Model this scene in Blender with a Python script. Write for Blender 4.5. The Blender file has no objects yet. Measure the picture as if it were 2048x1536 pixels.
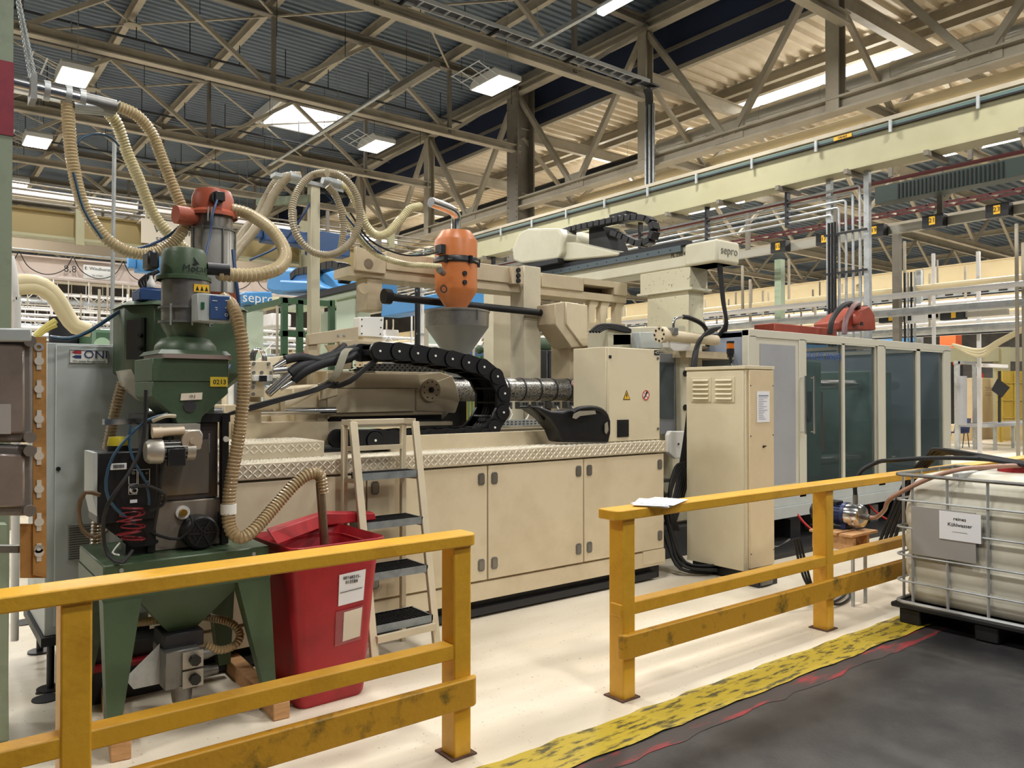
import bpy, bmesh, math, random
from mathutils import Vector, Matrix
random.seed(7)
PI = math.pi
sc = bpy.context.scene
COL = sc.collection
V = Vector
# ------------------------------------------------------------------ camera
FOC, EYE = 1560.0, 1.68                      # focal length in pixels of the 2048 frame, eye height
YAW = math.atan2(2006, 1560); PITCH = math.atan(19/1560)
cam_d = bpy.data.cameras.new('camera'); cam = bpy.data.objects.new('camera', cam_d); COL.objects.link(cam)
cam_d.sensor_width = 36; cam_d.lens = 36*FOC/2048; cam_d.clip_start = .05; cam_d.clip_end = 300
cam.location = (0, 0, EYE); cam.rotation_euler = (PI/2+PITCH, 0, YAW-PI/2)
sc.camera = cam
# ------------------------------------------------------------------ world, lamps, exposure
sc.view_settings.view_transform = 'Standard'; sc.view_settings.look = 'None'
sc.view_settings.gamma = 1; sc.view_settings.use_curve_mapping = False
sc.view_settings.exposure = -0.68
w = bpy.data.worlds.new('hall_air'); sc.world = w; w.use_nodes = True
w.node_tree.nodes['Background'].inputs[0].default_value = (.80, .88, 1, 1)
w.node_tree.nodes['Background'].inputs[1].default_value = .16
LAMP_W, LAMP_W2 = 365, 450                   # watts of one high-bay lamp: machine hall / neighbouring bay
LAMP_COL = (1, .97, .92)
def area(loc, sx, sy, watt, rot=(0, 0, 0), col=LAMP_COL):
    d = bpy.data.lights.new('lamp_light', 'AREA'); d.shape = 'RECTANGLE'; d.size = sx; d.size_y = sy
    d.energy = watt; d.color = col
    o = bpy.data.objects.new('lamp_light', d); COL.objects.link(o); o.location = loc; o.rotation_euler = rot
    return o
# ------------------------------------------------------------------ measuring helper: a pixel of the survey photo on a plane of the hall
_cy, _sy, _cp, _sp = math.cos(YAW), math.sin(YAW), math.cos(PITCH), math.sin(PITCH)
_F = V((_cy*_cp, _sy*_cp, _sp)); _R = V((_sy, -_cy, 0)); _U = V((-_cy*_sp, -_sy*_sp, _cp))
def at(px, py, y=None, x=None, z=None):
    d = _F + _R*((px-1024)/FOC) + _U*((768-py)/FOC)
    t = y/d.y if y is not None else (x/d.x if x is not None else (z-EYE)/d.z)
    return V((0, 0, EYE)) + d*t
# ------------------------------------------------------------------ materials
def srgb(h):
    h = h.lstrip('#'); c = [int(h[i:i+2], 16)/255 for i in (0, 2, 4)]
    return tuple(((v+.055)/1.055)**2.4 if v > .04045 else v/12.92 for v in c)+(1,)
MATS = {}
def mat(name, col, rough=.55, metal=0., col2=None, scale=3., mix=(.45, .75), bump=.0, bscale=60., spec=.5, alpha=1., trans=0., emit=None, estr=0., stretch=None, coat=0.):
    if name in MATS: return MATS[name]
    m = bpy.data.materials.new(name); m.use_nodes = True; nt = m.node_tree; b = nt.nodes['Principled BSDF']
    b.inputs['Base Color'].default_value = srgb(col); b.inputs['Roughness'].default_value = rough
    b.inputs['Metallic'].default_value = metal; b.inputs['Specular IOR Level'].default_value = spec
    b.inputs['Alpha'].default_value = alpha; b.inputs['Transmission Weight'].default_value = trans
    b.inputs['Coat Weight'].default_value = coat
    if emit: b.inputs['Emission Color'].default_value = srgb(emit); b.inputs['Emission Strength'].default_value = estr
    tc = nt.nodes.new('ShaderNodeTexCoord'); src = tc.outputs['Object']
    if stretch:
        mp = nt.nodes.new('ShaderNodeMapping'); mp.inputs['Scale'].default_value = stretch
        nt.links.new(src, mp.inputs[0]); src = mp.outputs[0]
    if col2:
        n = nt.nodes.new('ShaderNodeTexNoise'); n.inputs['Scale'].default_value = scale; n.inputs['Detail'].default_value = 8
        n.inputs['Roughness'].default_value = .65
        r = nt.nodes.new('ShaderNodeMapRange'); r.inputs[1].default_value = mix[0]; r.inputs[2].default_value = mix[1]
        mx = nt.nodes.new('ShaderNodeMix'); mx.data_type = 'RGBA'
        mx.inputs['A'].default_value = srgb(col); mx.inputs['B'].default_value = srgb(col2)
        nt.links.new(src, n.inputs['Vector']); nt.links.new(n.outputs['Fac'], r.inputs[0]); nt.links.new(r.outputs[0], mx.inputs['Factor'])
        nt.links.new(mx.outputs['Result'], b.inputs['Base Color'])
    if bump:
        n2 = nt.nodes.new('ShaderNodeTexNoise'); n2.inputs['Scale'].default_value = bscale; n2.inputs['Detail'].default_value = 3
        bp = nt.nodes.new('ShaderNodeBump'); bp.inputs['Strength'].default_value = bump; bp.inputs['Distance'].default_value = .01
        nt.links.new(src, n2.inputs['Vector']); nt.links.new(n2.outputs['Fac'], bp.inputs['Height']); nt.links.new(bp.outputs[0], b.inputs['Normal'])
    MATS[name] = m; return m
CREAM = mat('machine_cream', '#d6c8ab', .5, col2='#c2b294', scale=1.6, bump=.06, bscale=220)
CREAM_DK = mat('machine_cream_dusty', '#c0b195', .55, col2='#aa9c80', scale=2.5, bump=.05)
CAB = mat('cabinet_cream', '#d9cfb2', .5, col2='#cfc3a6', scale=2., bump=.1, bscale=300)
CHEQ = mat('chequer_plate', '#cabfa8', .5, .15, col2='#b3a68c', scale=4.)
YEL = mat('rail_yellow', '#e0aa30', .4, col2='#c48e24', scale=5., mix=(.5, .8), bump=.25, bscale=35)
YELD = mat('rail_yellow_scuffed', '#c9962a', .5, col2='#5f5223', scale=6., mix=(.54, .68), bump=.35, bscale=30)
RUST = mat('rusty_steel', '#6b5040', .8, .2, col2='#3f3028', scale=20)
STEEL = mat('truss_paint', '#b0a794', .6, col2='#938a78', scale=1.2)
STEEL_DK = mat('truss_paint_dark', '#817a6e', .7, col2='#6a645a', scale=1.2)  # darker tone of the truss paint
DECK = mat('roof_deck_grey', '#6c7884', .5, .1, col2='#586471', scale=.6)
NAVY = mat('monitor_panel_navy', '#2a3550', .7, col2='#222c42', scale=.5)
DECKL = mat('roof_deck_cream', '#dccfb8', .6, col2='#c9b99c', scale=.8)
CRANE = mat('crane_cream', '#aca888', .5, col2='#a09b7a', scale=.7)
CRANE2 = mat('crane_beige', '#e0cfa6', .5, col2='#d2bf95', scale=.7)
GREEN = mat('hopper_green', '#44573f', .42, col2='#394b37', scale=3., bump=.08)
GREEN_L = mat('frame_green', '#45684c', .5)
SAGE = mat('column_sage', '#8a9680', .6, col2='#6d7762', scale=4)
ALU = mat('galvanised', '#b4b8b9', .4, .4, col2='#94989a', scale=8)
CHROME = mat('chrome', '#dadada', .16, 1.)
IRON = mat('grey_iron', '#7f7f7c', .45, .6, col2='#5f5f5d', scale=6)
DARKM = mat('dark_metal', '#2b2c30', .5, .3)
BLACK = mat('black_plastic', '#121316', .42)
RUBBER = mat('black_rubber', '#0f1012', .6)
WHITE = mat('white_plastic', '#e8e8e4', .5)
PAPER = mat('paper', '#eceef2', .85)
ORANGE = mat('hopper_orange', '#cb7a44', .38, col2='#b96a38', scale=5)
TERRA = mat('loader_terracotta', '#b25a42', .42, col2='#9d4c36', scale=5)
RED = mat('bin_red', '#a81f2a', .45, col2='#8a1620', scale=5., bump=.06)
REDT = mat('red_paint', '#99402b', .5, col2='#7d3120', scale=4)
BLUE = mat('control_blue', '#26487c', .45)
BLUE_L = mat('robot_blue', '#4a90cc', .4)
GREYC = mat('cabinet_grey', '#b3b9b8', .45, col2='#a5abaa', scale=2., bump=.08, bscale=300)
GREYB = mat('guard_blue_grey', '#8a93a3', .5)
GREYP = mat('guard_panel_grey', '#9d9fa3', .5, col2='#92949a', scale=2)
FRAME = mat('guard_frame_ivory', '#c9c6b6', .45)
HOSE = mat('hose_beige', '#c4b28c', .35, col2='#ab9770', scale=8., coat=.3)
HOSE_B = mat('hose_amber', '#a08a66', .32, col2='#86704c', scale=8., coat=.4)
WOOD = mat('pallet_wood', '#c79a6b', .75, col2='#a67a4e', scale=4., stretch=(1, 12, 12), bump=.1)
def glass(name, col, rough=.05, alpha=.35):
    return mat(name, col, rough, 0, spec=.6, alpha=alpha)
GLASS_T = glass('tinted_glass', '#3e4c4b', .05, .5)
# ------------------------------------------------------------------ mesh builder
ORG = {}
class MB:
    def __init__(s): s.v = []; s.f = []; s.sm = []
    def add(s, vs, fs, smooth=False):
        k = len(s.v); s.v += [V(p) for p in vs]; s.f += [tuple(i+k for i in f) for f in fs]; s.sm += [smooth]*len(fs); return s
    def box(s, x0, x1, y0, y1, z0, z1):
        return s.add([(x, y, z) for x in (x0, x1) for y in (y0, y1) for z in (z0, z1)],
                     [(0, 1, 3, 2), (4, 6, 7, 5), (0, 4, 5, 1), (2, 3, 7, 6), (0, 2, 6, 4), (1, 5, 7, 3)])
    def hexa(s, b, t):              # bottom ring and top ring of four points each
        return s.add(list(b)+list(t), [(3, 2, 1, 0), (4, 5, 6, 7)]+[(i, (i+1) % 4, (i+1) % 4+4, i+4) for i in range(4)])
    def beam(s, a, b, w, h, up=(0, 0, 1)):
        a, b, up = V(a), V(b), V(up); d = (b-a).normalized()
        r = d.cross(up)
        if r.length < 1e-4: r = d.cross(V((1, 0, 0)))
        r.normalize(); u = r.cross(d).normalized()
        q = [(-w/2, -h/2), (w/2, -h/2), (w/2, h/2), (-w/2, h/2)]
        return s.hexa([a+r*i+u*j for i, j in q], [b+r*i+u*j for i, j in q])
    def ibeam(s, a, b, w, h, t=.02, up=(0, 0, 1)):
        a, b = V(a), V(b); d = (b-a).normalized(); r = d.cross(V(up)).normalized(); u = r.cross(d).normalized()
        s.beam(a+u*(h/2-t/2), b+u*(h/2-t/2), w, t, up); s.beam(a-u*(h/2-t/2), b-u*(h/2-t/2), w, t, up)
        return s.beam(a, b, t, h-2*t, up)
    def frame_of(s, d):
        d = d.normalized(); r = d.cross(V((0, 0, 1)))
        if r.length < 1e-3: r = d.cross(V((0, 1, 0)))
        r.normalize(); return r, r.cross(d).normalized()
    def cyl(s, a, b, r, n=16, r2=None, caps=True):
        a, b = V(a), V(b); r2 = r if r2 is None else r2; e, u = s.frame_of(b-a)
        ring = lambda c, q: [c+(e*math.cos(2*PI*i/n)+u*math.sin(2*PI*i/n))*q for i in range(n)]
        s.add(ring(a, r)+ring(b, r2), [(i, (i+1) % n, n+(i+1) % n, n+i) for i in range(n)], True)
        if caps: s.add(ring(a, r), [tuple(range(n))[::-1]]); s.add(ring(b, r2), [tuple(range(n))])
        return s
    def tube(s, pts, r, n=8, caps=True, closed=False):
        pts = [V(p) for p in pts]; m = len(pts); rings = []; e = None
        for i, p in enumerate(pts):
            if closed: t = pts[(i+1) % m]-pts[i-1]
            else: t = pts[min(i+1, m-1)]-pts[max(i-1, 0)]
            if t.length < 1e-9: t = V((0, 0, 1))
            t.normalize()
            if e is None: e, _ = s.frame_of(t)
            e = (e-t*e.dot(t))
            if e.length < 1e-6: e, _ = s.frame_of(t)
            e.normalize(); u = t.cross(e); q = r[i] if isinstance(r, (list, tuple)) else r
            rings += [p+(e*math.cos(2*PI*j/n)+u*math.sin(2*PI*j/n))*q for j in range(n)]
        fs = [(i*n+j, i*n+(j+1) % n, ((i+1) % m)*n+(j+1) % n, ((i+1) % m)*n+j) for i in range(m if closed else m-1) for j in range(n)]
        s.add(rings, fs, True)
        if caps and not closed: s.add(rings[:n], [tuple(range(n))[::-1]]); s.add(rings[-n:], [tuple(range(n))])
        return s
    def lathe(s, c, prof, n=24, axis='z', a0=0, a1=2*PI):
        c = V(c); full = abs(a1-a0-2*PI) < 1e-6; k = n if full else n+1; vs = []
        for r, h in prof:
            for i in range(k):
                a = a0+(a1-a0)*i/n; p, q = r*math.cos(a), r*math.sin(a)
                vs.append(c+(V((p, q, h)) if axis == 'z' else V((p, h, q)) if axis == 'y' else V((h, p, q))))
        fs = [(j*k+i, j*k+(i+1) % k, (j+1)*k+(i+1) % k, (j+1)*k+i) for j in range(len(prof)-1) for i in range(n)]
        return s.add(vs, fs, True)
    def prism(s, poly, axis, a, b):   # poly of 2-D points, extruded along axis from a to b
        f = {'y': lambda p, t: (p[0], t, p[1]), 'x': lambda p, t: (t, p[0], p[1]), 'z': lambda p, t: (p[0], p[1], t)}[axis]
        n = len(poly)
        s.add([f(p, a) for p in poly]+[f(p, b) for p in poly],
              [tuple(range(n))[::-1], tuple(range(n, 2*n))]+[(i, (i+1) % n, n+(i+1) % n, n+i) for i in range(n)])
        return s
    def sphere(s, c, r, n=12, sz=1):
        m = n//2
        return s.lathe(c, [(max(1e-4, r*math.sin(PI*j/m)), -r*sz*math.cos(PI*j/m)) for j in range(m+1)], n)
    def build(s, name, m, parent=None, bevel=0, seg=1, ang=40, origin=None):
        me = bpy.data.meshes.new(name)
        if parent is not None: org = ORG[parent.name]
        elif origin is not None: org = V(origin)
        else:
            xs = [p.x for p in s.v]; ys = [p.y for p in s.v]; org = V(((min(xs)+max(xs))/2, (min(ys)+max(ys))/2, min(p.z for p in s.v)))
        me.from_pydata([p-org for p in s.v], [], s.f); me.polygons.foreach_set('use_smooth', s.sm)
        bm = bmesh.new(); bm.from_mesh(me); bmesh.ops.remove_doubles(bm, verts=bm.verts, dist=1e-5)
        bmesh.ops.recalc_face_normals(bm, faces=bm.faces); bm.to_mesh(me); bm.free()
        me.set_sharp_from_angle(angle=math.radians(ang))
        me.materials.append(m)
        o = bpy.data.objects.new(name, me); COL.objects.link(o)
        if parent is not None: o.parent = parent
        else: o.location = org
        if bevel:
            md = o.modifiers.new('bevel', 'BEVEL'); md.width = bevel; md.segments = seg; md.limit_method = 'ANGLE'; md.angle_limit = math.radians(35)
        ORG[o.name] = org; return o
def tag(o, label=None, cat=None, group=None, kind=None):
    for k, x in (('label', label), ('category', cat), ('group', group), ('kind', kind)):
        if x: o[k] = x
    return o
def thing(name, label, cat, loc, group=None):
    o = bpy.data.objects.new(name, None); COL.objects.link(o); o.location = loc; ORG[o.name] = V(loc); o.empty_display_size = .1
    return tag(o, label, cat, group)
def struct(o): o['kind'] = 'structure'; return o
def B(*a): return MB().box(*a)
def smooth_path(pts, step=.03):
    pts = [V(p) for p in pts]; P = [pts[0]*2-pts[1]]+pts+[pts[-1]*2-pts[-2]]; out = []
    for i in range(1, len(P)-2):
        p0, p1, p2, p3 = P[i-1:i+3]; n = max(2, int((p2-p1).length/step))
        for k in range(n):
            t = k/n; out.append(.5*((2*p1)+(p2-p0)*t+(2*p0-5*p1+4*p2-p3)*t*t+(3*p1-p0-3*p2+p3)*t**3))
    out.append(pts[-1]); return out
def resample(p, step):
    out = [p[0].copy()]; need = step
    for a, b in zip(p, p[1:]):
        L = (b-a).length; d = need
        while d <= L: out.append(a.lerp(b, d/L)); d += step
        need = d-L
    return out
def hose_mb(pts, r, pitch=.018, n=12):
    p = resample(smooth_path(pts, .01), pitch/3); return MB().tube(p, [(r, r*.93, r*.82)[i % 3] for i in range(len(p))], n)
def cable_mb(pts, r, n=7, step=.05, mb=None): return (mb or MB()).tube(smooth_path(pts, step), r, n)
def text(name, s, size, loc, m, parent, face='-y', align='CENTER', ext=.001, sx=1):
    c = bpy.data.curves.new(name, 'FONT'); c.body = s; c.size = size; c.align_x = align; c.align_y = 'CENTER'; c.extrude = ext; c.resolution_u = 2
    f = bpy.data.objects.new('type', c); COL.objects.link(f); bpy.context.view_layer.update()
    me = bpy.data.meshes.new_from_object(f.evaluated_get(bpy.context.evaluated_depsgraph_get())); bpy.data.objects.remove(f)
    me.name = name; me.materials.clear(); me.materials.append(m)
    o = bpy.data.objects.new(name, me); COL.objects.link(o)
    o.rotation_euler = {'-y': (PI/2, 0, 0), '-x': (PI/2, 0, -PI/2)}[face]; o.scale.x = sx
    if parent is not None: o.parent = parent; o.location = V(loc)-ORG[parent.name]
    else: o.location = loc
    return o
def copy_thing(root, loc, label=None, rot=None):
    r = root.copy(); COL.objects.link(r); r.location = loc; ORG[r.name] = V(loc)
    if rot: r.rotation_euler = rot
    if label: r['label'] = label
    for ch in list(root.children):
        c = ch.copy(); COL.objects.link(c); c.parent = r
        for g in list(ch.children):
            d = g.copy(); COL.objects.link(d); d.parent = c
    return r
def inst(src, loc, parent, rot=None, scale=None):
    o = src.copy(); COL.objects.link(o); o.parent = parent; o.location = V(loc)-ORG[parent.name]
    if rot: o.rotation_euler = rot
    if scale: o.scale = scale
    return o
# ================================================================== THE HALL
def floor_mat():
    m = bpy.data.materials.new('floor_screed'); m.use_nodes = True; nt = m.node_tree; b = nt.nodes['Principled BSDF']
    b.inputs['Roughness'].default_value = .42
    tc = nt.nodes.new('ShaderNodeTexCoord')
    mp = nt.nodes.new('ShaderNodeMapping'); mp.inputs['Scale'].default_value = (.5, 2.2, 1)
    n = nt.nodes.new('ShaderNodeTexNoise'); n.inputs['Scale'].default_value = 1.2; n.inputs['Detail'].default_value = 9
    n2 = nt.nodes.new('ShaderNodeTexNoise'); n2.inputs['Scale'].default_value = 45; n2.inputs['Detail'].default_value = 2
    r = nt.nodes.new('ShaderNodeValToRGB'); r.color_ramp.elements[0].position = .35; r.color_ramp.elements[0].color = srgb('#d6cbb6')
    r.color_ramp.elements[1].position = .62; r.color_ramp.elements[1].color = srgb('#e9e0cd')
    r2 = nt.nodes.new('ShaderNodeValToRGB'); r2.color_ramp.elements[0].position = .27; r2.color_ramp.elements[0].color = (.25, .23, .2, 1)
    r2.color_ramp.elements[1].position = .33; r2.color_ramp.elements[1].color = (1, 1, 1, 1)
    mx = nt.nodes.new('ShaderNodeMix'); mx.data_type = 'RGBA'; mx.blend_type = 'MULTIPLY'; mx.inputs['Factor'].default_value = .6
    L = nt.links.new
    L(tc.outputs['Object'], mp.inputs[0]); L(mp.outputs[0], n.inputs['Vector']); L(tc.outputs['Object'], n2.inputs['Vector'])
    L(n.outputs['Fac'], r.inputs[0]); L(n2.outputs['Fac'], r2.inputs[0]); L(r.outputs[0], mx.inputs['A']); L(r2.outputs[0], mx.inputs['B'])
    L(mx.outputs['Result'], b.inputs['Base Color'])
    return m
def paint_mat(name, base, under, lo, hi, scale=6, stretch=(1, 1, 1), rough=.5):
    return mat(name, base, rough, col2=under, scale=scale, mix=(lo, hi), stretch=stretch, bump=.1, bscale=50)
FLOOR = floor_mat()
AISLE = paint_mat('aisle_asphalt', '#29292b', '#4a4947', .42, .75, 2.2, rough=.42)
STRIPE = paint_mat('stripe_yellow', '#b7a02e', '#4e4722', .50, .60, 6, (1, 4, 1))
REDP = paint_mat('stripe_red', '#38302f', '#8e252c', .52, .62, 2.2, (1, 5, 1))
struct(B(-14, 70, 2.73, 66, -.1, 0).build('floor', FLOOR, origin=(0, 0, 0)))
struct(B(-14, 70, -14, 2.73, -.1, -.006).build('floor_aisle', AISLE, origin=(0, 0, 0)))
def ragged(y0, y1, z, name, m, x0=-6, x1=40, step=.12, j=.02):
    vs = []; x = x0; n = 0
    while x < x1:
        vs += [(x, y0+random.uniform(-j, j), z), (x, y1+random.uniform(-j, j), z)]; n += 1; x += step*(1 if x < 9 else 5)
    fs = [(2*i, 2*i+2, 2*i+3, 2*i+1) for i in range(n-1)]
    return struct(MB().add(vs, fs).build(name, m, origin=(0, 0, 0)))
ragged(2.62, 2.87, .002, 'trim_1', STRIPE, j=.012)
ragged(2.50, 2.62, -.004, 'trim_2', REDP)
# dark metal discs let into the floor
for i, (px, py, r) in enumerate(((92, 1398, .07), (50, 1245, .09), (79, 1387, .02))):
    p = at(px, py, z=0)
    tag(MB().cyl((p.x, p.y, 0), (p.x, p.y, .006), r, 20).build('floor_cover', DARKM),
        ('round black floor cover near the yellow rail', 'round black floor cover beside the grey cabinet', 'small dark floor plug left of the yellow post')[i], 'cover')
# --- roof: dark corrugated deck, purlins, trusses
def corrugated(name, m, x0, x1, y0, y1, z, pitch, depth):
    vs = []; fs = []; y = y0; k = 0
    while y < y1:
        for dy, dz in ((0, 0), (.3, 0), (.42, depth), (.88, depth)):
            vs += [(x0, y+dy*pitch, z+dz), (x1, y+dy*pitch, z+dz)]; k += 1
        y += pitch
    fs = [(2*i, 2*i+1, 2*i+3, 2*i+2) for i in range(k-1)]
    return struct(MB().add(vs, fs).build(name, m, origin=(0, 0, 0), ang=10))
corrugated('ceiling', DECK, -14, 14.4, -14, 62, 10.75, .22, .045)
corrugated('ceiling_far', DECKL, 14.5, 25.5, -14, 62, 9.5, .33, .09)
corrugated('ceiling_farther', DECK, 25.5, 60, -14, 62, 9.6, .33, .08)
struct(B(14.40, 14.46, -14, 62, 9.45, 11.2).build('wall_monitor', NAVY, origin=(0, 0, 0)))
struct(B(14.34, 14.42, -14, 62, 9.86, 9.94).build('trim_3', STEEL_DK, origin=(0, 0, 0)))
struct(B(14.38, 14.5, -14, 62, 9.34, 9.44).build('trim_4', STEEL, origin=(0, 0, 0)))
PURL = [-13.0, -10.5, -8.1, -5.6, -3.2, -.8, 1.67, 4.12, 6.57, 9.0, 11.35]
pur = thing('roof_purlin', 'dull beige steel purlins crossing under the dark roof deck', 'roof steelwork', (0, 0, 10.4)); pur['kind'] = 'structure'
for x in PURL: MB().ibeam((x, -14, 10.6), (x, 62, 10.6), .14, .26, .02).build('purlin', STEEL, pur)
MB().beam((13.7, -14, 10.5), (13.7, 62, 10.5), .22, .2).build('purlin', STEEL_DK, pur)
for y in (15.1, 20.0, 24.8, 30, 10.0, 35):
    for x in (4.12, 11.35):
        pass
TR = [12.4, 17.3, 22.1, 27, 31.9, 36.8, 41.7, 46.6, 2.7, 7.55]
def truss(y):
    t = thing('roof_truss', 'beige lattice roof truss carried across the hall', 'truss', (0, y, 8.5)); t['kind'] = 'structure'
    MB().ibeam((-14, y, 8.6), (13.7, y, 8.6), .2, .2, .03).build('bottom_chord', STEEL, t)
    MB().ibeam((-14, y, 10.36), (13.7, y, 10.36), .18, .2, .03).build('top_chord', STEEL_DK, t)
    xs = PURL+[13.7]
    for i, x in enumerate(xs):
        if i % 2 == 0:
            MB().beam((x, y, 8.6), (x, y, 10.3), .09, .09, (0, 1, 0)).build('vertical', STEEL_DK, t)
            if i+1 < len(xs): MB().beam((x+.1, y-.03, 8.68), (xs[i+1], y-.03, 10.3), .09, .1, (0, 1, 0)).build('diagonal', STEEL, t)
            if i: MB().beam((x-.1, y+.03, 8.68), (xs[i-1], y+.03, 10.3), .09, .1, (0, 1, 0)).build('diagonal', STEEL, t)
    return t
for y in TR: truss(y)
# cross bracing in the roof plane with its star-shaped gusset plates
br = thing('roof_bracing', 'thin crossed bracing rods below the dark deck', 'bracing', (0, 0, 10.2)); br['kind'] = 'structure'
for k, (y0, y1) in enumerate(((12.4, 17.3), (17.3, 22.1), (22.1, 27.), (7.55, 12.4), (27, 31.9))):
    for x0, x1 in ((1.67, 6.57), (6.57, 11.35), (-3.2, 1.67)):
        if (k+int(x0)) % 2 and x0 > 6: continue
        MB().beam((x0, y0, 10.3), (x1, y1, 10.3), .045, .035).build('brace', STEEL, br)
        MB().beam((x0, y1, 10.28), (x1, y0, 10.28), .045, .035).build('brace', STEEL, br)
        xm, ym = (x0+x1)/2, (y0+y1)/2
        MB().cyl((xm, ym, 10.24), (xm, ym, 10.26), .2, 8).build('gusset', STEEL, br)
# small dark sprinkler pipe rods under the deck
sp = thing('sprinkler_pipe', 'thin dark sprinkler pipes running under the roof deck', 'pipe', (0, 0, 10)); sp['kind'] = 'structure'
for y in (14.9, 19.7, 24.6, 29.5):
    MB().cyl((-10, y, 9.95), (13.6, y, 9.95), .03, 6).build('pipe', DARKM, sp)
    m = MB()
    for i in range(20): m.cyl((-9+i*1.2, y, 9.95), (-9+i*1.2, y, 10.7), .012, 5, caps=False)
    for i in range(14): m.cyl((-8.4+i*1.65, y+1.9, 9.6), (-8.4+i*1.65, y+1.9, 10.7), .008, 4, caps=False)
    tag(m.build('hanger', DARKM, sp), kind='stuff')
# --- the lattice girder that carries the trusses, with posts
gd = thing('lattice_girder', 'long beige lattice girder with posts and crossed diagonals over the crane beam', 'girder', (13.7, 0, 7)); gd['kind'] = 'structure'
MB().ibeam((13.7, -14, 7.05), (13.7, 62, 7.05), .3, .28, .04).build('bottom_chord', STEEL, gd)
MB().ibeam((13.7, -14, 10.28), (13.7, 62, 10.28), .26, .2, .03).build('top_chord', STEEL, gd)
ys = [-7, -2.1, 2.8, 7.75, 12.5, 17.4, 22.1, 27, 31.9, 36.8, 41.7, 46.6]
for i, y in enumerate(ys):
    if i in (5, 9): continue
    MB().ibeam((13.7, y, 6.95), (13.7, y, 10.2), .26, .26, .03, (1, 0, 0)).build('post', STEEL, gd)
for i in range(len(ys)-1):
    m = (ys[i]+ys[i+1])/2
    MB().beam((13.7, m-.12, 7.15), (13.7, ys[i]+.1, 10.1), .12, .13, (1, 0, 0)).build('diagonal', STEEL, gd)
    MB().beam((13.7, m+.12, 7.15), (13.7, ys[i+1]-.1, 10.1), .12, .13, (1, 0, 0)).build('diagonal', STEEL, gd)
    MB().box(13.66, 13.74, m-.35, m+.35, 7.0, 7.4).build('gusset_plate', STEEL, gd)
def column(y, x=13.85, lab=None):
    t = thing('column', lab, 'column', (x, y, 0)); t['kind'] = 'structure'
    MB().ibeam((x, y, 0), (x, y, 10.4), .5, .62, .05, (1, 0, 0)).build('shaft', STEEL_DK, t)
    m = MB()
    for k in range(64):
        for s in (-1, 1): m.cyl((x-.33, y+.19*s, .3+k*.155), (x-.30, y+.19*s, .3+k*.155), .018, 6)
    tag(m.build('rivet', STEEL_DK, t), kind='stuff')
for y in (17.4, 36.8): column(y, lab='riveted steel column in dusty beige behind the crane beam' if y < 20 else 'second riveted steel column farther down the hall')
# --- light roof of the neighbouring bay: purlins and rafters
lp = thing('purlin_row', 'cream purlins under the bright corrugated roof of the neighbouring bay', 'roof steelwork', (14.6, 0, 9.3)); lp['kind'] = 'structure'
for x in (16.6, 17.1, 19.0, 21.4, 23.8, 26.2, 28.6, 31, 36, 41, 46): MB().ibeam((x, -14, 9.38), (x, 62, 9.38), .14, .24, .02).build('purlin', STEEL, lp)
for y in ys:
    MB().ibeam((13.8, y, 9.1), (59, y, 9.1), .16, .32, .02).build('rafter', STEEL, lp)
    MB().ibeam((13.8, y, 7.3), (59, y, 7.3), .16, .2, .02).build('lower_rafter', STEEL, lp)
    for k in range(11):
        MB().beam((13.9+k*4, y, 9), (15.9+k*4, y, 7.4), .09, .1, (0, 1, 0)).build('strut', STEEL, lp)
        MB().beam((15.9+k*4, y, 7.4), (17.9+k*4, y, 9), .09, .1, (0, 1, 0)).build('strut', STEEL, lp)
# --- ventilation duct and dark pipe
def duct(x, z, r, y0, y1, nm, lab, m):
    t = thing(nm, lab, 'duct', (x, y0, z-r)); t['kind'] = 'structure'
    MB().cyl((x, y0, z), (x, y1, z), r, 24).build('pipe', m, t)
    s = MB(); y = y0+1
    while y < y1: s.cyl((x, y, z), (x, y+.03, z), r*1.04, 24); y += 1.5
    tag(s.build('seam', m, t), kind='stuff')
    return t
SILV = mat('duct_silver', '#d6d4cc', .25, .6)
d1 = duct(15.5, 8.05, .24, -10, 13.6, 'silver_duct', 'large shiny silver air duct under the bright roof', SILV)
MB().cyl((15.5, 12.6, 8.05), (15.5, 12.9, 8.05), .29, 24).build('collar', SILV, d1)
duct(15.5, 8.0, .13, 13.6, 40, 'lagged_pipe', 'black lagged pipe continuing from the silver duct', DARKM)
for i, (x, z, r) in enumerate(((16.1, 7.55, .11), (16.6, 7.45, .08), (15.9, 7.2, .07), (17.2, 7.9, .1))):
    struct(MB().cyl((x, -10, z), (x, 60, z), r, 10).build('ceiling_pipe', SILV if i % 2 else CRANE2, origin=(x, 0, z)))
# --- closing walls far away
WALLF = mat('far_wall', '#74706c', .8, col2='#4a4847', scale=.6)
struct(B(-14, 70, 62, 62.2, 0, 11.3).build('wall_back', WALLF, origin=(0, 62, 0)))
struct(B(60, 60.2, -14, 62, 0, 9.7).build('wall_right', WALLF, origin=(60, 0, 0)))
struct(B(-14.2, -14, -14, 62, 0, 11.3).build('wall_left', WALLF, origin=(-14, 0, 0)))
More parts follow.
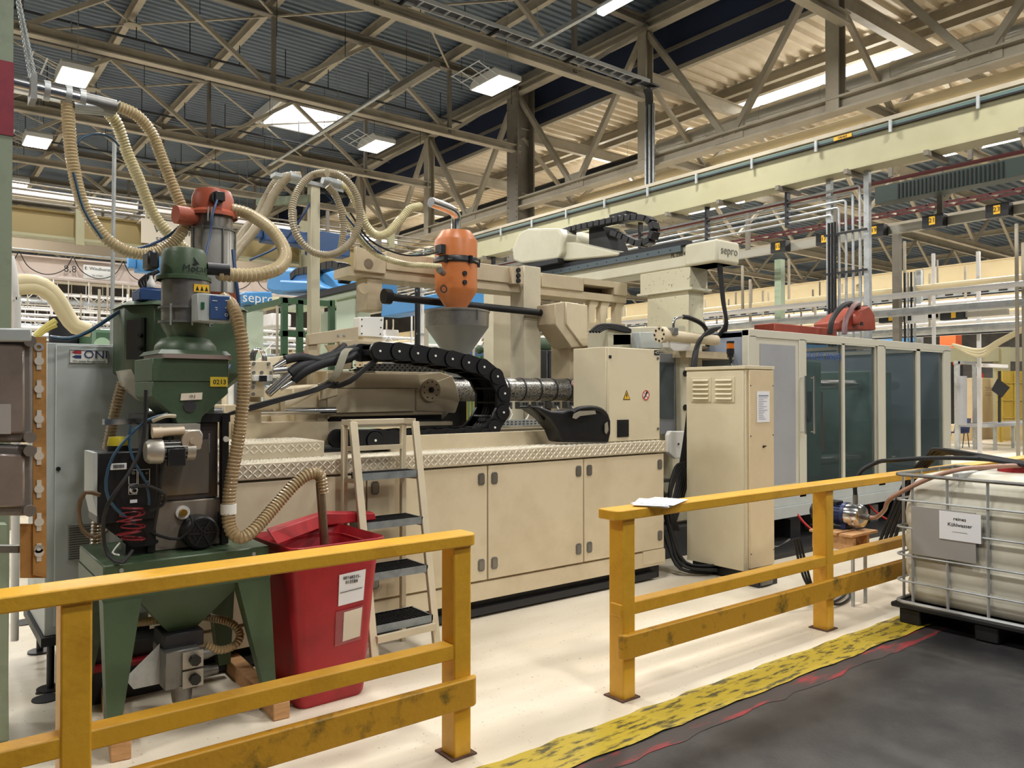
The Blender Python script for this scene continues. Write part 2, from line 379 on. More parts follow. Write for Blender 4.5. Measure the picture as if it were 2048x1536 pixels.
# --- crane runway beam
def crane(x, z0, h, y0, y1, nm, lab, m, extra=True):
    t = thing(nm, lab, 'crane beam', (x, (y0+y1)/2, z0)); t['kind'] = 'structure'
    MB().box(x-.1, x-.04, y0, y1, z0+.03, z0+h-.03).build('web', m, t)
    MB().box(x-.16, x+.2, y0, y1, z0, z0+.035).build('lower_flange', m, t)
    MB().box(x-.12, x+.2, y0, y1, z0+h-.03, z0+h).build('upper_flange', m, t)
    if extra:
        MB().box(x-.15, x-.11, y0, y1, z0+h-.06, z0+h-.015).build('conductor_rail', mat('teal_strip', '#4f6663', .5), t)
        MB().box(x-.15, x-.11, y0, y1, z0+h-.085, z0+h-.062).build('rubber_strip', BLACK, t)
        MB().box(x-.12, x+.0, y0, y1, z0+h+.03, z0+h+.09).build('crane_rail', STEEL, t)
    return t
c1 = crane(11.2, 5.0, .56, -4, 40, 'crane_beam', 'wide cream crane runway beam passing over the machine', CRANE)
y = 2.6; c = 0
while y < 24:                                # brackets under and clips on the runway beam
    MB().box(10.95, 11.6, y-.03, y+.03, 4.93, 5.0).build('bracket', STEEL_DK, c1)
    MB().box(11.02, 11.05, y+.5, y+.54, 5.40, 5.57).build('clip', ALU, c1)
    y += 1.15
pl = B(11.035, 11.05, 6.0, 6.28, 5.49, 5.545).build('name_strip', YEL, c1)
text('lettering', 'VAHLE', .05, (11.03, 6.14, 5.517), BLACK, pl, '-x')
crane(22, 4.62, .48, -4, 60, 'crane_beam', 'beige crane runway beam of the neighbouring bay', CRANE2, False)
crane(24.5, 4.3, .4, -4, 60, 'crane_beam', 'lower beige crane beam behind the white pipes', CRANE2, False)
crane(34, 4.9, .6, -4, 60, 'crane_beam', 'distant beige crane beam far behind the guard housing', CRANE2, False)
# --- lamps
LAMPW = mat('lamp_glow', '#ffffff', .5, emit='#fff8ec', estr=16)
def lamp(x, y, z, lab):
    t = thing('high_bay_lamp', lab, 'lamp', (x, y, z), 'high-bay lamps under the roof')
    MB().prism([(y-.5, z), (y+.5, z), (y+.5, z+.1), (y+.35, z+.2), (y-.35, z+.2), (y-.5, z+.1)], 'x', x-.28, x+.28).build('housing', WHITE, t)
    for k in (-1, 1): B(x-.25, x+.25, y+k*.24-.22, y+k*.24+.22, z-.012, z+.002).build('lamp_window', LAMPW, t)
    g = MB()
    for k in range(4): g.beam((x-.3, y-.45+.3*k, z+.02), (x-.75, y-.45+.3*k, z+.16), .03, .01)
    g.beam((x-.52, y-.5, z+.09), (x-.52, y+.5, z+.09), .03, .01).beam((x-.75, y-.5, z+.16), (x-.75, y+.5, z+.16), .03, .01)
    g.build('raised_flap', ALU, t)
    h = MB()
    for k in (-.4, .4): h.cyl((x, y+k, z+.2), (x, y+k, 10.77), .006, 4)
    h.build('hanger', ALU, t)
    return t
vis = {(2.6, 17.5): 'glaring high-bay lamp above the silver hose manifold', (2.55, 22.6): 'warm high-bay lamp by the left column',
       (9.45, 12.7): 'high-bay lamp below the cable ladder, nearest of the row', (9.4, 17.7): 'high-bay lamp second in the row beyond the cable ladder'}
for (x, y), lab in vis.items(): lamp(x, y, 7.95, lab)
for x in (-4.2, 2.6, 9.4):
    for y in (-6.5, -1.5, 3.2, 8.0, 12.7, 17.6, 22.6, 27.6, 33, 39, 46):
        if x < 0 and y < 0: continue
        area((x, y, 7.9), .5, .9, LAMP_W)
        if y > 24 : lamp(x, y, 7.95, 'distant high-bay lamp far down the hall')
for x in (16.8, 24, 31, 39, 50):
    for y in (-2, 6, 14, 22, 31, 42):
        area((x, y, 6.6), .6, 1.6, LAMP_W2)
# added point lights and glowing battens that brighten the neighbouring bay's roof
for x in (17.8, 23.5):
    for y in (1, 9, 18, 28, 40):
        d = bpy.data.lights.new('roof_fill_light', 'POINT'); d.energy = 260; d.color = (1, .97, .9); d.shadow_soft_size = .25
        o = bpy.data.objects.new('roof_fill_light', d); COL.objects.link(o); o.location = (x, y, 8.15)
        t = thing('roof_fill_batten', 'added white batten that brightens the cream roof of the neighbouring bay', 'lamp', (x, y, 8.3), 'added battens brightening the neighbouring bay roof')
        B(x-.08, x+.08, y-1.2, y+1.2, 8.5, 8.56).build('tube_light', LAMPW, t); B(x-.12, x+.12, y-1.25, y+1.25, 8.56, 8.66).build('housing', WHITE, t)
        for k in (-1, 1): MB().cyl((x, y+k, 8.66), (x, y+k, 9.6), .006, 5).build('hanger', ALU, t)
# fluorescent batten line on a trunking, seen at the top
bt = thing('fluorescent_batten', 'white fluorescent batten on a trunking rail near the top of the picture', 'lamp', (9.5, 10, 8.3))
MB().box(9.44, 9.52, 7.0, 11.6, 8.35, 8.42).build('trunking', ALU, bt)
MB().box(9.42, 9.56, 7.0, 9.7, 8.26, 8.34).build('tube_light', LAMPW, bt)
bt2 = thing('dead_batten', 'unlit grey batten hanging left of the nearest high-bay lamp', 'lamp', (9.0, 13.9, 8.2))
MB().box(8.2, 8.28, 13.2, 22.0, 8.25, 8.29).build('trunking', ALU, bt2); MB().box(8.17, 8.31, 13.0, 14.8, 8.12, 8.24).build('housing', STEEL_DK, bt2)
for yy in (13.3, 17.5, 21.8): MB().cyl((8.24, yy, 8.24), (8.24, yy, 10.77), .006, 5).build('hanger', ALU, bt2)
for yy in (7.3, 9.4, 11.4): MB().cyl((9.48, yy, 8.42), (9.48, yy, 10.77), .006, 5).build('hanger', ALU, bt)
# skylights cut as bright shafts in the deck
SKY = mat('skylight_glow', '#ffffff', .5, emit='#eef4ff', estr=5)
for i, (x0, x1, y0, y1) in enumerate(((8.9, 11.0, 22.6, 24.9), (6.2, 9.6, 40.5, 43.5))):
    t = thing('window_%d' % (i+1), ('bright roof skylight behind the second truss', 'far roof skylight above the terracotta loader')[i], 'skylight', (x0, y0, 10.7)); t['kind'] = 'structure'
    B(x0, x1, y0, y1, 10.70, 10.72).build('pane', SKY, t)
    MB().box(x0-.08, x0, y0-.08, y1+.08, 10.45, 10.74).box(x1, x1+.08, y0-.08, y1+.08, 10.45, 10.74).box(x0, x1, y0-.08, y0, 10.45, 10.74).box(x0, x1, y1, y1+.08, 10.45, 10.74).build('frame', WHITE, t)
for i, (x0, x1, y0, y1) in enumerate(((17.3, 18.9, 8.2, 13.5), (21.6, 23.6, 4, 9), (24.2, 26, 13, 17))):
    t = thing('window_%d' % (i+3), 'bright skylight strip in the cream roof of the neighbouring bay', 'skylight', (x0, y0, 9.5)); t['kind'] = 'structure'
    B(x0, x1, y0, y1, 9.50, 9.52).build('pane', SKY, t)
# cable ladder along the first visible truss, turning down the girder post
cl = thing('cable_ladder', 'galvanised cable ladder running along the nearest roof truss', 'cable ladder', (10, 12.15, 8.7))
for yy in (12.0, 12.28): MB().box(-4, 13.3, yy-.012, yy+.012, 8.74, 8.82).build('side_rail', mat('zinc_light', '#cfd2d3', .4, .15), cl)
m = MB()
for k in range(60): m.box(-4+k*.29, -3.96+k*.29, 12.0, 12.28, 8.75, 8.78)
tag(m.build('rung', ALU, cl), kind='stuff')
m = MB()
for k in range(5): m.tube(smooth_path([(-4, 12.05+k*.045, 8.80), (5, 12.05+k*.045, 8.79), (13.0, 12.05+k*.045, 8.80), (13.35, 12.05+k*.045, 8.65), (13.45, 12.05+k*.045, 8.2), (13.45, 12.05+k*.045, 6.0)], .3), .022, 6)
m.build('cable', mat('cable_slate', '#4a4c50', .5), cl)
for k in range(7):
    MB().beam((1+k*2, 12.0, 8.72), (1+k*2, 12.4, 8.72), .05, .05).build('bracket', DARKM, cl)
vl = thing('cable_riser', 'bundle of galvanised risers dropping down the girder post', 'pipe', (13.4, 12.2, 6))
for k in range(3): MB().cyl((13.42, 12.0+k*.12, 5.6), (13.42, 12.0+k*.12, 8.3), .03, 8).build('pipe', ALU, vl)
# ================================================================== GUARD RAILS
def guard_rail(nm, lab, x_end, side, posts, x0, x1, zt):
    t = thing(nm, lab, 'guard rail', (x_end, 3.05, 0))
    for x in posts:
        MB().box(x-.048, x+.048, 3.0, 3.11, 0, zt-.05).build('post', YEL, t, bevel=.008, seg=2)
        MB().box(x-.07, x+.07, 2.985, 3.13, 0, .008).build('base_plate', RUST, t)
    a, b = x0, x1
    ep = []
    def bar(z0, z1, y0, y1, aa, bb, name, m, rnd):
        r = .045; pts = [(aa, y0), (bb, y0), (bb, y1), (aa, y1)]
        if rnd > 0: pts = [(aa, y0)]+[(bb-r+r*math.sin(q), y0+r-r*math.cos(q)) for q in [i*PI/12 for i in range(7)]]+[(bb, y1), (aa, y1)]
        if rnd < 0: pts = [(aa, y1)]+[(aa+r-r*math.cos(q), y0+r-r*math.sin(q)) for q in [i*PI/12 for i in range(7)]]+[(bb, y0), (bb, y1)]
        MB().prism(pts, 'z', z0, z1).build(name, m, t, bevel=.006, seg=2)
    bar(zt-.055, zt, 2.975, 3.12, a, b, 'top_rail', YEL, side)
    bar(.455, .525, 3.006, 3.09, a+(.06 if side < 0 else 0), b-(.06 if side > 0 else 0), 'middle_rail', YEL, 0)
    bar(.24, .37, 2.955, 3.0, a+(0.03 if side < 0 else 0), b-(0.005 if side > 0 else 0), 'kick_rail', YELD, side)
    return t
guard_rail('guard_rail', 'yellow steel guard rail in front of the red bin and green stand', 2.04, 1, (2.045, .465, -1.2), -2.5, 2.115, 1.028)
guard_rail('guard_rail', 'yellow steel guard rail running from the gap to the water tank', 3.15, -1, (3.15, 5.2, 7.25, 9.3), 3.03, 10.6, 1.045)
# sheets of paper on the right rail
pp = thing('paper_stack', 'loose white sheets lying on the right guard rail', 'paper', (3.42, 3.03, 1.046))
for k, (dx, dy, a) in enumerate(((0, 0, .5), (.03, .02, .3), (-.02, .01, .62), (.05, -.01, .42))):
    c, s = math.cos(a), math.sin(a); P = lambda u, v, h: (3.42+dx+u*c-v*s, 3.04+dy+u*s+v*c, h)
    z = 1.047+k*.003
    MB().hexa([P(-.15, -.1, z), P(.15, -.1, z-.002), P(.15, .1, z), P(-.15, .1, z)], [P(-.15, -.1, z+.002), P(.15, -.1, z), P(.15, .1, z+.002), P(-.15, .1, z+.004)]).build('sheet', PAPER, pp)
# ================================================================== INJECTION MACHINE BED
bed = thing('machine_bed', 'long cream machine bed with locker doors and chequer plate deck', 'machine', (3.5, 5.4, 0))
XB0, XB1, YB, YBK = 1.25, 5.46, 4.75, 7.6
B(XB0, XB1-.02, YB+.03, YBK, .14, 1.14).build('body', CREAM, bed)
B(XB0, XB1, YB+.08, YBK, 0, .14).build('plinth', mat('plinth_black', '#17181a', .5), bed)
MB().box(XB0, XB1-.1, YB+.02, YB+.1, .02, .075).build('floor_channel', DARKM, bed)
B(XB0, XB1, YB+.002, YB+.04, .135, .268).build('skirt', CREAM, bed, bevel=.003)
B(XB1-.3, XB1-.02, YB-.005, YB+.03, .16, .28).build('jack_pad', CREAM, bed)
seams = [1.26, 1.46, 2.454, 3.46, 4.445, 5.44]
for i in range(len(seams)-1):
    a, b = seams[i]+.006, seams[i+1]-.006
    d = B(a, b, YB-.004, YB+.026, .285, 1.135).build('door', CREAM, bed, bevel=.004, seg=2)
    for x in (a+.055, b-.055):
        for z in (.40, 1.04):
            if x < 2.3: continue
            MB().prism([(x-.03+.06*u, z-.045+.09*v) for u, v in ((.2, 0), (.8, 0), (1, .15), (1, .85), (.8, 1), (.2, 1), (0, .85), (0, .15))], 'y', YB-.009, YB-.003).build('latch', IRON, d)
            MB().box(x-.02, x+.02, YB-.012, YB-.008, z-.03, z+.03).build('latch', mat('latch_steel', '#8d8a84', .35, .8), d)
# chequer plate: real raised lozenges
def chequer(name, parent, face, a0, a1, b0, b1, c, pitch=.055):
    m = MB(); i = 0; u = a0+.03
    while u < a1-.02:
        v = b0+.02; j = 0
        while v < b1-.015:
            s = 1 if (i+j) % 2 else -1; du, dv = .017, .017*s; w = .005
            q = [(u-du, v-dv), (u+w, v-w*s), (u+du, v+dv), (u-w, v+w*s)]
            if face == 'y': m.add([(p[0], c, p[1]) for p in q]+[(u, c-.006, v)], [(0, 1, 4), (1, 2, 4), (2, 3, 4), (3, 0, 4)])
            else: m.add([(p[0], p[1], c) for p in q]+[(u, v, c+.006)], [(0, 1, 4), (1, 2, 4), (2, 3, 4), (3, 0, 4)])
            v += pitch/2; j += 1
        u += pitch/2*1.1; i += 1
    return tag(m.build(name, mat('chequer_relief_light', '#e2dac6', .4, .15), parent), kind='stuff')  # relief contrast put into the colour: lozenges lighter than their plate
B(XB0, XB1, YB-.015, 5.3, 1.15, 1.252).build('deck_plate', CHEQ, bed, bevel=.006, seg=2)
chequer('tread_pattern', bed, 'y', 1.3, XB1, 1.155, 1.25, YB-.0155)
chequer('tread_pattern', bed, 'z', 1.3, XB1, YB, 5.0, 1.2525)
B(XB0, 2.25, 4.97, 6.0, 1.252, 1.36).build('deck_step', CHEQ, bed, bevel=.005)
chequer('tread_pattern', bed, 'y', 1.3, 2.25, 1.285, 1.355, 4.9695)
chequer('tread_pattern', bed, 'z', 1.3, 2.25, 5.0, 5.6, 1.3605, .07)
B(XB0, 5.3, 5.3, 7.4, 1.15, 1.255).build('slide_bed', DARKM, bed)
for y in (5.62, 7.0): B(XB0, 5.3, y, y+.13, 1.25, 1.30).build('slide_rail', CHROME, bed)
B(2.9, 4.6, 5.45, 5.5, 1.255, 1.33).build('guide_bar', ALU, bed)
# beige chain trough with a rounded end
tp = [(4.83, 1.235)]+[(4.83, 1.365), (2.88, 1.365)]+[(2.88-.05*math.sin(q), 1.315+.05*math.cos(q)) for q in [i*PI/10 for i in range(1, 6)]]+[(2.83, 1.235)]
MB().prism(tp, 'y', 5.1, 5.14).build('chain_trough', CREAM, bed, bevel=.004)
B(2.9, 4.83, 5.14, 5.5, 1.252, 1.27).build('chain_trough_floor', CREAM, bed)
# ================================================================== SWITCH BOX ON THE BED
cb = thing('switch_cabinet', 'cream switch cabinet with warning stickers standing on the machine deck', 'cabinet', (5.1, 5.0, 1.25))
B(4.787, 5.447, 4.83, 5.25, 1.253, 2.085).build('body', CAB, cb, bevel=.004)
B(4.79, 5.444, 4.80, 4.828, 1.262, 2.08).build('door', CAB, cb, bevel=.005, seg=2)
B(4.89, 5.03, 4.792, 4.80, 1.30, 1.45).build('vent_filter', BLACK, cb)
m = MB()
for k in range(12): m.box(4.90, 5.02, 4.789, 4.793, 1.308+k*.0115, 1.312+k*.0115)
tag(m.build('filter_slat', DARKM, cb), kind='stuff')
B(4.79, 4.82, 4.795, 4.80, 1.985, 2.01).build('hinge', BLACK, cb)
for z in (1.36, 2.0): MB().cyl((5.415, 4.80, z), (5.415, 4.79, z), .012, 12).build('lock', IRON, cb)
lb = B(5.37, 5.435, 4.794, 4.80, 2.03, 2.075).build('name_plate', BLACK, cb); text('lettering', '+CT', .032, (5.402, 4.793, 2.052), WHITE, lb)
SY = mat('sticker_yellow', '#e8b62c', .5)
RD = mat('sign_red', '#c03030', .5)
m = MB().prism([(4.965, 1.625), (5.055, 1.625), (5.01, 1.71)], 'y', 4.7975, 4.80).build('warning_sticker', BLACK, cb)
MB().prism([(4.975, 1.631), (5.045, 1.631), (5.01, 1.698)], 'y', 4.7965, 4.7985).build('triangle', SY, m)
MB().prism([(5.013, 1.688), (4.998, 1.66), (5.008, 1.66), (5.004, 1.636), (5.02, 1.666), (5.011, 1.666), (5.018, 1.688)], 'y', 4.7955, 4.797).build('bolt_symbol', BLACK, m)
def ring(mb, c, r0, r1, y0, n=28):
    vs = []; 
    for i in range(n):
        a = 2*PI*i/n
        for r, y in ((r0, y0), (r1, y0), (r1, y0+.002), (r0, y0+.002)): vs.append((c[0]+r*math.cos(a), y, c[1]+r*math.sin(a)))
    return mb.add(vs, [(i*4+k, i*4+(k+1) % 4, ((i+1) % n)*4+(k+1) % 4, ((i+1) % n)*4+k) for i in range(n) for k in range(4)])
m = MB().cyl((5.255, 4.80, 1.665), (5.255, 4.7975, 1.665), .046, 28).build('prohibition_sticker', WHITE, cb)
ring(MB(), (5.255, 1.665), .037, .046, 4.7955).beam((5.225, 4.7965, 1.695), (5.285, 4.7965, 1.635), .006, .002, (0, 1, 0)).build('red_ring', RD, m)
MB().beam((5.235, 4.797, 1.64), (5.262, 4.797, 1.68), .014, .001, (0, 1, 0)).cyl((5.266, 4.7972, 1.686), (5.266, 4.7962, 1.686), .012, 10).build('hand_symbol', BLACK, m)
# ================================================================== TALL CABINET
tc = thing('tall_cabinet', 'tall cream electrical cabinet with louvres and an amber beacon behind the yellow rail', 'cabinet', (6.1, 4.55, 0))
B(5.9, 6.31, 4.205, 4.86, .10, 1.90).build('body', CAB, tc, bevel=.004)
B(5.94, 6.31, 4.24, 4.83, 0, .1).build('plinth', DARKM, tc)
B(5.885, 5.90, 4.215, 4.855, .10, 1.885).build('side_panel', CAB, tc, bevel=.003)
B(5.88, 6.33, 4.19, 4.87, 1.90, 1.93).build('top_plate', CAB, tc, bevel=.003)
B(5.935, 6.305, 4.185, 4.203, .12, 1.89).build('door', mat('door_cream_warm', '#dcc9a6', .5, col2='#d2be9a', scale=2), tc, bevel=.003)
for k, yy in enumerate((4.42, 4.68)):
    lv = B(5.878, 5.886, yy-.115, yy+.115, 1.60, 1.83).build('louvre_panel', CAB, tc, bevel=.002)
    for j in range(5): MB().prism([(5.88, 1.625+j*.042), (5.862, 1.628+j*.042), (5.88, 1.648+j*.042)], 'y', yy-.09, yy+.09).build('louvre_slat', CAB, lv)
m = MB()
for z in (.25, .75, 1.3, 1.75):
    for x in (5.95, 6.29): m.cyl((x, 4.186, z), (x, 4.182, z), .006, 8)
tag(m.build('screw', DARKM, tc), kind='stuff')
MB().cyl((6.14, 4.19, 1.20), (6.14, 4.178, 1.20), .011, 10).beam((6.12, 4.175, 1.20), (6.17, 4.175, 1.205), .008, .008, (0, 1, 0)).build('key_lock', BLACK, tc)
sh = B(6.04, 6.23, 4.179, 4.183, 1.42, 1.70).build('notice_sheet', PAPER, tc)
m = MB().box(6.06, 6.21, 4.1775, 4.179, 1.655, 1.665)
for j in range(13): m.box(6.06, 6.06+random.uniform(.05, .14), 4.1775, 4.179, 1.64-j*.016, 1.643-j*.016)
tag(m.build('printed_lines', mat('print_grey', '#8088a0', .8), sh), kind='stuff')
# beacon
q = at(1461, 728, x=6.1); bx, by = 6.1, q.y
MB().lathe((bx, by, 1.93), [(.045, 0), (.04, .01), (.018, .03), (.016, .08), (.03, .09), (.03, .12)], 16).build('beacon_foot', BLACK, tc)
MB().cyl((bx, by, 2.05), (bx, by, 2.10), .036, 16).build('beacon_base', BLACK, tc)
MB().cyl((bx, by, 2.10), (bx, by, 2.15), .034, 16).build('beacon_lens', mat('amber_lens', '#c96a1e', .2, coat=.5), tc)
MB().cyl((bx, by, 2.15), (bx, by, 2.17), .036, 16).build('beacon_cap', BLACK, tc)
st = thing('cable_entry_box', 'dark metal cable entry box on the floor before the tall cabinet', 'box', (6.2, 3.95, 0))
MB().box(5.82, 6.1, 4.02, 4.19, .0, .1).build('body', DARKM, st, bevel=.004); MB().box(5.84, 6.0, 4.0, 4.02, .02, .08).build('cover', IRON, st)
# ================================================================== CLAMP GUARD HOUSING
YH = 5.0; HX0, HX1, HZ0, HZ1 = 7.1, 11.93, .5, 2.37
hs = thing('guard_housing', 'long grey guard housing with sliding glazed doors over the clamp unit', 'machine housing', (9.5, 6, 0))
for xx in (HX0, 8.7, 10.3, HX1-.06): B(xx, xx+.06, YH+.1, YH+2.6, HZ1-.08, HZ1-.03).build('roof_bar', FRAME, hs)
B(HX0, HX0+.04, YH+.02, YH+2.6, .55, HZ1-.01).build('end_panel', GREYB, hs)
B(HX1-.04, HX1, YH+.02, YH+2.6, .55, HZ1-.01).build('end_panel', GREYB, hs)
B(HX0, HX1, YH+2.55, YH+2.6, .3, HZ1-.06).build('rear_panel', GREYP, hs)
B(HX0, HX1, YH, YH+.1, 2.285, HZ1).build('top_frame', FRAME, hs, bevel=.004)
def hx(px): return at(px, 800, y=YH).x
for a, b in ((1497, 1513), (1599, 1612), (1757, 1770), (1889, 1902)):
    B(hx(a), hx(b), YH, YH+.08, .5, 2.30).build('mullion', FRAME, hs, bevel=.003)
B(hx(1513), hx(1599), YH+.01, YH+.05, .62, 2.285).build('solid_door', FRAME, hs, bevel=.003)
B(hx(1521), hx(1592), YH+.005, YH+.02, .68, 2.22).build('grey_panel', GREYP, hs)
B(hx(1512), hx(1902), YH+.0, YH+.1, .42, .56).build('sill', GREYC, hs, bevel=.003)
B(hx(1512), hx(1902), YH-.03, YH+.02, .30, .42).build('lower_panel', GREYC, hs)
def gdoor(a, b, m0, m1, nm, z0=.56, z1=2.285, fr=.035, yo=.0):
    xa, xb = hx(a), hx(b)
    d = MB(); d.box(xa, xa+fr, YH+yo, YH+.05+yo, z0, z1).box(xb-fr, xb, YH+yo, YH+.05+yo, z0, z1).box(xa, xb, YH+yo, YH+.05+yo, z0, z0+fr*1.2).box(xa, xb, YH+yo, YH+.05+yo, z1-fr*1.2, z1)
    d.box(hx(m0), hx(m1), YH+yo, YH+.05+yo, z0, z1)
    o = d.build(nm, FRAME, hs)
    for u, v in ((xa+fr, hx(m0)), (hx(m1), xb-fr)):
        B(u, v, YH+.02+yo, YH+.028+yo, z0+fr, z1-fr).build('glass_pane', GLASS_T, o)
    return o
d1 = gdoor(1612, 1752, 1685, 1690, 'sliding_door', fr=.012); gdoor(1770, 1889, 1834, 1841, 'sliding_door', fr=.02)
for x in (hx(1601), hx(1619)):
    MB().cyl((x, YH-.06, 1.22), (x, YH-.06, 1.88), .014, 10).cyl((x, YH, 1.24), (x, YH-.06, 1.24), .01, 8).cyl((x, YH, 1.86), (x, YH-.06, 1.86), .01, 8).build('pull_handle', CHROME, hs)
text('maker_lettering', 'KRAUSS MAFFEI', .115, (hx(1650), YH+.015, 2.115), mat('logo_blue', '#3f62a5', .5), hs, sx=.98)
# clamp unit seen dim through the glass: platen blocks, tie bars, mould
cu = thing('clamp_unit', 'dark clamp unit and tie bars standing inside the glazed housing', 'machine', (9.4, 6.2, 0))
TEAL = mat('machine_teal', '#7a9a92', .5, col2='#56726c', scale=3)
B(8.9, 9.35, 5.5, 6.9, .45, 2.1).build('platen', TEAL, cu, bevel=.02); B(10.6, 11.2, 5.5, 6.9, .45, 2.0).build('platen', TEAL, cu, bevel=.02)
for y in (5.65, 6.75):
    for z in (.8, 1.8): MB().cyl((7.3, y, z), (11.6, y, z), .07, 14).build('tie_bar', CHROME, cu)
B(9.352, 9.8, 5.75, 6.65, .9, 1.7).build('mould_half', mat('mould_orange', '#a34d34', .5), cu)
cable_mb([(8.5, 5.4, 2.1), (8.55, 5.35, 1.6), (8.8, 5.35, 1.35), (8.9, 5.4, 1.7)], .03, mb=MB()).build('hose', RUBBER, cu)
B(7.3, 11.7, 5.3, 7.4, .0, .62).build('base_frame', DARKM, cu)
B(7.4, 11.6, 7.0, 7.3, .62, 1.2).build('rear_block', TEAL, cu)
# ================================================================== IBC WATER TANK
TX0, TX1, TY0, TY1 = 5.80, 6.80, 1.62, 2.80
PLAST = mat('tank_plastic', '#d6d3c4', .4, col2='#c2bda6', scale=1.5, spec=.4)
tk = thing('water_tank', 'white caged water tank on a black plastic pallet at the right edge', 'tank', (6.3, 2.2, 0))
def rrect(x0, x1, y0, y1, r, n=5):
    o = []
    for cx, cy, a in ((x1-r, y1-r, 0), (x0+r, y1-r, 90), (x0+r, y0+r, 180), (x1-r, y0+r, 270)):
        for i in range(n+1): q = math.radians(a+90*i/n); o.append((cx+r*math.cos(q), cy+r*math.sin(q)))
    return o
vs = []; fs = []
prof = [(.10, .15), (.035, .17), (.012, .22), (.012, .30), (.02, .325), (.004, .36), (.0, .42), (.004, .48), (.02, .505), (.004, .54), (0, .6), (.004, .67), (.018, .70), (.004, .73), (0, .80), (.01, .88), (.02, .91), (.03, .97), (.05, 1.03), (.09, 1.08), (.2, 1.11), (.35, 1.12)]
k = None
for ins, z in prof:
    rr = rrect(TX0+ins, TX1-ins, TY0+ins, TY1-ins, max(.05, .12-ins*.2)); k = len(rr); vs += [(x, y, z) for x, y in rr]
for j in range(len(prof)-1): fs += [(j*k+i, j*k+(i+1) % k, (j+1)*k+(i+1) % k, (j+1)*k+i) for i in range(k)]
fs.append(tuple(range((len(prof)-1)*k, len(prof)*k)))
MB().add(vs, fs, True).build('bottle', PLAST, tk, ang=60)
PB = mat('pallet_black', '#17181a', .6)
pb = MB()
for y in (TY0+.05, (TY0+TY1)/2, TY1-.08): pb.box(TX0-.02, TX1+.02, y-.075, y+.075, .0, .11)
pb.box(TX0-.04, TX1+.04, TY0-.03, TY1+.05, .11, .145).build('pallet', PB, tk, bevel=.008)
cg = MB(); X0, X1, Y0, Y1 = TX0-.015, TX1+.015, TY0-.015, TY1+.015
ZH = (.155, .31, .50, .70, .90, 1.085)
def hoop(z, r=.009): 
    o = rrect(X0-.01, X1+.01, Y0-.01, Y1+.01, .07); return MB().tube([(x, y, z) for x, y in o], r, 7, closed=True)
for z in ZH: hoop(z, .014 if z in (.155, 1.085) else .008).build('hoop_bar', IRON if z > 1 else ALU, tk)
for y in (Y1-.12, Y1-.36, Y1-.62, Y1-.86, Y0+.08): MB().cyl((X0-.004, y, .15), (X0-.004, y, 1.09), .010, 7).build('upright_bar', ALU, tk)
for x in (X0+.12, X0+.4, X0+.7, X1-.1): MB().cyl((x, Y1+.004, .15), (x, Y1+.004, 1.09), .010, 7).build('upright_bar', ALU, tk)
B(X0-.022, X0-.014, Y1-.55, Y1-.125, .52, .865).build('sign_plate', mat('plate_grey', '#9c9a96', .5), tk)
sg = B(X0-.027, X0-.022, 2.23, 2.50, .66, .855).build('paper_sign', PAPER, tk)
text('lettering', 'reines', .034, (X0-.028, 2.365, .81), BLACK, sg, '-x'); text('lettering', 'Kühlwasser', .034, (X0-.028, 2.365, .768), BLACK, sg, '-x')
text('lettering', '______________', .014, (X0-.028, 2.365, .725), BLACK, sg, '-x')
MB().cyl((6.3, 2.2, 1.12), (6.3, 2.2, 1.17), .12, 20).build('filler_cap', RED, tk)
m = MB()
for y in (1.95, 2.4): m.box(X0, X1, y-.02, y+.02, 1.09, 1.12)
m.build('top_strap', ALU, tk)

dt = thing('dark_floor_plate', 'black floor plate with dark blocks, added for the darkness under the guard housing', 'tray', (9, 5, 0))  # black plate and blocks added for the darkness under the housing
B(6.75, 12.0, 4.62, 5.32, .0, .03).build('dark_plate', mat('floor_shade_black', '#1b1b1c', .5), dt); B(6.75, 12.0, 4.60, 4.62, 0, .05).build('dark_plate_edge', MATS['floor_shade_black'], dt)
for k in range(7): B(7.4+k*.6, 7.6+k*.6, 5.1, 5.3, .03, .2+.04*(k % 3)).build('dark_block', DARKM if k % 2 else IRON, dt)
# ================================================================== helpers that take survey pixels at a real depth
def PY(pts, y): return [(at(p[0], p[1], y=y).x, at(p[0], p[1], y=y).z) for p in pts]
def HP(pts): return [at(p[0], p[1], y=p[2]) for p in pts]
def plate(pts, y, d, name, m, parent, **k): return MB().prism(PY(pts, y), 'y', y, y+d).build(name, m, parent, **k)
def cylY(px, py, r, y0, y1, n=20, mb=None):        # round thing facing the aisle
    p = at(px, py, y=y0); return (mb or MB()).cyl((p.x, y0, p.z), (p.x, y1, p.z), r, n)
STAIN = mat('stainless', '#98948e', .32, .75, col2='#7b7772', scale=6)
# ================================================================== GREEN STAND WITH BLENDER
wb = []
for i, (q0, q1) in enumerate((((240, 1512), (218, 1395)), ((556, 1432), (470, 1345)))):
    a, b = at(*q0, z=0), at(*q1, z=0); d = (b-a).normalized()
    a -= d*.06; b += d*.5 if i == 0 else d*.12
    tag(MB().beam(a+V((0, 0, .045)), b+V((0, 0, .045)), .085, .088).build('wooden_beam', WOOD, bevel=.004),
        ('rough timber beam under the left feet of the green stand', 'rough timber beam under the right feet of the green stand')[i], 'timber')
st = thing('green_stand', 'green steel stand on timber beams with a funnel between its tapered legs', 'stand', (1.15, 4.3, .09))
x0, x1, yf, yb, zt = .725, 1.508, 4.0, 4.62, .885
B(x0, x1, yf, yb, .80, zt).build('table_top', GREEN, st, bevel=.006)
B(x0-.004, x1+.004, yf-.004, yb+.004, .72, .80).build('apron', GREEN, st)
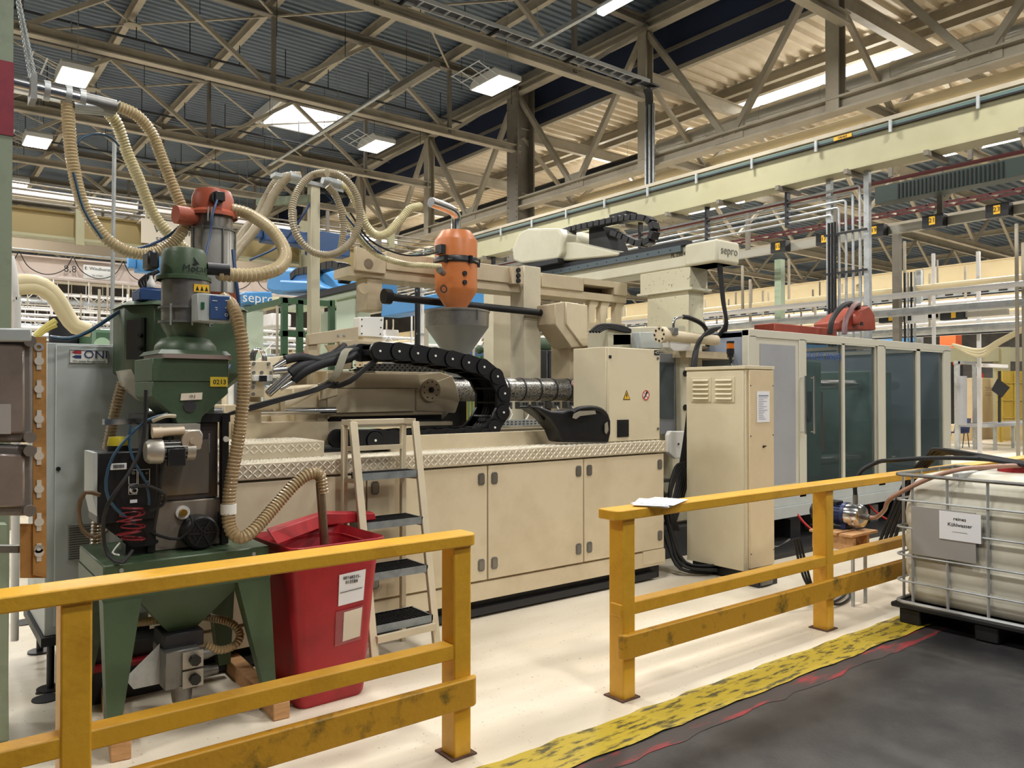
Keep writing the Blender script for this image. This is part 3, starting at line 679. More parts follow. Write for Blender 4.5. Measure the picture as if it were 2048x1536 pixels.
def leg(tx0, tx1, bx0, bx1, ty0, ty1, by0, by1):
    MB().hexa([(bx0, by0, .09), (bx1, by0, .09), (bx1, by1, .09), (bx0, by1, .09)], [(tx0, ty0, .74), (tx1, ty0, .74), (tx1, ty1, .74), (tx0, ty1, .74)]).build('leg', GREEN, st)
fl0, fl1, fr0, fr1 = at(222, 1501, z=.09), at(246, 1498, z=.09), at(547, 1418, z=.09), at(566, 1414, z=.09)
leg(x0, x0+.17, fl0.x, fl1.x, yf, yf+.1, 3.93, 3.99); leg(x1-.17, x1, fr0.x, fr1.x, yf, yf+.1, 3.93, 3.99)
leg(x0, x0+.15, fl0.x, fl1.x, yb-.1, yb, 4.66, 4.72); leg(x1-.16, x1, fr0.x-.02, fr1.x, yb-.1, yb, 4.66, 4.72)
for px, py in ((243, 1141), (508, 1108)): cylY(px, py, .01, 3.994, 4.0, 10).build('bolt', ALU, st)
c = (1.13, 4.28)
MB().hexa([(c[0]-.07, c[1]-.07, .47), (c[0]+.07, c[1]-.07, .47), (c[0]+.07, c[1]+.07, .47), (c[0]-.07, c[1]+.07, .47)],
          [(.86, 4.03, .73), (1.4, 4.03, .73), (1.4, 4.55, .73), (.86, 4.55, .73)]).build('funnel', GREEN, st)
# suction valve with two black knobs under the funnel
sv = thing('suction_box', 'grey suction box with two black knobs hanging under the green funnel', 'valve', (1.13, 4.2, .2))
B(1.03, 1.22, 4.15, 4.36, .39, .47).build('collar', DARKM, sv, bevel=.004)
B(1.02, 1.19, 4.10, 4.34, .21, .40).build('body', IRON, sv, bevel=.006)
for z in (.25, .345):
    b = B(1.10, 1.20, 4.085, 4.10, z-.042, z+.042).build('face_plate', mat('alu_matt', '#a8a49c', .4, .6), sv)
    MB().cyl((1.155, 4.085, z), (1.155, 4.055, z), .028, 7).build('knob', BLACK, b)
MB().lathe((1.19, 4.15, .345), [(.03, 0), (.03, .05), (.018, .09), (.018, .14)], 14, 'x').build('spigot', IRON, sv)
MB().lathe((1.19, 4.15, .25), [(.03, 0), (.03, .04), (.022, .07), (.022, .1)], 14, 'x').build('spigot', IRON, sv)
MB().lathe((1.11, 4.14, .13), [(.0, 0), (.045, .005), (.05, .04), (.05, .09)], 16).build('sump', IRON, sv)
MB().prism([(.86, .28), (1.02, .42), (1.02, .22), (.9, .22)], 'y', 4.2, 4.205).build('guide_plate', ALU, sv)
# funnel box: feeder unit standing on the stand
ft = thing('blender_unit', 'stainless blending unit with black motor and dark see-through chamber on the green stand', 'machine', (1.16, 4.35, .885))
TINY = mat('chamber_smoke', '#4c494b', .2, .3, spec=.6)
B(.965, 1.345, 4.2, 4.55, .886, 1.13).build('base_box', mat('dull_steel', '#9a9085', .45, .5, col2='#877d72', scale=3), ft, bevel=.005)
B(.985, 1.31, 4.22, 4.53, 1.13, 1.53).build('chamber', TINY, ft, bevel=.006)
B(1.02, 1.26, 4.212, 4.222, 1.16, 1.44).build('window', mat('smoked_window', '#6d6760', .15, .2, spec=.8), ft)
for x in (.955, 1.315):
    B(x, x+.035, 4.17, 4.22, .89, 1.56).build('frame_post', BLACK, ft)
    for z in (1.1, 1.44):
        if x < 1.2 and z > 1.3: continue
        MB().cyl((x+.018, 4.17, z), (x+.018, 4.16, z), .015, 14).build('clip', WHITE, ft)
B(.945, 1.36, 4.18, 4.56, 1.53, 1.575).build('top_frame', BLACK, ft)
m = cylY(405, 1066, .085, 4.09, 4.2, 24).build('motor_fan_cover', BLACK, ft, bevel=.01)
p = at(405, 1066, y=4.09)
s = MB()
for i in range(6): s.beam((p.x, 4.086, p.z), (p.x+.07*math.cos(i*PI/3), 4.086, p.z+.07*math.sin(i*PI/3)), .006, .006, (0, 1, 0))
for r in (.03, .05, .07): ring(s, (p.x, p.z), r-.003, r, 4.085)
s.build('grille', DARKM, m)
B(1.30, 1.36, 4.10, 4.2, .98, 1.06).build('terminal_box', BLACK, ft, bevel=.004)
cylY(366, 1025, .035, 4.185, 4.2).build('flange', WHITE, ft); cylY(368, 1026, .018, 4.16, 4.19, 12).build('plug', mat('brass', '#b08a3c', .35, .8), ft)
for px, py in ((310, 1025), (313, 1083), (443, 1073)): cylY(px, py, .01, 4.195, 4.2, 8).build('bolt', BLACK, ft)
# rail that sticks out to the left
B(.80, 1.34, 4.4, 4.46, 1.52, 1.55).build('slide_rail', CHROME, ft)
# small dosing hopper on top
dh = thing('dosing_hopper', 'small green dosing hopper with yellow number label 0213 above the blender', 'hopper', (1.13, 4.25, 1.53))
zt = 1.855
MB().hexa([(.95, 4.08, 1.74), (1.32, 4.08, 1.74), (1.32, 4.46, 1.74), (.95, 4.46, 1.74)], [(.95, 4.08, zt), (1.32, 4.08, zt), (1.32, 4.46, zt), (.95, 4.46, zt)]).build('upper_band', GREEN, dh, bevel=.004)
MB().prism([(.952, 1.74), (.952, 1.665), (1.06, 1.565), (1.07, 1.53), (1.18, 1.53), (1.19, 1.565), (1.318, 1.68), (1.318, 1.74)], 'y', 4.085, 4.45).build('cone_body', GREEN, dh, bevel=.004)
B(1.0, 1.33, 4.06, 4.48, zt, zt+.022).build('lid_strip', mat('lid_steel', '#b9a69c', .35, .6), dh)
lb = B(1.225, 1.312, 4.078, 4.084, 1.715, 1.765).build('number_label', mat('label_yellow', '#e0c53a', .5), dh)
text('lettering', '0213', .034, (1.272, 4.077, 1.738), BLACK, lb)
lb = plate([(363, 787), (405, 785), (404, 799), (361, 801)], 4.075, .006, 'paper_label', mat('paper_cream', '#e0d6c4', .8), dh)
p = at(385, 793, y=4.07); text('lettering', '13.2', .018, (p.x, 4.072, p.z), BLACK, lb)
cylY(380, 813, .03, 4.078, 4.086, 22).build('sight_glass', TINY, dh)
# loader: dome, transition, cylinder, head
ld = thing('vacuum_loader', 'green vacuum loader with stainless cylinder and blue control box on the dosing hopper', 'loader', (1.17, 4.3, 1.877))
cx, cy = 1.165, 4.3
MB().hexa([(.98, 4.1, 1.877), (1.34, 4.1, 1.877), (1.34, 4.5, 1.877), (.98, 4.5, 1.877)], [(1.0, 4.12, 1.9), (1.32, 4.12, 1.9), (1.32, 4.48, 1.9), (1.0, 4.48, 1.9)]).build('flange', GREEN, ld)
MB().lathe((cx, cy, 1.9), [(.155, 0), (.15, .03), (.12, .065), (.09, .075)], 28).build('dome', GREEN, ld)
MB().lathe((cx, cy, 1.96), [(.09, 0), (.09, .015), (.12, .07), (.125, .09)], 28).build('transition_cone', GREEN, ld)
MB().cyl((cx, cy, 2.05), (cx, cy, 2.27), .12, 32).build('cylinder', STAIN, ld)
for z in (2.045, 2.12): MB().cyl((cx, cy, z), (cx, cy, z+.012), .135, 28).build('clamp_ring', IRON, ld)
for a in (-.8, -2.4, -1.6, .8): MB().cyl((cx+.133*math.cos(a), cy+.133*math.sin(a), 2.03), (cx+.133*math.cos(a), cy+.133*math.sin(a), 2.14), .005, 8).build('tie_rod', ALU, ld)
hd = MB().lathe((cx-.01, cy, 2.27), [(.135, 0), (.135, .02), (.115, .025), (.112, .14), (.10, .165), (.07, .172), (0.0005, .173)], 32).build('head', GREEN, ld)
text('lettering', 'Motan', .05, (cx+.015, cy-.119, 2.325), BLACK, hd)
MB().prism([(cx-.0, 2.345), (cx+.035, 2.348), (cx+.005, 2.385), (cx+.012, 2.36)], 'y', cy-.118, cy-.114).build('logo_sail', BLACK, hd)
B(.955, 1.01, 4.2, 4.32, 2.31, 2.40).build('filter_valve', BLACK, ld, bevel=.01)
MB().cyl((cx+.1, cy-.03, 2.345), (cx+.21, cy-.05, 2.345), .033, 16).build('inlet', DARKM, ld)
lb = B(1.17, 1.245, cy-.128, cy-.118, 2.205, 2.245).build('warning_label', SY, ld)
for k in range(3): MB().prism([(1.178+k*.023, 2.212), (1.194+k*.023, 2.212), (1.186+k*.023, 2.236)], 'y', cy-.130, cy-.128).build('symbol', BLACK, lb)
cbx = thing('loader_control_box', 'grey control box with blue front panel clamped to the vacuum loader', 'control box', (1.26, 4.1, 2.05))
B(1.155, 1.32, 4.06, 4.165, 2.045, 2.185).build('housing', GREYC, cbx, bevel=.004)
fp = B(1.213, 1.314, 4.052, 4.060, 2.057, 2.178).build('front_panel', BLUE, cbx, bevel=.003)
B(1.172, 1.188, 4.054, 4.060, 2.105, 2.14).build('rocker_switch', mat('switch_green', '#1f5c38', .3), cbx)
s = MB()
for x, z, w_ in ((1.225, 2.15, .025), (1.29, 2.155, .015), (1.29, 2.118, .015), (1.24, 2.115, .012), (1.243, 2.105, .008)): s.box(x, x+w_, 4.0505, 4.052, z, z+.003)
ring(s, (1.296, 2.083), .006, .008, 4.0505)
tag(s.build('printed_marks', WHITE, fp), kind='stuff')
# big green storage hopper behind
bh = thing('storage_hopper', 'large green storage hopper with a sight window behind the small dosing hopper', 'hopper', (1.27, 5.0, 1.45))
X0, X1, Y0, Y1 = .965, 1.63, 4.62, 5.08
oct_ = lambda z, i=0: [(X0+i+.0, Y0+.16+i, z), (X0+.12+i, Y0+i, z), (X1-.06-i, Y0+i, z), (X1-i, Y0+.1+i, z), (X1-i, Y1-i, z), (X0+i, Y1-i, z)]
def loft(name, rings, m, parent):
    n = len(rings[0]); vs = [p for r in rings for p in r]; fs = [(j*n+i, j*n+(i+1) % n, (j+1)*n+(i+1) % n, (j+1)*n+i) for j in range(len(rings)-1) for i in range(n)]
    fs += [tuple(range(n)), tuple(range((len(rings)-1)*n, len(rings)*n))]; return MB().add(vs, fs).build(name, m, parent, bevel=.003)
loft('body', [oct_(1.80), oct_(2.17)], GREEN, bh); loft('lid', [oct_(2.172, -.015), oct_(2.20, .02)], GREEN, bh)
loft('cone', [[(1.2, 4.75, 1.58), (1.22, 4.74, 1.58), (1.36, 4.74, 1.58), (1.38, 4.76, 1.58), (1.38, 4.95, 1.58), (1.2, 4.95, 1.58)], oct_(1.80)], GREEN, bh)
# window on the slanted left corner
a, b_ = V((X0, Y0+.16, 0)), V((X0+.12, Y0, 0)); t_ = (b_-a); nn = V((-t_.y, t_.x, 0)).normalized()*-1
if nn.x > 0: nn = -nn
def onface(u, z, o): return a+t_*u+nn*o+V((0, 0, z))
MB().hexa([onface(.1, 1.87, 0), onface(.72, 1.87, 0), onface(.72, 1.87, .006), onface(.1, 1.87, .006)], [onface(.1, 2.09, 0), onface(.72, 2.09, 0), onface(.72, 2.09, .006), onface(.1, 2.09, .006)]).build('sight_window', TINY, bh)
MB().hexa([onface(.62, 1.865, 0), onface(.72, 1.865, 0), onface(.72, 1.865, .012), onface(.62, 1.865, .012)], [onface(.62, 2.1, 0), onface(.72, 2.1, 0), onface(.72, 2.1, .012), onface(.62, 2.1, .012)]).build('window_bar', BLACK, bh)
for z in (1.93, 2.0): MB().cyl(onface(.62, z, .01), onface(.62, z, .03), .012, 10).build('knob', BLACK, bh)
MB().hexa([(1.19, 4.73, 1.262), (1.36, 4.73, 1.262), (1.36, 4.95, 1.262), (1.19, 4.95, 1.262)], [(1.22, 4.76, 1.58), (1.36, 4.76, 1.58), (1.36, 4.94, 1.58), (1.22, 4.94, 1.58)]).build('drop_tube', BLACK, bh)
for x in (1.27, 1.5): B(x, x+.04, 5.04, 5.08, 1.255, 1.85).build('support_post', GREEN, bh)
# blue toolbox and black glove on top of the big hopper
tb = thing('blue_box', 'small dark blue box lying on the big green hopper', 'box', (1.1, 4.75, 2.2))
p0 = at(277, 614, y=4.7); p1 = at(330, 590, y=4.7)
B(p0.x, p1.x+.05, 4.68, 4.86, 2.201, 2.265).build('body', BLUE, tb, bevel=.005); B(p0.x+.02, p1.x-.02, 4.7, 4.84, 2.265, 2.275).build('lid', BLUE, tb)
gl = MB()
for k in range(5): gl.tube(smooth_path([(p0.x+.03+k*.014, 4.75, 2.276), (p0.x+.02+k*.016, 4.76, 2.31+.01*k), (p0.x+.055+k*.016, 4.76, 2.35+.008*k)], .01), .011, 7)
tag(gl.build('black_glove', RUBBER), 'black crumpled glove on top of the small blue box', 'glove')
p = at(302, 585, y=4.72)
bt = thing('spray_bottle', 'small pale bottle beside the black glove on the blue box', 'bottle', (p.x, 4.72, 2.276))
MB().lathe((p.x, 4.72, 2.276), [(.022, 0), (.024, .005), (.022, .03), (.009, .055), (.008, .07)], 14).build('flask', WHITE, bt)
MB().cyl((p.x, 4.72, 2.346), (p.x, 4.72, 2.36), .009, 10).build('cap', BLACK, bt)
# rear loader with terracotta head
rl = thing('vacuum_loader', 'tall stainless vacuum loader with terracotta hood behind the green one', 'loader', (1.55, 4.95, 2.2))
pl_, pr = at(381, 500, y=4.95), at(468, 500, y=4.95); cx, r = (pl_.x+pr.x)/2, (pr.x-pl_.x)/2; cy = 4.95
zz = lambda py: at(425, py, y=4.95-r).z
TUBE = mat('hazy_tube', '#b0b0ac', .2, .15, col2='#9a9a96', scale=4, spec=.7)
MB().cyl((cx, cy, zz(600)), (cx, cy, zz(452)), r*.97, 32).build('tube', TUBE, rl)
MB().cyl((cx, cy, zz(455)), (cx, cy, zz(418)), r*.9, 32).build('neck', STAIN, rl)
MB().cyl((cx, cy, zz(455)), (cx, cy, zz(451)), r*1.05, 32).build('clamp_ring', IRON, rl)
for a in (-.5, -1.4, -2.3, -2.9, .4): MB().cyl((cx+r*1.02*math.cos(a), cy+r*1.02*math.sin(a), zz(600)), (cx+r*1.02*math.cos(a), cy+r*1.02*math.sin(a), zz(450)), .006, 7).build('tie_rod', IRON, rl)
h = MB().lathe((cx, cy, zz(420)), [(r*1.12, -.02), (r*1.12, 0), (r*.95, .02), (r*.93, .10), (r*.80, .145), (r*.4, .16), (.0005, .162)], 32).build('hood', TERRA, rl)
MB().cyl((cx-.02, cy-.0, zz(430)), (cx-.23, cy-.04, zz(432)), .05, 18, r2=.055).build('side_outlet', TERRA, rl)
q = at(434, 396, y=cy-r)
MB().cyl((q.x, cy-r*1.12, q.z), (q.x, cy-r*.8, q.z), .04, 16).box(q.x-.02, q.x+.04, cy-r*1.25, cy-r*1.1, q.z-.02, q.z+.035).build('solenoid_valve', BLACK, rl, bevel=.004)
for dx in (-.01, .01): MB().cyl((cx-.06+dx, cy-r*1.03, zz(443)), (cx-.06+dx, cy-r*1.1, zz(415)), .005, 6).build('latch', ALU, rl)
MB().lathe((cx+.02, cy, zz(640)), [(.05, 0), (.055, .04), (r*1.05, zz(590)-zz(640)), (r*1.12, zz(583)-zz(640))], 28).build('outlet_cone', TERRA, rl)
# black blender controller with yellow beacon
bc = thing('blender_controller', 'black controller box with knobs, small labels and a yellow beacon on top', 'control box', (.85, 4.1, .94))
B(.72, .985, 4.12, 4.34, 1.06, 1.40).build('box', BLACK, bc, bevel=.006)
MB().prism([(.70, 1.40), (.72, 1.40), (.72, 1.1), (.70, 1.2)], 'y', 4.12, 4.34).build('side_panel', GREYC, bc)
MB().prism([(.735, 1.06), (.985, 1.06), (.985, .93), (.88, .93)], 'y', 4.14, 4.32).build('lower_shell', BLACK, bc)
lb = B(.775, .845, 4.114, 4.12, 1.315, 1.345).build('white_label', PAPER, bc)
s = MB()
for k in range(9): s.box(.787+k*.0055, .790+k*.0055, 4.112, 4.114, 1.322, 1.339)
tag(s.build('bar_lines', BLACK, lb), kind='stuff')
s = MB()
for (u0, u1, v0, v1) in ((.855, .893, 1.24, 1.31), (.897, .95, 1.235, 1.31), (.855, .893, 1.19, 1.235)):
    s.box(u0, u1, 4.116, 4.12, v0, v0+.002).box(u0, u1, 4.116, 4.12, v1-.002, v1).box(u0, u0+.002, 4.116, 4.12, v0, v1).box(u1-.002, u1, 4.116, 4.12, v0, v1)
s.build('panel_outline', WHITE, bc)
for x, z, r_ in ((.875, 1.295, .008), (.91, 1.29, .008), (.935, 1.29, .005), (.94, 1.25, .005)): MB().cyl((x, 4.12, z), (x, 4.108, z), r_, 12).build('knob', IRON, bc)
MB().cyl((.876, 4.12, 1.212), (.876, 4.1, 1.212), .017, 16).build('connector', WHITE, bc)
MB().cyl((.876, 4.1, 1.212), (.876, 4.085, 1.212), .009, 10).build('plug', BLACK, bc)
B(.862, .893, 4.114, 4.12, 1.15, 1.165).build('small_label', PAPER, bc)
p = at(238, 890, y=4.2)
MB().cyl((p.x, 4.22, 1.40), (p.x, 4.22, 1.425), .05, 16).build('beacon_base', BLACK, bc)
MB().lathe((p.x, 4.22, 1.425), [(.05, 0), (.048, .02), (.042, .042), (.0005, .045)], 20).build('beacon_lens', mat('beacon_yellow', '#b8a92a', .3, coat=.4), bc)
B(.86, .98, 4.2, 4.3, .886, .94).build('bracket', DARKM, bc)
# gear motor of the doser
gm = thing('gear_motor', 'cast aluminium gear motor with black terminal box below the dosing hopper', 'motor', (1.05, 4.0, 1.35))
CAST = mat('cast_alu', '#b7b2a8', .4, .55, col2='#9c978d', scale=8)
p = at(309, 903, y=4.0)
MB().lathe((p.x-.045, 4.0, p.z), [(.0005, 0), (.045, .004), (.058, .02), (.06, .075), (.056, .08)], 26, 'x').build('fan_cover', CAST, gm)
s = MB()
for k in range(14):
    a = 2*PI*k/14; s.beam((p.x+.03, 4.0+.046*math.cos(a), p.z+.046*math.sin(a)), (p.x+.14, 4.0+.046*math.cos(a), p.z+.046*math.sin(a)), .006, .014, (0, math.cos(a), math.sin(a)))
s.cyl((p.x+.03, 4.0, p.z), (p.x+.14, 4.0, p.z), .042, 18); s.build('ribbed_body', IRON, gm)
B(p.x+.045, p.x+.125, 3.93, 3.96, p.z-.07, p.z+.015).build('terminal_box', BLACK, gm, bevel=.004)
MB().cyl((p.x+.14, 4.0, p.z), (p.x+.18, 4.0, p.z), .05, 20).build('flange', CAST, gm)
g = at(383, 882, y=3.97)
MB().prism([(g.x-.05, g.z-.045), (g.x+.05, g.z-.045), (g.x+.06, g.z+.03), (g.x+.045, g.z+.055), (g.x-.04, g.z+.055)], 'y', 3.98, 4.12).build('gear_case', CAST, gm, bevel=.008, seg=2)
MB().cyl((g.x, 3.955, g.z), (g.x, 3.985, g.z), .048, 24).cyl((g.x, 3.945, g.z), (g.x, 3.96, g.z), .014, 12).build('gear_cap', mat('alu_warm', '#bfae98', .4, .4), gm)
MB().cyl((g.x-.16, 3.99, g.z+.045), (g.x-.03, 3.99, g.z+.05), .021, 16).cyl((g.x-.175, 3.99, g.z+.044), (g.x-.13, 3.99, g.z+.045), .026, 16).build('air_cylinder', mat('cyl_beige', '#c7b59a', .4), gm)
B(g.x-.14, g.x+.05, 4.0, 4.25, 1.50, 1.53).build('mount_plate', CAST, gm)
ch = MB()
for k in range(16): ch.sphere((g.x+.09, 3.99, g.z+.03-.008*k if k < 12 else g.z-.06), .004, 6)
ch.build('bead_chain', IRON, gm)
# ================================================================== RED WHEELED BIN
bn = thing('red_bin', 'red wheeled plastic bin with lid folded back and paper labels on its side', 'bin', (1.85, 4.1, 0))
# plan is turned a little: local frame from the measured foot corners
A = V((1.755, 3.925, 0)); ex = V((.97, .03, 0)).normalized(); ey = V((-.03, .97, 0)).normalized()
def BP(u, v, z): q = A+ex*u+ey*v; return (q.x, q.y, z)
def binring(z, g, w0=.40, d0=.42):
    r = .05; pts = []
    for cx_, cy_, a0 in ((w0/2-r, d0/2-r, 0), (-w0/2+r, d0/2-r, 90), (-w0/2+r, -d0/2+r, 180), (w0/2-r, -d0/2+r, 270)):
        for i in range(5): q = math.radians(a0+90*i/4); pts.append(BP(.10+(cx_+r*math.cos(q))*g, .24+(cy_+r*math.sin(q))*g, z))
    return pts
vs = []; R_ = [(.0, .93), (.02, .98), (.05, 1.0), (.30, 1.09), (.6, 1.20), (.80, 1.29), (.83, 1.30), (.835, 1.40), (.875, 1.42), (.88, 1.40), (.86, 1.37), (.78, 1.24), (.5, 1.12), (.3, 1.04)]
for z, g in R_: vs += binring(z, g)
n = 20; fs = [(j*n+i, j*n+(i+1) % n, (j+1)*n+(i+1) % n, (j+1)*n+i) for j in range(len(R_)-1) for i in range(n)]+[tuple(range(n)), tuple(range((len(R_)-1)*n, len(R_)*n))]
MB().add(vs, fs, True).build('body', RED, bn, ang=35)
lid = MB().hexa([BP(-.16, .57, .90), BP(.40, .57, .90), BP(.44, .60, .93), BP(-.20, .60, .93)], [BP(-.12, .50, 1.0), BP(.38, .50, 1.0), BP(.38, .53, 1.02), BP(-.12, .53, 1.02)])
lp_ = [(-.15, .56, .885), (-.16, .66, .90), (-.10, .70, .985), (.36, .70, .985), (.44, .66, .94), (.42, .56, .90)]
hh = at(652, 1030, y=4.45); 
LT = HP([(540, 1062, 3.95), (552, 1085, 3.85), (545, 1050, 3.98), (615, 1030, 4.45), (740, 1022, 4.55), (752, 1030, 4.55), (748, 1042, 4.55), (650, 1045, 4.5), (560, 1075, 3.95)])
q = [HP([(538, 1063, 3.95)])[0], HP([(650, 1026, 4.42)])[0], HP([(750, 1026, 4.50)])[0], HP([(753, 1040, 4.5)])[0], HP([(655, 1052, 4.42)])[0], HP([(556, 1090, 3.88)])[0]]
off = V((0.02, .10, .0))
MB().add([*q, *[p+off for p in q]], [(0, 1, 4, 5), (1, 2, 3, 4), (11, 10, 7, 6), (10, 9, 8, 7), (0, 6, 7, 1), (1, 7, 8, 2), (2, 8, 9, 3), (3, 9, 10, 4), (4, 10, 11, 5), (5, 11, 6, 0)]).build('open_lid', RED, bn, bevel=.008, seg=2)
MB().cyl(BP(-.1, .52, .05), BP(.36, .52, .05), .012, 8).build('axle', DARKM, bn)
for u in (-.09, .31): MB().cyl(BP(u, .5, .09), BP(u+.05, .5, .09), .09, 20).build('wheel', RUBBER, bn)
def on_bin(u0, u1, z0, z1, name, m, tilt=0, yo=0):      # follows the sloping right half of the front face
    g = lambda z: 1.0+(z-.05)*.37
    f = lambda u, z, o: V(BP(.10+u*.2*g(z), .24-.21*g(z)-o, z))
    return MB().hexa([f(u0, z0, .002+yo), f(u1, z0+tilt, .002+yo), f(u1, z0+tilt, .006+yo), f(u0, z0, .006+yo)], [f(u0, z1, .002+yo), f(u1, z1+tilt, .002+yo), f(u1, z1+tilt, .006+yo), f(u0, z1, .006+yo)]).build(name, m, bn)
l1 = on_bin(.0, .64, .53, .70, 'label_sheet', PAPER, .01)
g = 1.0+.55*.49
for s_, dz in (('00168315-', .675), ('0135B8', .65)):
    text('lettering', s_, .024, BP(.10+.30*.2*(1+(dz-.05)*.37), .24-.21*(1+(dz-.05)*.37)-.010, dz+.004), BLACK, l1)
on_bin(.03, .58, .60, .603, 'ruled_line', IRON, .01, .004)
on_bin(-.05, .66, .31, .50, 'plastic_pocket', mat('pocket_film', '#b9666a', .15, alpha=.5), .01)
on_bin(.15, .62, .33, .49, 'torn_paper', mat('paper_cream', '#e0d6c4', .8), .01, .004)
sp_ = HP([(640, 965, 4.02), (648, 1005, 4.02), (655, 1075, 4.04)])
tag(MB().cyl(sp_[0], sp_[2]-V((0, 0, .25)), .024, 16).build('suction_pipe', mat('pipe_steel', '#8c7d6a', .35, .7, col2='#6e6354', scale=9)), 'steel suction lance standing in the open red bin', 'pipe')
# ================================================================== STEP LADDER
lw = thing('step_ladder', 'cream step ladder with four black grated treads leaning at the machine bed', 'ladder', (2.45, 4.4, 0))
LAD = mat('ladder_cream', '#cfc3a8', .45, col2='#bdb196', scale=3)
def Z0(px, py, z): return at(px, py, z=z)
fl, fr = V((2.226, 4.182, 0)), V((2.673, 4.2, 0)); tl, tr = at(706, 845, y=4.60), at(830, 843, y=4.60)
rl0, rl1 = at(686, 850, y=4.68), at(803, 848, y=4.68)
MB().beam(fl, tl, .05, .03, (0, 1, 0)).build('stile', LAD, lw, bevel=.003); MB().beam(fr, tr, .05, .03, (0, 1, 0)).build('stile', LAD, lw, bevel=.003)
for p in (rl0, rl1): MB().beam((p.x, 4.66, 0), (p.x, 4.66, p.z), .035, .035, (0, 1, 0)).build('rear_leg', LAD, lw, bevel=.003)
zt_ = tl.z
MB().beam((rl0.x-.01, 4.66, zt_), (tr.x, 4.66, zt_), .05, .035).build('top_bar', LAD, lw, bevel=.003)
MB().beam((rl0.x, 4.66, zt_), (tl.x, tl.y, zt_), .04, .035).build('top_side', LAD, lw); MB().beam((rl1.x, 4.66, zt_), (tr.x, tr.y, zt_), .04, .035).build('top_side', LAD, lw)
GRAT = mat('grating_black', '#25272a', .5, .5); GRG = mat('grating_zinc', '#8e979b', .4, .3, col2='#6d767a', scale=12)
for k, z in enumerate((.27, .57, .87, 1.17)):
    t_ = z/zt_; a, b = fl.lerp(V((tl.x, tl.y, zt_)), t_), fr.lerp(V((tr.x, tr.y, zt_)), t_); dep = .25
    y0, y1 = a.y-.01, min(a.y+dep, 4.64)
    t = MB().box(a.x+.02, b.x-.02, y0, y0+.012, z-.045, z).box(a.x+.02, b.x-.02, y1-.012, y1, z-.045, z).box(a.x+.02, a.x+.03, y0, y1, z-.045, z).box(b.x-.03, b.x-.02, y0, y1, z-.045, z).build('tread', GRG, lw)
    s = MB(); nx = 16
    for i in range(nx): xx = a.x+.03+(b.x-a.x-.06)*i/(nx-1); s.box(xx-.002, xx+.002, y0+.01, y1-.01, z-.03, z-.002)
    for i in range(9): yy = y0+.01+(y1-y0-.02)*i/8; s.box(a.x+.03, b.x-.03, yy-.002, yy+.002, z-.03, z)
    tag(s.build('grating', GRAT, t), kind='stuff')
    MB().beam((a.x, y0+.02, z-.05), (rl0.x, 4.66, z-.05), .02, .025).build('side_rail', LAD, lw); MB().beam((b.x, y0+.02, z-.05), (rl1.x, 4.66, z-.05), .02, .025).build('side_rail', LAD, lw)
MB().beam((fl.x+.02, fl.y+.03, .2), (fr.x, fr.y+.03, .2), .03, .04).build('cross_bar', LAD, lw)
MB().beam((rl0.x, 4.66, 1.32), (rl1.x, 4.66, 1.32), .03, .03).build('cross_bar', LAD, lw)
for p in (fl, fr): MB().cyl(p, p+V((0, 0, .02)), .03, 12).build('foot', RUBBER, lw)
# ================================================================== GREY COOLING CABINET
oc = thing('cooling_cabinet', 'tall grey cooling cabinet with a red and blue logo plate behind the green stand', 'cabinet', (.9, 5.3, 0))
OX0, OX1 = .632, 1.18
B(OX0, OX1, 5.13, 5.9, .30, 1.97).build('body', GREYC, oc, bevel=.005); B(OX0-.02, OX1, 5.1, 5.92, .25, .30).build('base_frame', DARKM, oc)
B(OX0+.045, OX1-.01, 5.115, 5.13, .35, 1.96).build('door', GREYC, oc, bevel=.004)
p0, p1 = at(139, 699, y=5.11), at(216, 728, y=5.11)
lg = B(p0.x, p1.x, 5.108, 5.115, p1.z, p0.z).build('logo_plate', WHITE, oc)
text('lettering', 'ONI', .066, (p0.x+.135, 5.106, (p0.z+p1.z)/2+.012), mat('logo_navy', '#2b3566', .5), lg, sx=1.05)
mat('logo_red', '#b02a3c', .5)
for s_, mm in ((1, 'logo_red'), (-1, 'logo_navy')):
    z = (p0.z+p1.z)/2+.012+s_*.013; MB().prism([(p0.x+.012, z), (p0.x+.03, z+.009), (p0.x+.06, z+.009), (p0.x+.06, z-.009), (p0.x+.03, z-.009)], 'y', 5.106, 5.108).build('arrow', MATS[mm], lg)
text('lettering', 'Wir nutzen Energie sinnvoll', .015, ((p0.x+p1.x)/2, 5.106, p1.z+.014), IRON, lg)
s = MB()
for a_ in (p0.z-.003, p1.z+.001): s.box(p0.x, p1.x, 5.106, 5.108, a_, a_+.002)
for a_ in (p0.x, p1.x-.002): s.box(a_, a_+.002, 5.106, 5.108, p1.z, p0.z)
s.build('border', DARKM, lg)
p0, p1 = at(133, 1050, y=5.11), at(205, 1115, y=5.11)
vg = B(p0.x, p0.x+.2, 5.108, 5.115, p1.z, p0.z).build('vent_grille', GREYC, oc)
s = MB()
for k in range(15): z = p1.z+.01+k*(p0.z-p1.z-.02)/14; s.prism([(5.10, z), (5.108, z+.006), (5.108, z)], 'x', p0.x+.01, p0.x+.19)
tag(s.build('slat', IRON, vg), kind='stuff')
MB().cyl((OX0+.06, 5.115, 1.25), (OX0+.06, 5.10, 1.25), .012, 10).build('lock', BLACK, oc)
for x, y in ((OX0, 5.12), (OX0+.04, 5.9), (1.1, 5.12)):
    MB().cyl((x+.03, y, 0), (x+.03, y, .012), .07, 20).cyl((x+.03, y, .01), (x+.03, y, .26), .02, 10).build('foot', BLACK, oc)
MB().beam((OX0+.05, 5.04, .12), (1.18, 5.04, .12), .1, .16).build('skid', BLACK, oc)
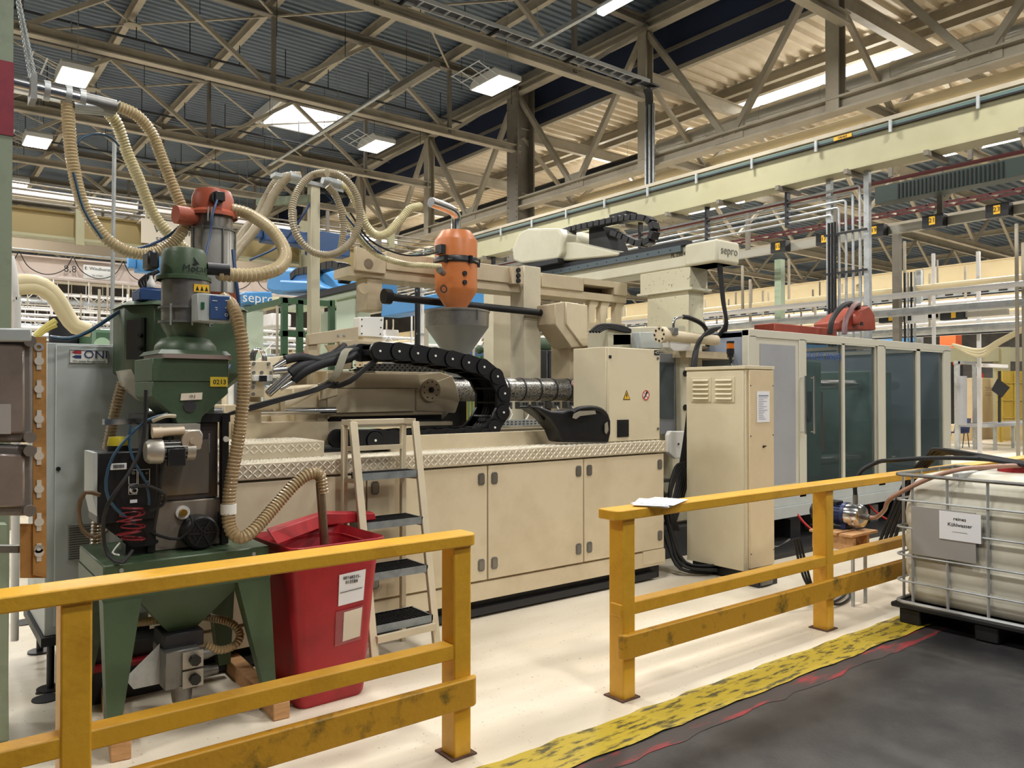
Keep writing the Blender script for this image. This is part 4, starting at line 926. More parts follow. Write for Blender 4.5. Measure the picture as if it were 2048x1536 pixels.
# base with red panel left of the bed
rb = thing('hose_manifold_base', 'black base frame with a red painted plate under the cooling pipes', 'base', (1.0, 4.95, 0))
B(.70, 1.24, 4.80, 5.0, .0, .28).build('frame', BLACK, rb, bevel=.004); B(.72, 1.2, 4.72, 4.80, .17, .19).build('red_plate', RED, rb); B(.72, 1.22, 4.72, 4.80, 0, .17).build('front_panel', DARKM, rb)
# ================================================================== COLUMN AND FUSE PANEL AT THE LEFT EDGE
lc = thing('building_column', 'sage green steel column at the left edge with a red painted band', 'column', (.22, 4.6, 0)); lc['kind'] = 'structure'
ce = at(22, 700, y=4.45).x
MB().ibeam((ce-.1, 4.6, 0), (ce-.1, 4.6, 10.6), .2, .3, .02, (0, 1, 0)).build('shaft', SAGE, lc)
B(ce-.205, ce+.003, 4.445, 4.76, at(10, 270, y=4.45).z*1, at(10, 122, y=4.45).z).build('red_band', mat('band_red', '#8c2a3a', .6, col2='#6e2130', scale=6), lc)
fp_ = thing('fuse_panel', 'dusty grey fuse panel with clear covers on a rust-brown slotted bracket', 'electrical panel', (.3, 3.6, .9))
YP = 3.6
GR = mat('panel_grime', '#77706a', .45, col2='#5c5550', scale=6, bump=.05)
plate([(-60, 655), (64, 657), (64, 683), (-60, 683)], YP-.04, .2, 'top_cover', GREYC, fp_, bevel=.006)
for (y0_, y1_) in ((668, 885), (888, 1032)):
    f_ = plate([(-60, y0_), (66, y0_+4), (66, y1_), (-60, y1_)], YP, .14, 'case', GR, fp_, bevel=.012, seg=2)
    plate([(-60, y0_+16), (50, y0_+22), (50, y1_-18), (-60, y1_-16)], YP-.02, .02, 'clear_cover', mat('cover_grime', '#8a7d74', .22, col2='#6b605a', scale=2.5, spec=.7), f_, bevel=.008)
    for yy in (y0_+14, y1_-10):
        MB().cyl((at(60, yy, y=YP-.03).x, YP-.035, at(60, yy, y=YP-.03).z), (at(60, yy, y=YP-.03).x, YP, at(60, yy, y=YP-.03).z), .022, 16).build('quarter_turn_lock', GR, f_)
plate([(-60, 808), (22, 808), (22, 868), (-60, 868)], YP-.024, .003, 'data_sheet', mat('sheet_grey', '#a9a4a2', .7), fp_)
BR = mat('bracket_rust', '#b98a50', .5, .2, col2='#8d6638', scale=9)
brk = plate([(66, 674), (93, 674), (93, 1156), (66, 1150)], YP+.02, .012, 'slotted_bracket', BR, fp_)
for k, yy in enumerate((722, 778, 838, 912, 978, 1044, 1105)):
    c0 = at(78, yy, y=YP+.018); s = MB().box(c0.x-.008, c0.x+.008, YP+.014, YP+.02, c0.z-.035, c0.z+.035).cyl((c0.x, YP+.012, c0.z), (c0.x, YP+.0205, c0.z), .017, 14)
    s.build('slot', mat('slot_light', '#cfc9bd', .7), brk)
for yy in (694, 1098):
    c0 = at(78, yy, y=YP+.01); ring(MB(), (c0.x, c0.z), .008, .017, YP+.012, 16).build('grommet', ALU, brk)
plate([(40, 1048), (93, 1048), (93, 1156), (40, 1156)], YP+.035, .012, 'lower_bracket', BR, fp_)
plate([(-60, 1092), (60, 1092), (60, 1106), (-60, 1106)], YP+.05, .04, 'strut', IRON, fp_)
plate([(-40, 1050), (14, 1050), (18, 1480), (-40, 1490)], 4.25, .1, 'support_leg', SAGE, fp_)
# ================================================================== INJECTION UNIT ON THE BED
def PX(pts, x): return [(at(p[0], p[1], x=x).y, at(p[0], p[1], x=x).z) for p in pts]      # (y, z) on a plane of constant x
iu = thing('injection_unit', 'cream injection carriage with perforated cover sliding on the machine bed', 'machine', (3.1, 6.0, 1.26))
YC = 5.6
B(2.56, 3.62, YC+.01, 6.5, 1.50, 1.86).build('carriage_body', CREAM_DK, iu, bevel=.01)
plate([(655, 745), (838, 748), (838, 776), (655, 776)], YC-.02, .05, 'upper_cover', CREAM_DK, iu, bevel=.003)
plate([(655, 777), (830, 777), (830, 822), (668, 826), (655, 840)], YC-.02, .04, 'lower_cover', CREAM_DK, iu, bevel=.003)
plate([(831, 777), (905, 750), (915, 775), (920, 800), (912, 826), (831, 823)], YC, .5, 'gear_end', CREAM_DK, iu, bevel=.01)
plate([(838, 748), (880, 744), (905, 752), (912, 777), (838, 777)], YC+.005, .5, 'gear_shoulder', CREAM_DK, iu, bevel=.008)
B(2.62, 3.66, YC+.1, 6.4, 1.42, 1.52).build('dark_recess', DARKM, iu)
plate([(668, 845), (905, 843), (905, 850), (668, 856)], YC-.02, .4, 'foot_plate', CREAM_DK, iu)
# round drive cover: lathe at the right end
q = at(905, 790, y=5.9)
MB().lathe((3.55, 6.0, 1.65), [(.0, -.01), (.22, 0), (.235, .1), (.225, .25), (.17, .32), (.1, .36)], 32, 'x').build('drive_cover', mat('drive_grey', '#8f8678', .4, .3, col2='#7d7568', scale=3), iu)
m = cylY(862, 780, .095, YC-.035, YC, 28).build('round_flange', CREAM_DK, iu)
f0 = at(862, 780, y=YC-.035); s = MB()
for k in range(9): s.cyl((f0.x+.07*math.cos(k*.7), YC-.04, f0.z+.07*math.sin(k*.7)), (f0.x+.07*math.cos(k*.7), YC-.03, f0.z+.07*math.sin(k*.7)), .006, 8)
tag(s.build('bolt', DARKM, m), kind='stuff'); MB().cyl((f0.x, YC-.05, f0.z), (f0.x, YC-.03, f0.z), .025, 6).cyl((f0.x, YC-.06, f0.z), (f0.x, YC-.05, f0.z), .012, 10).build('nut', BLACK, m)
B(3.75, 4.35, 6.32, 6.36, 1.28, 1.85).build('loop_dark_panel', BLACK, iu)  # dark panel added so the chain loop looks black inside
# perforated grille on top, the holes as short dark sleeves
pg = plate([(690, 744), (745, 727), (870, 728), (905, 744)], YC+.02, .008, 'perforated_cover', IRON, iu)
s = MB()
for r_ in range(3):
    for k in range(19-r_):
        c = at(700+k*10+r_*5, 740-r_*5, y=YC+.017); s.box(c.x-.008, c.x+.008, YC+.014, YC+.02, c.z-.004, c.z+.004)
tag(s.build('slot', BLACK, pg), kind='stuff')
# cast head at the left
plate([(585, 775), (640, 768), (655, 778), (655, 862), (628, 868), (590, 850)], YC+.02, .6, 'cast_head', CREAM, iu, bevel=.012)
plate([(640, 778), (655, 778), (655, 850), (634, 850)], YC-.0, .1, 'hinge_plate', CREAM_DK, iu)
plate([(640, 845), (690, 843), (690, 865), (655, 870)], YC-.03, .2, 'carriage_shoe', CREAM_DK, iu, bevel=.004)
plate([(640, 775), (676, 775), (676, 790), (640, 800)], YC-.035, .03, 'name_block', CREAM, iu, bevel=.003)
# head bracket frame above (trapezoid beam that carries the chain end)
hb = thing('chain_bracket', 'dusty cream bracket frame above the injection carriage holding the cable chain', 'bracket', (2.6, 5.75, 1.86))
plate([(617, 668), (717, 653), (718, 682), (617, 690)], 5.7, .06, 'cross_beam', CREAM_DK, hb, bevel=.004)
plate([(617, 690), (635, 688), (635, 745), (617, 745)], 5.72, .08, 'upright', CREAM_DK, hb, bevel=.004)
plate([(680, 682), (706, 680), (706, 738), (685, 738)], 5.66, .05, 'upright', CREAM_DK, hb, bevel=.004)
plate([(650, 690), (680, 688), (664, 712)], 5.9, .02, 'gusset', CREAM_DK, hb)
plate([(706, 682), (748, 684), (740, 690), (706, 690)], 5.68, .3, 'shelf', CREAM_DK, hb)
plate([(714, 688), (735, 690), (757, 720), (714, 720)], 5.55, .06, 'anchor_plate', ALU, hb)
plate([(560, 712), (640, 706), (640, 745), (540, 750)], 5.95, .5, 'rear_block', CREAM_DK, hb, bevel=.01)
for px in (655, 667): cylY(px+22, 671, .01, 5.695, 5.70, 8).build('bolt', ALU, hb)
# ------------------------------------------------------------------ cable chain
ec = thing('cable_chain', 'big black cable chain looping over the injection unit into its trough', 'cable chain', (3.5, 5.33, 1.27))
YF, YR = 5.17, 5.49
cp = [(758.6, 702.1), (797, 702.8), (834, 706.8), (869.3, 711.8), (903.4, 718.1), (935.8, 725.2), (966.7, 734), (993.6, 753), (1008, 786.9), (1005.6, 824.8), (987.8, 855)]
P = [V((at(a, b, y=YF).x, 0, at(a, b, y=YF).z)) for a, b in cp]
L0 = (P[1]-P[0]).length; zl = 1.335
p_ = P[-1].copy(); nxt = V((p_.x-.09, 0, zl)); P.append(nxt)
while P[-1].x > 2.80: P.append(V((P[-1].x-L0, 0, zl)))
R1 = .07
def link_mesh(L):
    m = MB()
    for y0, y1 in ((YF, YF+.03), (YR-.03, YR)):
        n = 8; poly = [(R1*math.cos(PI/2+i*PI/n), R1*math.sin(PI/2+i*PI/n)) for i in range(n+1)]+[(L+R1*.85*math.cos(-PI/2+i*PI/n), R1*.85*math.sin(-PI/2+i*PI/n)) for i in range(n+1)]
        m.prism(poly, 'y', y0, y1)
    m.cyl((0, YF-.012, 0), (0, YF, 0), R1*.92, 18)
    m.box(L*.08, L*.98, YF+.03, YR-.03, .052, .06)
    m.box(L*.45, L*.55, YF+.03, YR-.03, .045, .06).box(L*.45, L*.55, YF+.03, YR-.03, -.06, -.045)
    return m
lk = link_mesh(L0).build('chain_link', BLACK, ec, origin=None)
lk.data.transform(Matrix.Translation(ORG[ec.name]))
pin = MB().cyl((0, YF-.018, 0), (0, YF-.012, 0), .009, 10).build('pin', WHITE, ec); pin.data.transform(Matrix.Translation(ORG[ec.name]))
for i in range(len(P)-1):
    d = P[i+1]-P[i]; rot = (0, -math.atan2(d.z, d.x), 0)
    for src in ((lk, pin) if i == 0 else (lk.copy(), pin.copy())):
        if i: COL.objects.link(src); src.parent = ec
        src.location = P[i]-ORG[ec.name]; src.rotation_euler = rot
for k in range(6):
    yy = YF+.06+k*.04; MB().tube(smooth_path([V((p.x, yy, p.z)) for p in P[:-1]], .04), .022, 7).build('cable', RUBBER, ec)
# a second chain behind the end of the trough
ec2 = thing('cable_chain', 'short end of a second black cable chain at the left end of the trough', 'cable chain', (2.7, 5.33, 1.26))
for k in range(2):
    c = at(748-k*38, 882, y=5.09); o = lk.copy(); COL.objects.link(o); o.parent = ec2; o.location = V((c.x, -.09, c.z+.005))-ORG[ec2.name]+V((0, 0, 0)); 
    o = pin.copy(); COL.objects.link(o); o.parent = ec2; o.location = V((c.x, -.09, c.z+.005))-ORG[ec2.name]
# ------------------------------------------------------------------ barrel with heater boxes
ba = thing('heated_barrel', 'silver perforated barrel guard with a row of dark heater connector boxes', 'machine', (4.8, 6.1, 1.5))
PERF = mat('perforated_silver', '#a7a5a0', .35, .8, col2='#3a3937', scale=90, mix=(.5, .56))
MB().cyl((3.8, 6.1, 1.72), (6.3, 6.1, 1.72), .115, 32).build('guard_tube', PERF, ba)
for k in range(9):
    x = 4.62+k*.205; MB().cyl((x, 6.1, 1.72), (x+.02, 6.1, 1.72), .118, 32).build('band', DARKM, ba)
    h = MB().box(x-.11, x-.0, 5.93, 6.02, 1.53, 1.60).build('heater_box', mat('heater_grey', '#5e5d5b', .5, .5), ba, bevel=.004)
    for dx in (-.08, -.045): B(x+dx, x+dx+.02, 5.925, 5.93, 1.565, 1.59).build('socket', BLACK, h)
    cable_mb([(x-.05, 5.93, 1.55), (x-.03, 5.9, 1.48), (x-.09, 5.88, 1.42)], .007, mb=MB()).build('lead', WHITE, h)
B(4.4, 6.2, 5.84, 5.88, 1.37, 1.43).build('perforated_tray', ALU, ba)
s = MB()
for k in range(36): s.box(4.43+k*.048, 4.455+k*.048, 5.836, 5.84, 1.385, 1.393).box(4.43+k*.048, 4.455+k*.048, 5.836, 5.84, 1.408, 1.416)
tag(s.build('slot', DARKM, ba), kind='stuff')
B(4.3, 6.3, 5.9, 6.3, 1.256, 1.34).build('carriage_rail', CREAM_DK, ba)
for x in (4.4, 6.1): B(x, x+.08, 5.95, 6.25, 1.3, 1.62).build('barrel_support', CREAM_DK, ba)
for px, mm in ((1150, RD), (1165, BLUE)):
    c = at(px, 767, y=5.97); o = MB().cyl((c.x, 5.985, c.z), (c.x, 5.975, c.z), .035, 20).build('sticker', WHITE if mm is RD else BLUE, ba)
    if mm is RD: ring(MB(), (c.x, c.z), .027, .035, 5.973).beam((c.x-.02, 5.974, c.z+.02), (c.x+.02, 5.974, c.z-.02), .006, .002, (0, 1, 0)).build('red_ring', RD, o)
# ------------------------------------------------------------------ steel hopper and orange loader
mh = thing('steel_hopper', 'round stainless feed hopper with a steep cone behind the cable chain', 'hopper', (3.97, 6.1, 1.8))
hx_ = at(914, 650, y=6.1).x; zt = at(914, 614, y=5.8).z
GH = mat('galvanised_cone', '#8c8e8b', .45, .15, col2='#7c7e7b', scale=3)
MB().lathe((hx_, 6.1, 0), [(.09, 1.83), (.10, 2.02), (.298, zt-.15)], 40).build('cone', GH, mh)
MB().lathe((hx_, 6.1, 0), [(.298, zt-.15), (.302, zt-.02), (.31, zt-.015), (.31, zt), (.25, zt+.012), (.0005, zt+.015)], 40).build('rim_cylinder', STAIN, mh)
s = MB()
for k in range(7): s.sphere((hx_+.02, 5.79, zt-.01-k*.014), .008, 6)
s.build('chain', IRON, mh)
ol = thing('hopper_loader', 'orange hopper loader with black clamp ring standing on the round steel hopper', 'loader', (hx_, 6.1, zt+.01))
ox = at(912, 500, y=6.1).x; r = .2; zo = lambda py: at(912, py, y=6.1-r).z; zb = zt+.012
MB().lathe((ox, 6.1, 0), [(.09, zb), (.10, zb+.02), (r*.98, zb+.17), (r, zb+.20), (r, zo(521))], 36).build('lower_body', ORANGE, ol)
MB().lathe((ox, 6.1, 0), [(r*1.0, zo(518)), (r*1.0, zo(474)), (r*.97, zo(470)), (r*.72, zo(453)), (r*.0025, zo(452))], 36).build('upper_hood', ORANGE, ol)
MB().lathe((ox, 6.1, 0), [(r*1.02, zo(521)), (r*1.07, zo(519)), (r*1.07, zo(511)), (r*1.02, zo(508))], 36).build('clamp_ring', BLACK, ol)
MB().lathe((ox, 6.1, 0), [(r*1.08, zo(517.5)), (r*1.085, zo(516))], 36).build('steel_band', CHROME, ol)
for a in (-2.6, -1.5, -.4): MB().beam((ox+r*1.08*math.cos(a), 6.1+r*1.08*math.sin(a), zo(524)), (ox+r*1.12*math.cos(a), 6.1+r*1.12*math.sin(a), zo(508)), .03, .02).build('clamp', BLACK, ol)
for py in (547, 565): c = at(927, py, y=5.92); MB().cyl((c.x, 5.93, c.z), (c.x, 5.89, c.z), .022, 14).build('knob', BLACK, ol)
c = at(882, 541, y=5.92); MB().cyl((c.x-.03, 5.9, c.z), (c.x+.06, 5.98, c.z-.01), .03, 14).build('inlet_valve', IRON, ol)
B(ox-r*1.15, ox-r*.9, 6.0, 6.1, zo(505), zo(487)).build('sensor_box', BLACK, ol)
c = at(887, 578, y=5.93); s = MB(); ring(s, (c.x, c.z), .025, .037, 5.925); s.build('lever_ring', BLACK, ol)
MB().tube(smooth_path([(ox, 6.1, zo(452)-.02), (ox, 6.1, zo(430)), (ox-.02, 6.08, zo(418)), (ox-.1, 6.06, zo(411)), (ox-.34, 6.0, zo(407))], .02), .046, 14).build('steel_elbow', CHROME, ol)
# ------------------------------------------------------------------ portal frame behind the barrel
YG = 6.45
pf = thing('portal_frame', 'long cream portal beam on square posts behind the orange loader', 'frame', (4.8, 6.6, 1.26))
a, b = at(772, 499, y=YG), at(1048, 545, y=YG); zt1 = at(1023, 534, y=YG).z; zm = at(1023, 567, y=YG).z; zl1 = at(1045, 585, y=YG).z
xr = at(1255, 565, y=YG).x
B(a.x, at(1024, 540, y=YG).x, YG, YG+.3, zm, zt1).build('box_beam', CREAM_DK, pf, bevel=.006); B(at(700, 540, y=YG).x, xr, YG+.02, YG+.34, zl1, zm).build('ledge', CREAM_DK, pf)
xs0, xs1 = at(1083, 560, y=YG).x, xr
B(xs0, at(1168, 560, y=YG).x, YG+.0, YG+.28, zm, zt1-.02).build('box_beam', CREAM_DK, pf, bevel=.006); B(at(1228, 560, y=YG).x, xr, YG, YG+.28, zm, zt1-.02).build('box_beam', CREAM_DK, pf, bevel=.006)
B(at(1168, 560, y=YG).x, at(1228, 560, y=YG).x, YG, YG+.28, zt1-.09, zt1-.02).build('slot_lintel', CREAM_DK, pf)
B(at(1168, 560, y=YG).x, at(1228, 560, y=YG).x, YG+.2, YG+.28, zm, zt1-.09).build('slot_back', mat('recess_brown', '#5d4a3c', .8), pf)
B(at(1048, 600, y=YG-.04).x, at(1082, 600, y=YG-.04).x, YG-.04, YG+.2, 1.3, at(1060, 532, y=YG-.04).z).build('front_post', mat('post_cream', '#cdc4ac', .5, col2='#b8ae96', scale=2), pf, bevel=.006)
pc = plate([(1024, 532), (1046, 534), (1046, 568), (1024, 567)], YG-.05, .06, 'bolt_plate', CREAM_DK, pf)
for py in (540, 551, 561): cylY(1038, py, .025, YG-.07, YG-.05, 12).build('bolt', BLACK, pc)
B(at(987, 600, y=7.5).x, at(1022, 600, y=7.5).x, 7.5, 7.7, 1.1, 2.95).build('rear_post', MATS['post_cream'], pf)
B(at(738, 580, y=YG).x, at(769, 580, y=YG).x, YG+.04, YG+.26, at(750, 620, y=YG).z, zl1).build('left_drop', CREAM_DK, pf, bevel=.005)
m = plate([(712, 492), (772, 512), (772, 548), (712, 540)], YG-.02, .05, 'end_plate', CREAM_DK, pf, bevel=.004)
c = at(738, 527, y=YG-.03); MB().cyl((c.x, YG-.026, c.z), (c.x, YG-.018, c.z), .045, 20).build('opening', mat('opening_dark', '#7d6f5e', .8), m)
for px in (1190, 1213, 1243):
    plate([(px-9, 600), (px+8, 600), (px+6, 611), (px+1, 617), (px, 650), (px-12, 650), (px-12, 617)], YG+.05, .08, 'web_rib', CREAM, pf, bevel=.004)
plate([(1170, 645), (1250, 648), (1250, 668), (1170, 665)], YG+.04, .3, 'lower_beam', CREAM_DK, pf)
MB().cyl((at(768, 593, y=YG-.1).x, YG-.1, at(768, 593, y=YG-.1).z), (at(1135, 631, y=YG-.1).x, YG-.1, at(1135, 631, y=YG-.1).z), .036, 16).build('black_rod', RUBBER, pf)
for px, py in ((773, 593), (1127, 630)):
    c = at(px, py, y=YG-.1); MB().cyl((c.x-.03, YG-.1, c.z), (c.x+.04, YG-.1, c.z), .07, 18).build('rod_flange', RUBBER, pf)
cylY(728, 577, .05, YG-.0, YG+.04, 20).build('round_boss', CREAM_DK, pf)
# gusset arm and fixed platen
ga = thing('nozzle_arm', 'cream bent bracket arm beside the switch cabinet holding the black rod', 'bracket', (5.6, 6.1, 1.9))
plate([(1132, 603), (1176, 610), (1175, 666), (1205, 667), (1205, 692), (1165, 694), (1132, 648)], 6.1, .35, 'arm', CREAM, ga, bevel=.012)
plate([(1110, 607), (1131, 603), (1131, 648), (1163, 694), (1143, 696), (1110, 648)], 6.12, .3, 'arm_side', CREAM_DK, ga, bevel=.008)
B(5.6, 5.95, 6.2, 6.5, 1.3, 2.2).build('arm_foot', CREAM_DK, ga)
hm = thing('hydraulic_motor', 'black hydraulic motor and hoses above the switch cabinet', 'motor', (5.6, 5.7, 2.09))
a = at(1208, 680, y=5.7); b = at(1225, 680, y=5.7)
MB().cyl((a.x, 5.75, a.z), (b.x+.1, 5.75, a.z-.01), .085, 24).cyl((a.x+.07, 5.75, a.z), (a.x+.085, 5.75, a.z), .092, 24).build('motor_drum', BLACK, hm)
plate([(1226, 668), (1262, 668), (1262, 690), (1226, 691)], 5.62, .15, 'valve_block', mat('valve_grey', '#3e4650', .5), hm, bevel=.006)
plate([(1262, 655), (1282, 655), (1282, 690), (1262, 690)], 5.66, .2, 'end_block', BLACK, hm, bevel=.006)
for k in range(4): cable_mb(HP([(1180+k*6, 664, 5.6), (1200+k*5, 650+k*2, 5.6), (1240, 652+k*3, 5.6), (1270, 664+k, 5.65)]), .014, mb=MB()).build('hose', RUBBER, hm)
fx = thing('fixed_platen', 'cream fixed platen casting with round holes left of the guard housing', 'machine', (6.7, 5.8, 0))
B(6.35, 6.9, 5.45, 7.3, .3, 2.3).build('casting', mat('cast_cream', '#cbc6b0', .5, col2='#b1ab93', scale=3), fx, bevel=.03)
B(6.0, 7.1, 5.3, 7.4, .0, .3).build('foot', DARKM, fx)
fw = plate([(1320, 706), (1358, 708), (1360, 862), (1320, 870)], 5.38, .05, 'window_frame', mat('frame_grey', '#7f8286', .45), fx, bevel=.004)
gp = plate([(1318, 724), (1348, 725), (1348, 838), (1318, 836)], 5.37, .012, 'glass_pane', GLASS_T, fw)
plate([(1300, 724), (1345, 724), (1345, 838), (1300, 838)], 5.44, .006, 'mould_face', TEAL, fx)
cylY(1318, 790, .13, 5.425, 5.44, 24).build('dark_disc', DARKM, fx)
cs = plate([(1360, 690), (1378, 690), (1380, 885), (1362, 880)], 5.32, .13, 'tie_bar_casting', MATS['cast_cream'], fx, bevel=.012, seg=2)
for py in (747, 815): cylY(1371, py, .032, 5.312, 5.32, 18).build('hole', BLACK, cs)
plate([(1215, 655), (1372, 652), (1372, 700), (1215, 700)], 5.62, .3, 'upper_casting', MATS['cast_cream'], fx, bevel=.01)
plate([(1280, 664), (1325, 664), (1325, 697), (1280, 697)], 5.45, .12, 'grey_block', GREYC, fx, bevel=.006)
plate([(1340, 680), (1382, 680), (1382, 700), (1376, 702), (1348, 702), (1340, 695)], 5.2, .1, 'white_cover', WHITE, fx, bevel=.008, seg=2)
plate([(1341, 862), (1378, 862), (1378, 915), (1350, 918), (1337, 905), (1337, 870)], 5.2, .05, 'lower_cover', WHITE, fx, bevel=.01, seg=2)
cylY(1358, 888, .01, 5.19, 5.2, 8).build('bolt', BLACK, fx)
hc = thing('hydraulic_cylinder', 'cream hydraulic cylinder with a bolted end flange and steel elbow pipe', 'cylinder', (6.3, 5.2, 2.2))
a = at(1328, 670, y=5.2); b = at(1432, 680, y=5.2)
MB().cyl(a, (b.x, 5.2, a.z-.02), .056, 24).build('barrel', CREAM, hc); MB().cyl((a.x-.07, 5.2, a.z), (a.x+.0, 5.2, a.z), .082, 10).build('end_flange', CREAM, hc)
for k in range(8): MB().cyl((a.x-.076, 5.2+.06*math.cos(k*PI/4), a.z+.06*math.sin(k*PI/4)), (a.x-.068, 5.2+.06*math.cos(k*PI/4), a.z+.06*math.sin(k*PI/4)), .011, 8).build('bolt', BLACK, hc)
c = at(1347, 662, y=5.15); B(c.x-.03, c.x+.04, 5.12, 5.2, c.z-.04, c.z+.03).build('port_block', IRON, hc, bevel=.004)
MB().tube(smooth_path([c, c+V((0, 0, .08)), c+V((.03, 0, .125)), c+V((.15, 0, .15))], .01), .014, 10).build('steel_elbow', CHROME, hc)
MB().tube(smooth_path([c+V((.15, 0, .15)), c+V((.25, 0, .145)), c+V((.45, 0, .09)), c+V((.62, .05, -.02)), c+V((.66, .1, -.12))], .03), .024, 10).build('pressure_hose', RUBBER, hc)
MB().cyl((6.9, 5.6, 2.23), (7.6, 5.6, 2.23), .06, 18).build('second_barrel', CREAM, hc); B(6.5, 7.05, 5.5, 5.7, 2.2, 2.31).build('valve', MATS['cast_cream'], hc, bevel=.01)
B(6.3, 7.1, 5.2, 5.65, 2.05, 2.12).build('cradle', CREAM_DK, hc)
# ------------------------------------------------------------------ take-out robot
rb = thing('takeout_robot', 'cream linear take-out robot with black cable chain on a stained pedestal', 'robot', (7.1, 6.2, 2.3))
RX = 6.9; SP = mat('robot_cream', '#d7d3bd', .42, col2='#cbc6ad', scale=2)
SPEC = mat('stained_cream', '#d3cdb2', .5, col2='#4d4334', scale=28, mix=(.62, .67))
ye = 5.284
B(RX, 7.26, ye, 9.1, 3.10, 3.335).build('beam', SP, rb, bevel=.02, seg=2)
B(RX-.02, 7.28, ye-.03, ye+.42, 3.10, 3.35).build('end_cap', SP, rb, bevel=.03, seg=3)
text('maker_lettering', 'sepro', .13, (7.09, ye-.034, 3.235), mat('grey_letters', '#77746a', .5), rb)
text('lettering', 'FL 230/4', .06, (RX-.006, 5.8, 3.25), DARKM, rb, '-x')
B(RX-.045, RX, ye+.45, 9.0, 3.275, 3.345).build('guide_rail', mat('rail_slate', '#5b666c', .4, .4), rb)
B(RX-.03, RX+.1, ye+.4, 9.0, 3.345, 3.40).build('rail_top', DARKM, rb)
s = MB()
for k in range(20): s.cyl((RX-.05, ye+.6+k*.17, 3.31), (RX-.045, ye+.6+k*.17, 3.31), .008, 6)
tag(s.build('screw', BLACK, rb), kind='stuff')
B(RX+.0, 7.215, 5.638, 6.39, 2.86, 3.10).build('head_plate', SPEC, rb, bevel=.008); B(RX-.02, 7.235, 5.6, 6.42, 2.84, 2.865).build('collar', SP, rb)
B(RX+.02, 7.19, 5.675, 6.294, 2.30, 2.86).build('pedestal', SPEC, rb, bevel=.008)
B(6.4, 7.25, 5.63, 6.42, 2.27, 2.32).build('foot_plate', SP, rb)
B(RX-.15, 7.4, 7.7, 8.9, 3.40, 3.46).build('carriage', DARKM, rb)
# motor cover, rounded wedge
def yz(p): return PX([p], RX)[0]
cv = PX([(1028, 522), (1025, 499), (1040, 466), (1056, 457), (1118, 456), (1127, 470), (1127, 505), (1118, 520), (1045, 528)], RX-.1)
MB().prism(cv, 'x', RX-.12, 7.5).build('motor_cover', SP, rb, bevel=.035, seg=3, ang=50)
MB().prism(PX([(1118, 484), (1150, 484), (1238, 505), (1236, 512), (1118, 522)], RX-.05), 'x', RX-.05, 7.35).build('arm_cover', SP, rb, bevel=.03, seg=2)
MB().prism(PX([(1178, 455), (1205, 452), (1228, 505), (1178, 492)], RX+.2), 'x', RX+.2, RX+.5).build('drive_box', BLACK, rb)
B(RX+.3, RX+.5, 6.9, 7.2, 3.9, 4.0).build('top_box', BLACK, rb)
rc = thing('robot_cable_chain', 'black cable chain arching above the cream take-out robot', 'cable chain', (7.2, 7.2, 3.6))
pts = [at(a, b, x=RX+.12) for a, b in ((1128, 478), (1122, 468), (1150, 458), (1200, 447), (1260, 436), (1290, 436), (1306, 446), (1310, 462), (1304, 480), (1280, 488), (1240, 470), (1225, 465))]
sp2 = smooth_path(pts, .05); s = None
acc = 0; last = sp2[0]
for p in sp2[1:]:
    if (p-last).length > .085:
        MB().beam(last, last+(p-last)*.9, .13, .075, (1, 0, 0) if False else (0, 0, 1)).build('chain_link', BLACK, rc, bevel=.006) if abs((p-last).normalized().z) < .8 else MB().beam(last, last+(p-last)*.9, .13, .075, (0, 1, 0)).build('chain_link', BLACK, rc, bevel=.006)
        last = p
cb_ = thing('cable_drop', 'black cable bundle hanging from the robot end cap to the housing', 'cable', (7.0, 5.3, 2.3))
for k in range(4): cable_mb([(7.0+k*.018, ye+.05, 3.10), (7.03+k*.012, ye+.02, 2.7), (7.06+k*.01, ye, 2.45), (7.05+k*.04, ye+.1, 2.31)], .014, mb=MB()).build('cable', RUBBER, cb_)
cg_ = thing('cable_loom', 'loom of black cables arching down left of the guard housing', 'cable', (6.6, 5.15, 1.0))
for k in range(6): cable_mb(HP([(1440-k*3, 655+k*2, 5.1), (1415-k*3, 662+k*3, 5.05), (1398-k*3+k, 690+k*3, 5.05), (1392-k*1.5, 730, 5.0), (1390-k*2, 770, 5.0), (1386-k*3, 860, 5.0), (1375-k*4, 960, 5.0), (1352-k*3, 1040, 4.95)]), .013, mb=MB()).build('cable', RUBBER, cg_)
fc = thing('floor_cables', 'tangle of black cables on the floor between the bed and the tall cabinet', 'cable', (5.7, 4.8, 0))
for k in range(7):
    r_ = random.random; cable_mb([(5.62+.05*r_(), 5.0, .5+.1*k), (5.6+.1*r_(), 4.85, .25+.03*k), (5.62+.1*r_(), 4.72, .06+.01*k), (5.85+.1*r_(), 4.5+.1*r_(), .02+.012*k), (6.0, 4.62+.05*k, .02)], .014, mb=MB()).build('cable', RUBBER, fc)
for k in range(4): cable_mb(HP([(1345+k*4, 1060, 4.9), (1338, 1010-k*5, 4.85), (1350, 960-k*8, 4.9), (1372-k, 925, 4.95)]), .013, mb=MB()).build('cable', RUBBER, fc)
B(5.56, 5.9, 5.3, 5.7, 0, .9).build('manifold_block', DARKM, fc)
for z in (.55, .68, .82): B(5.5, 5.9, 5.05, 5.3, z, z+.03).build('pipe_rack', IRON, fc)
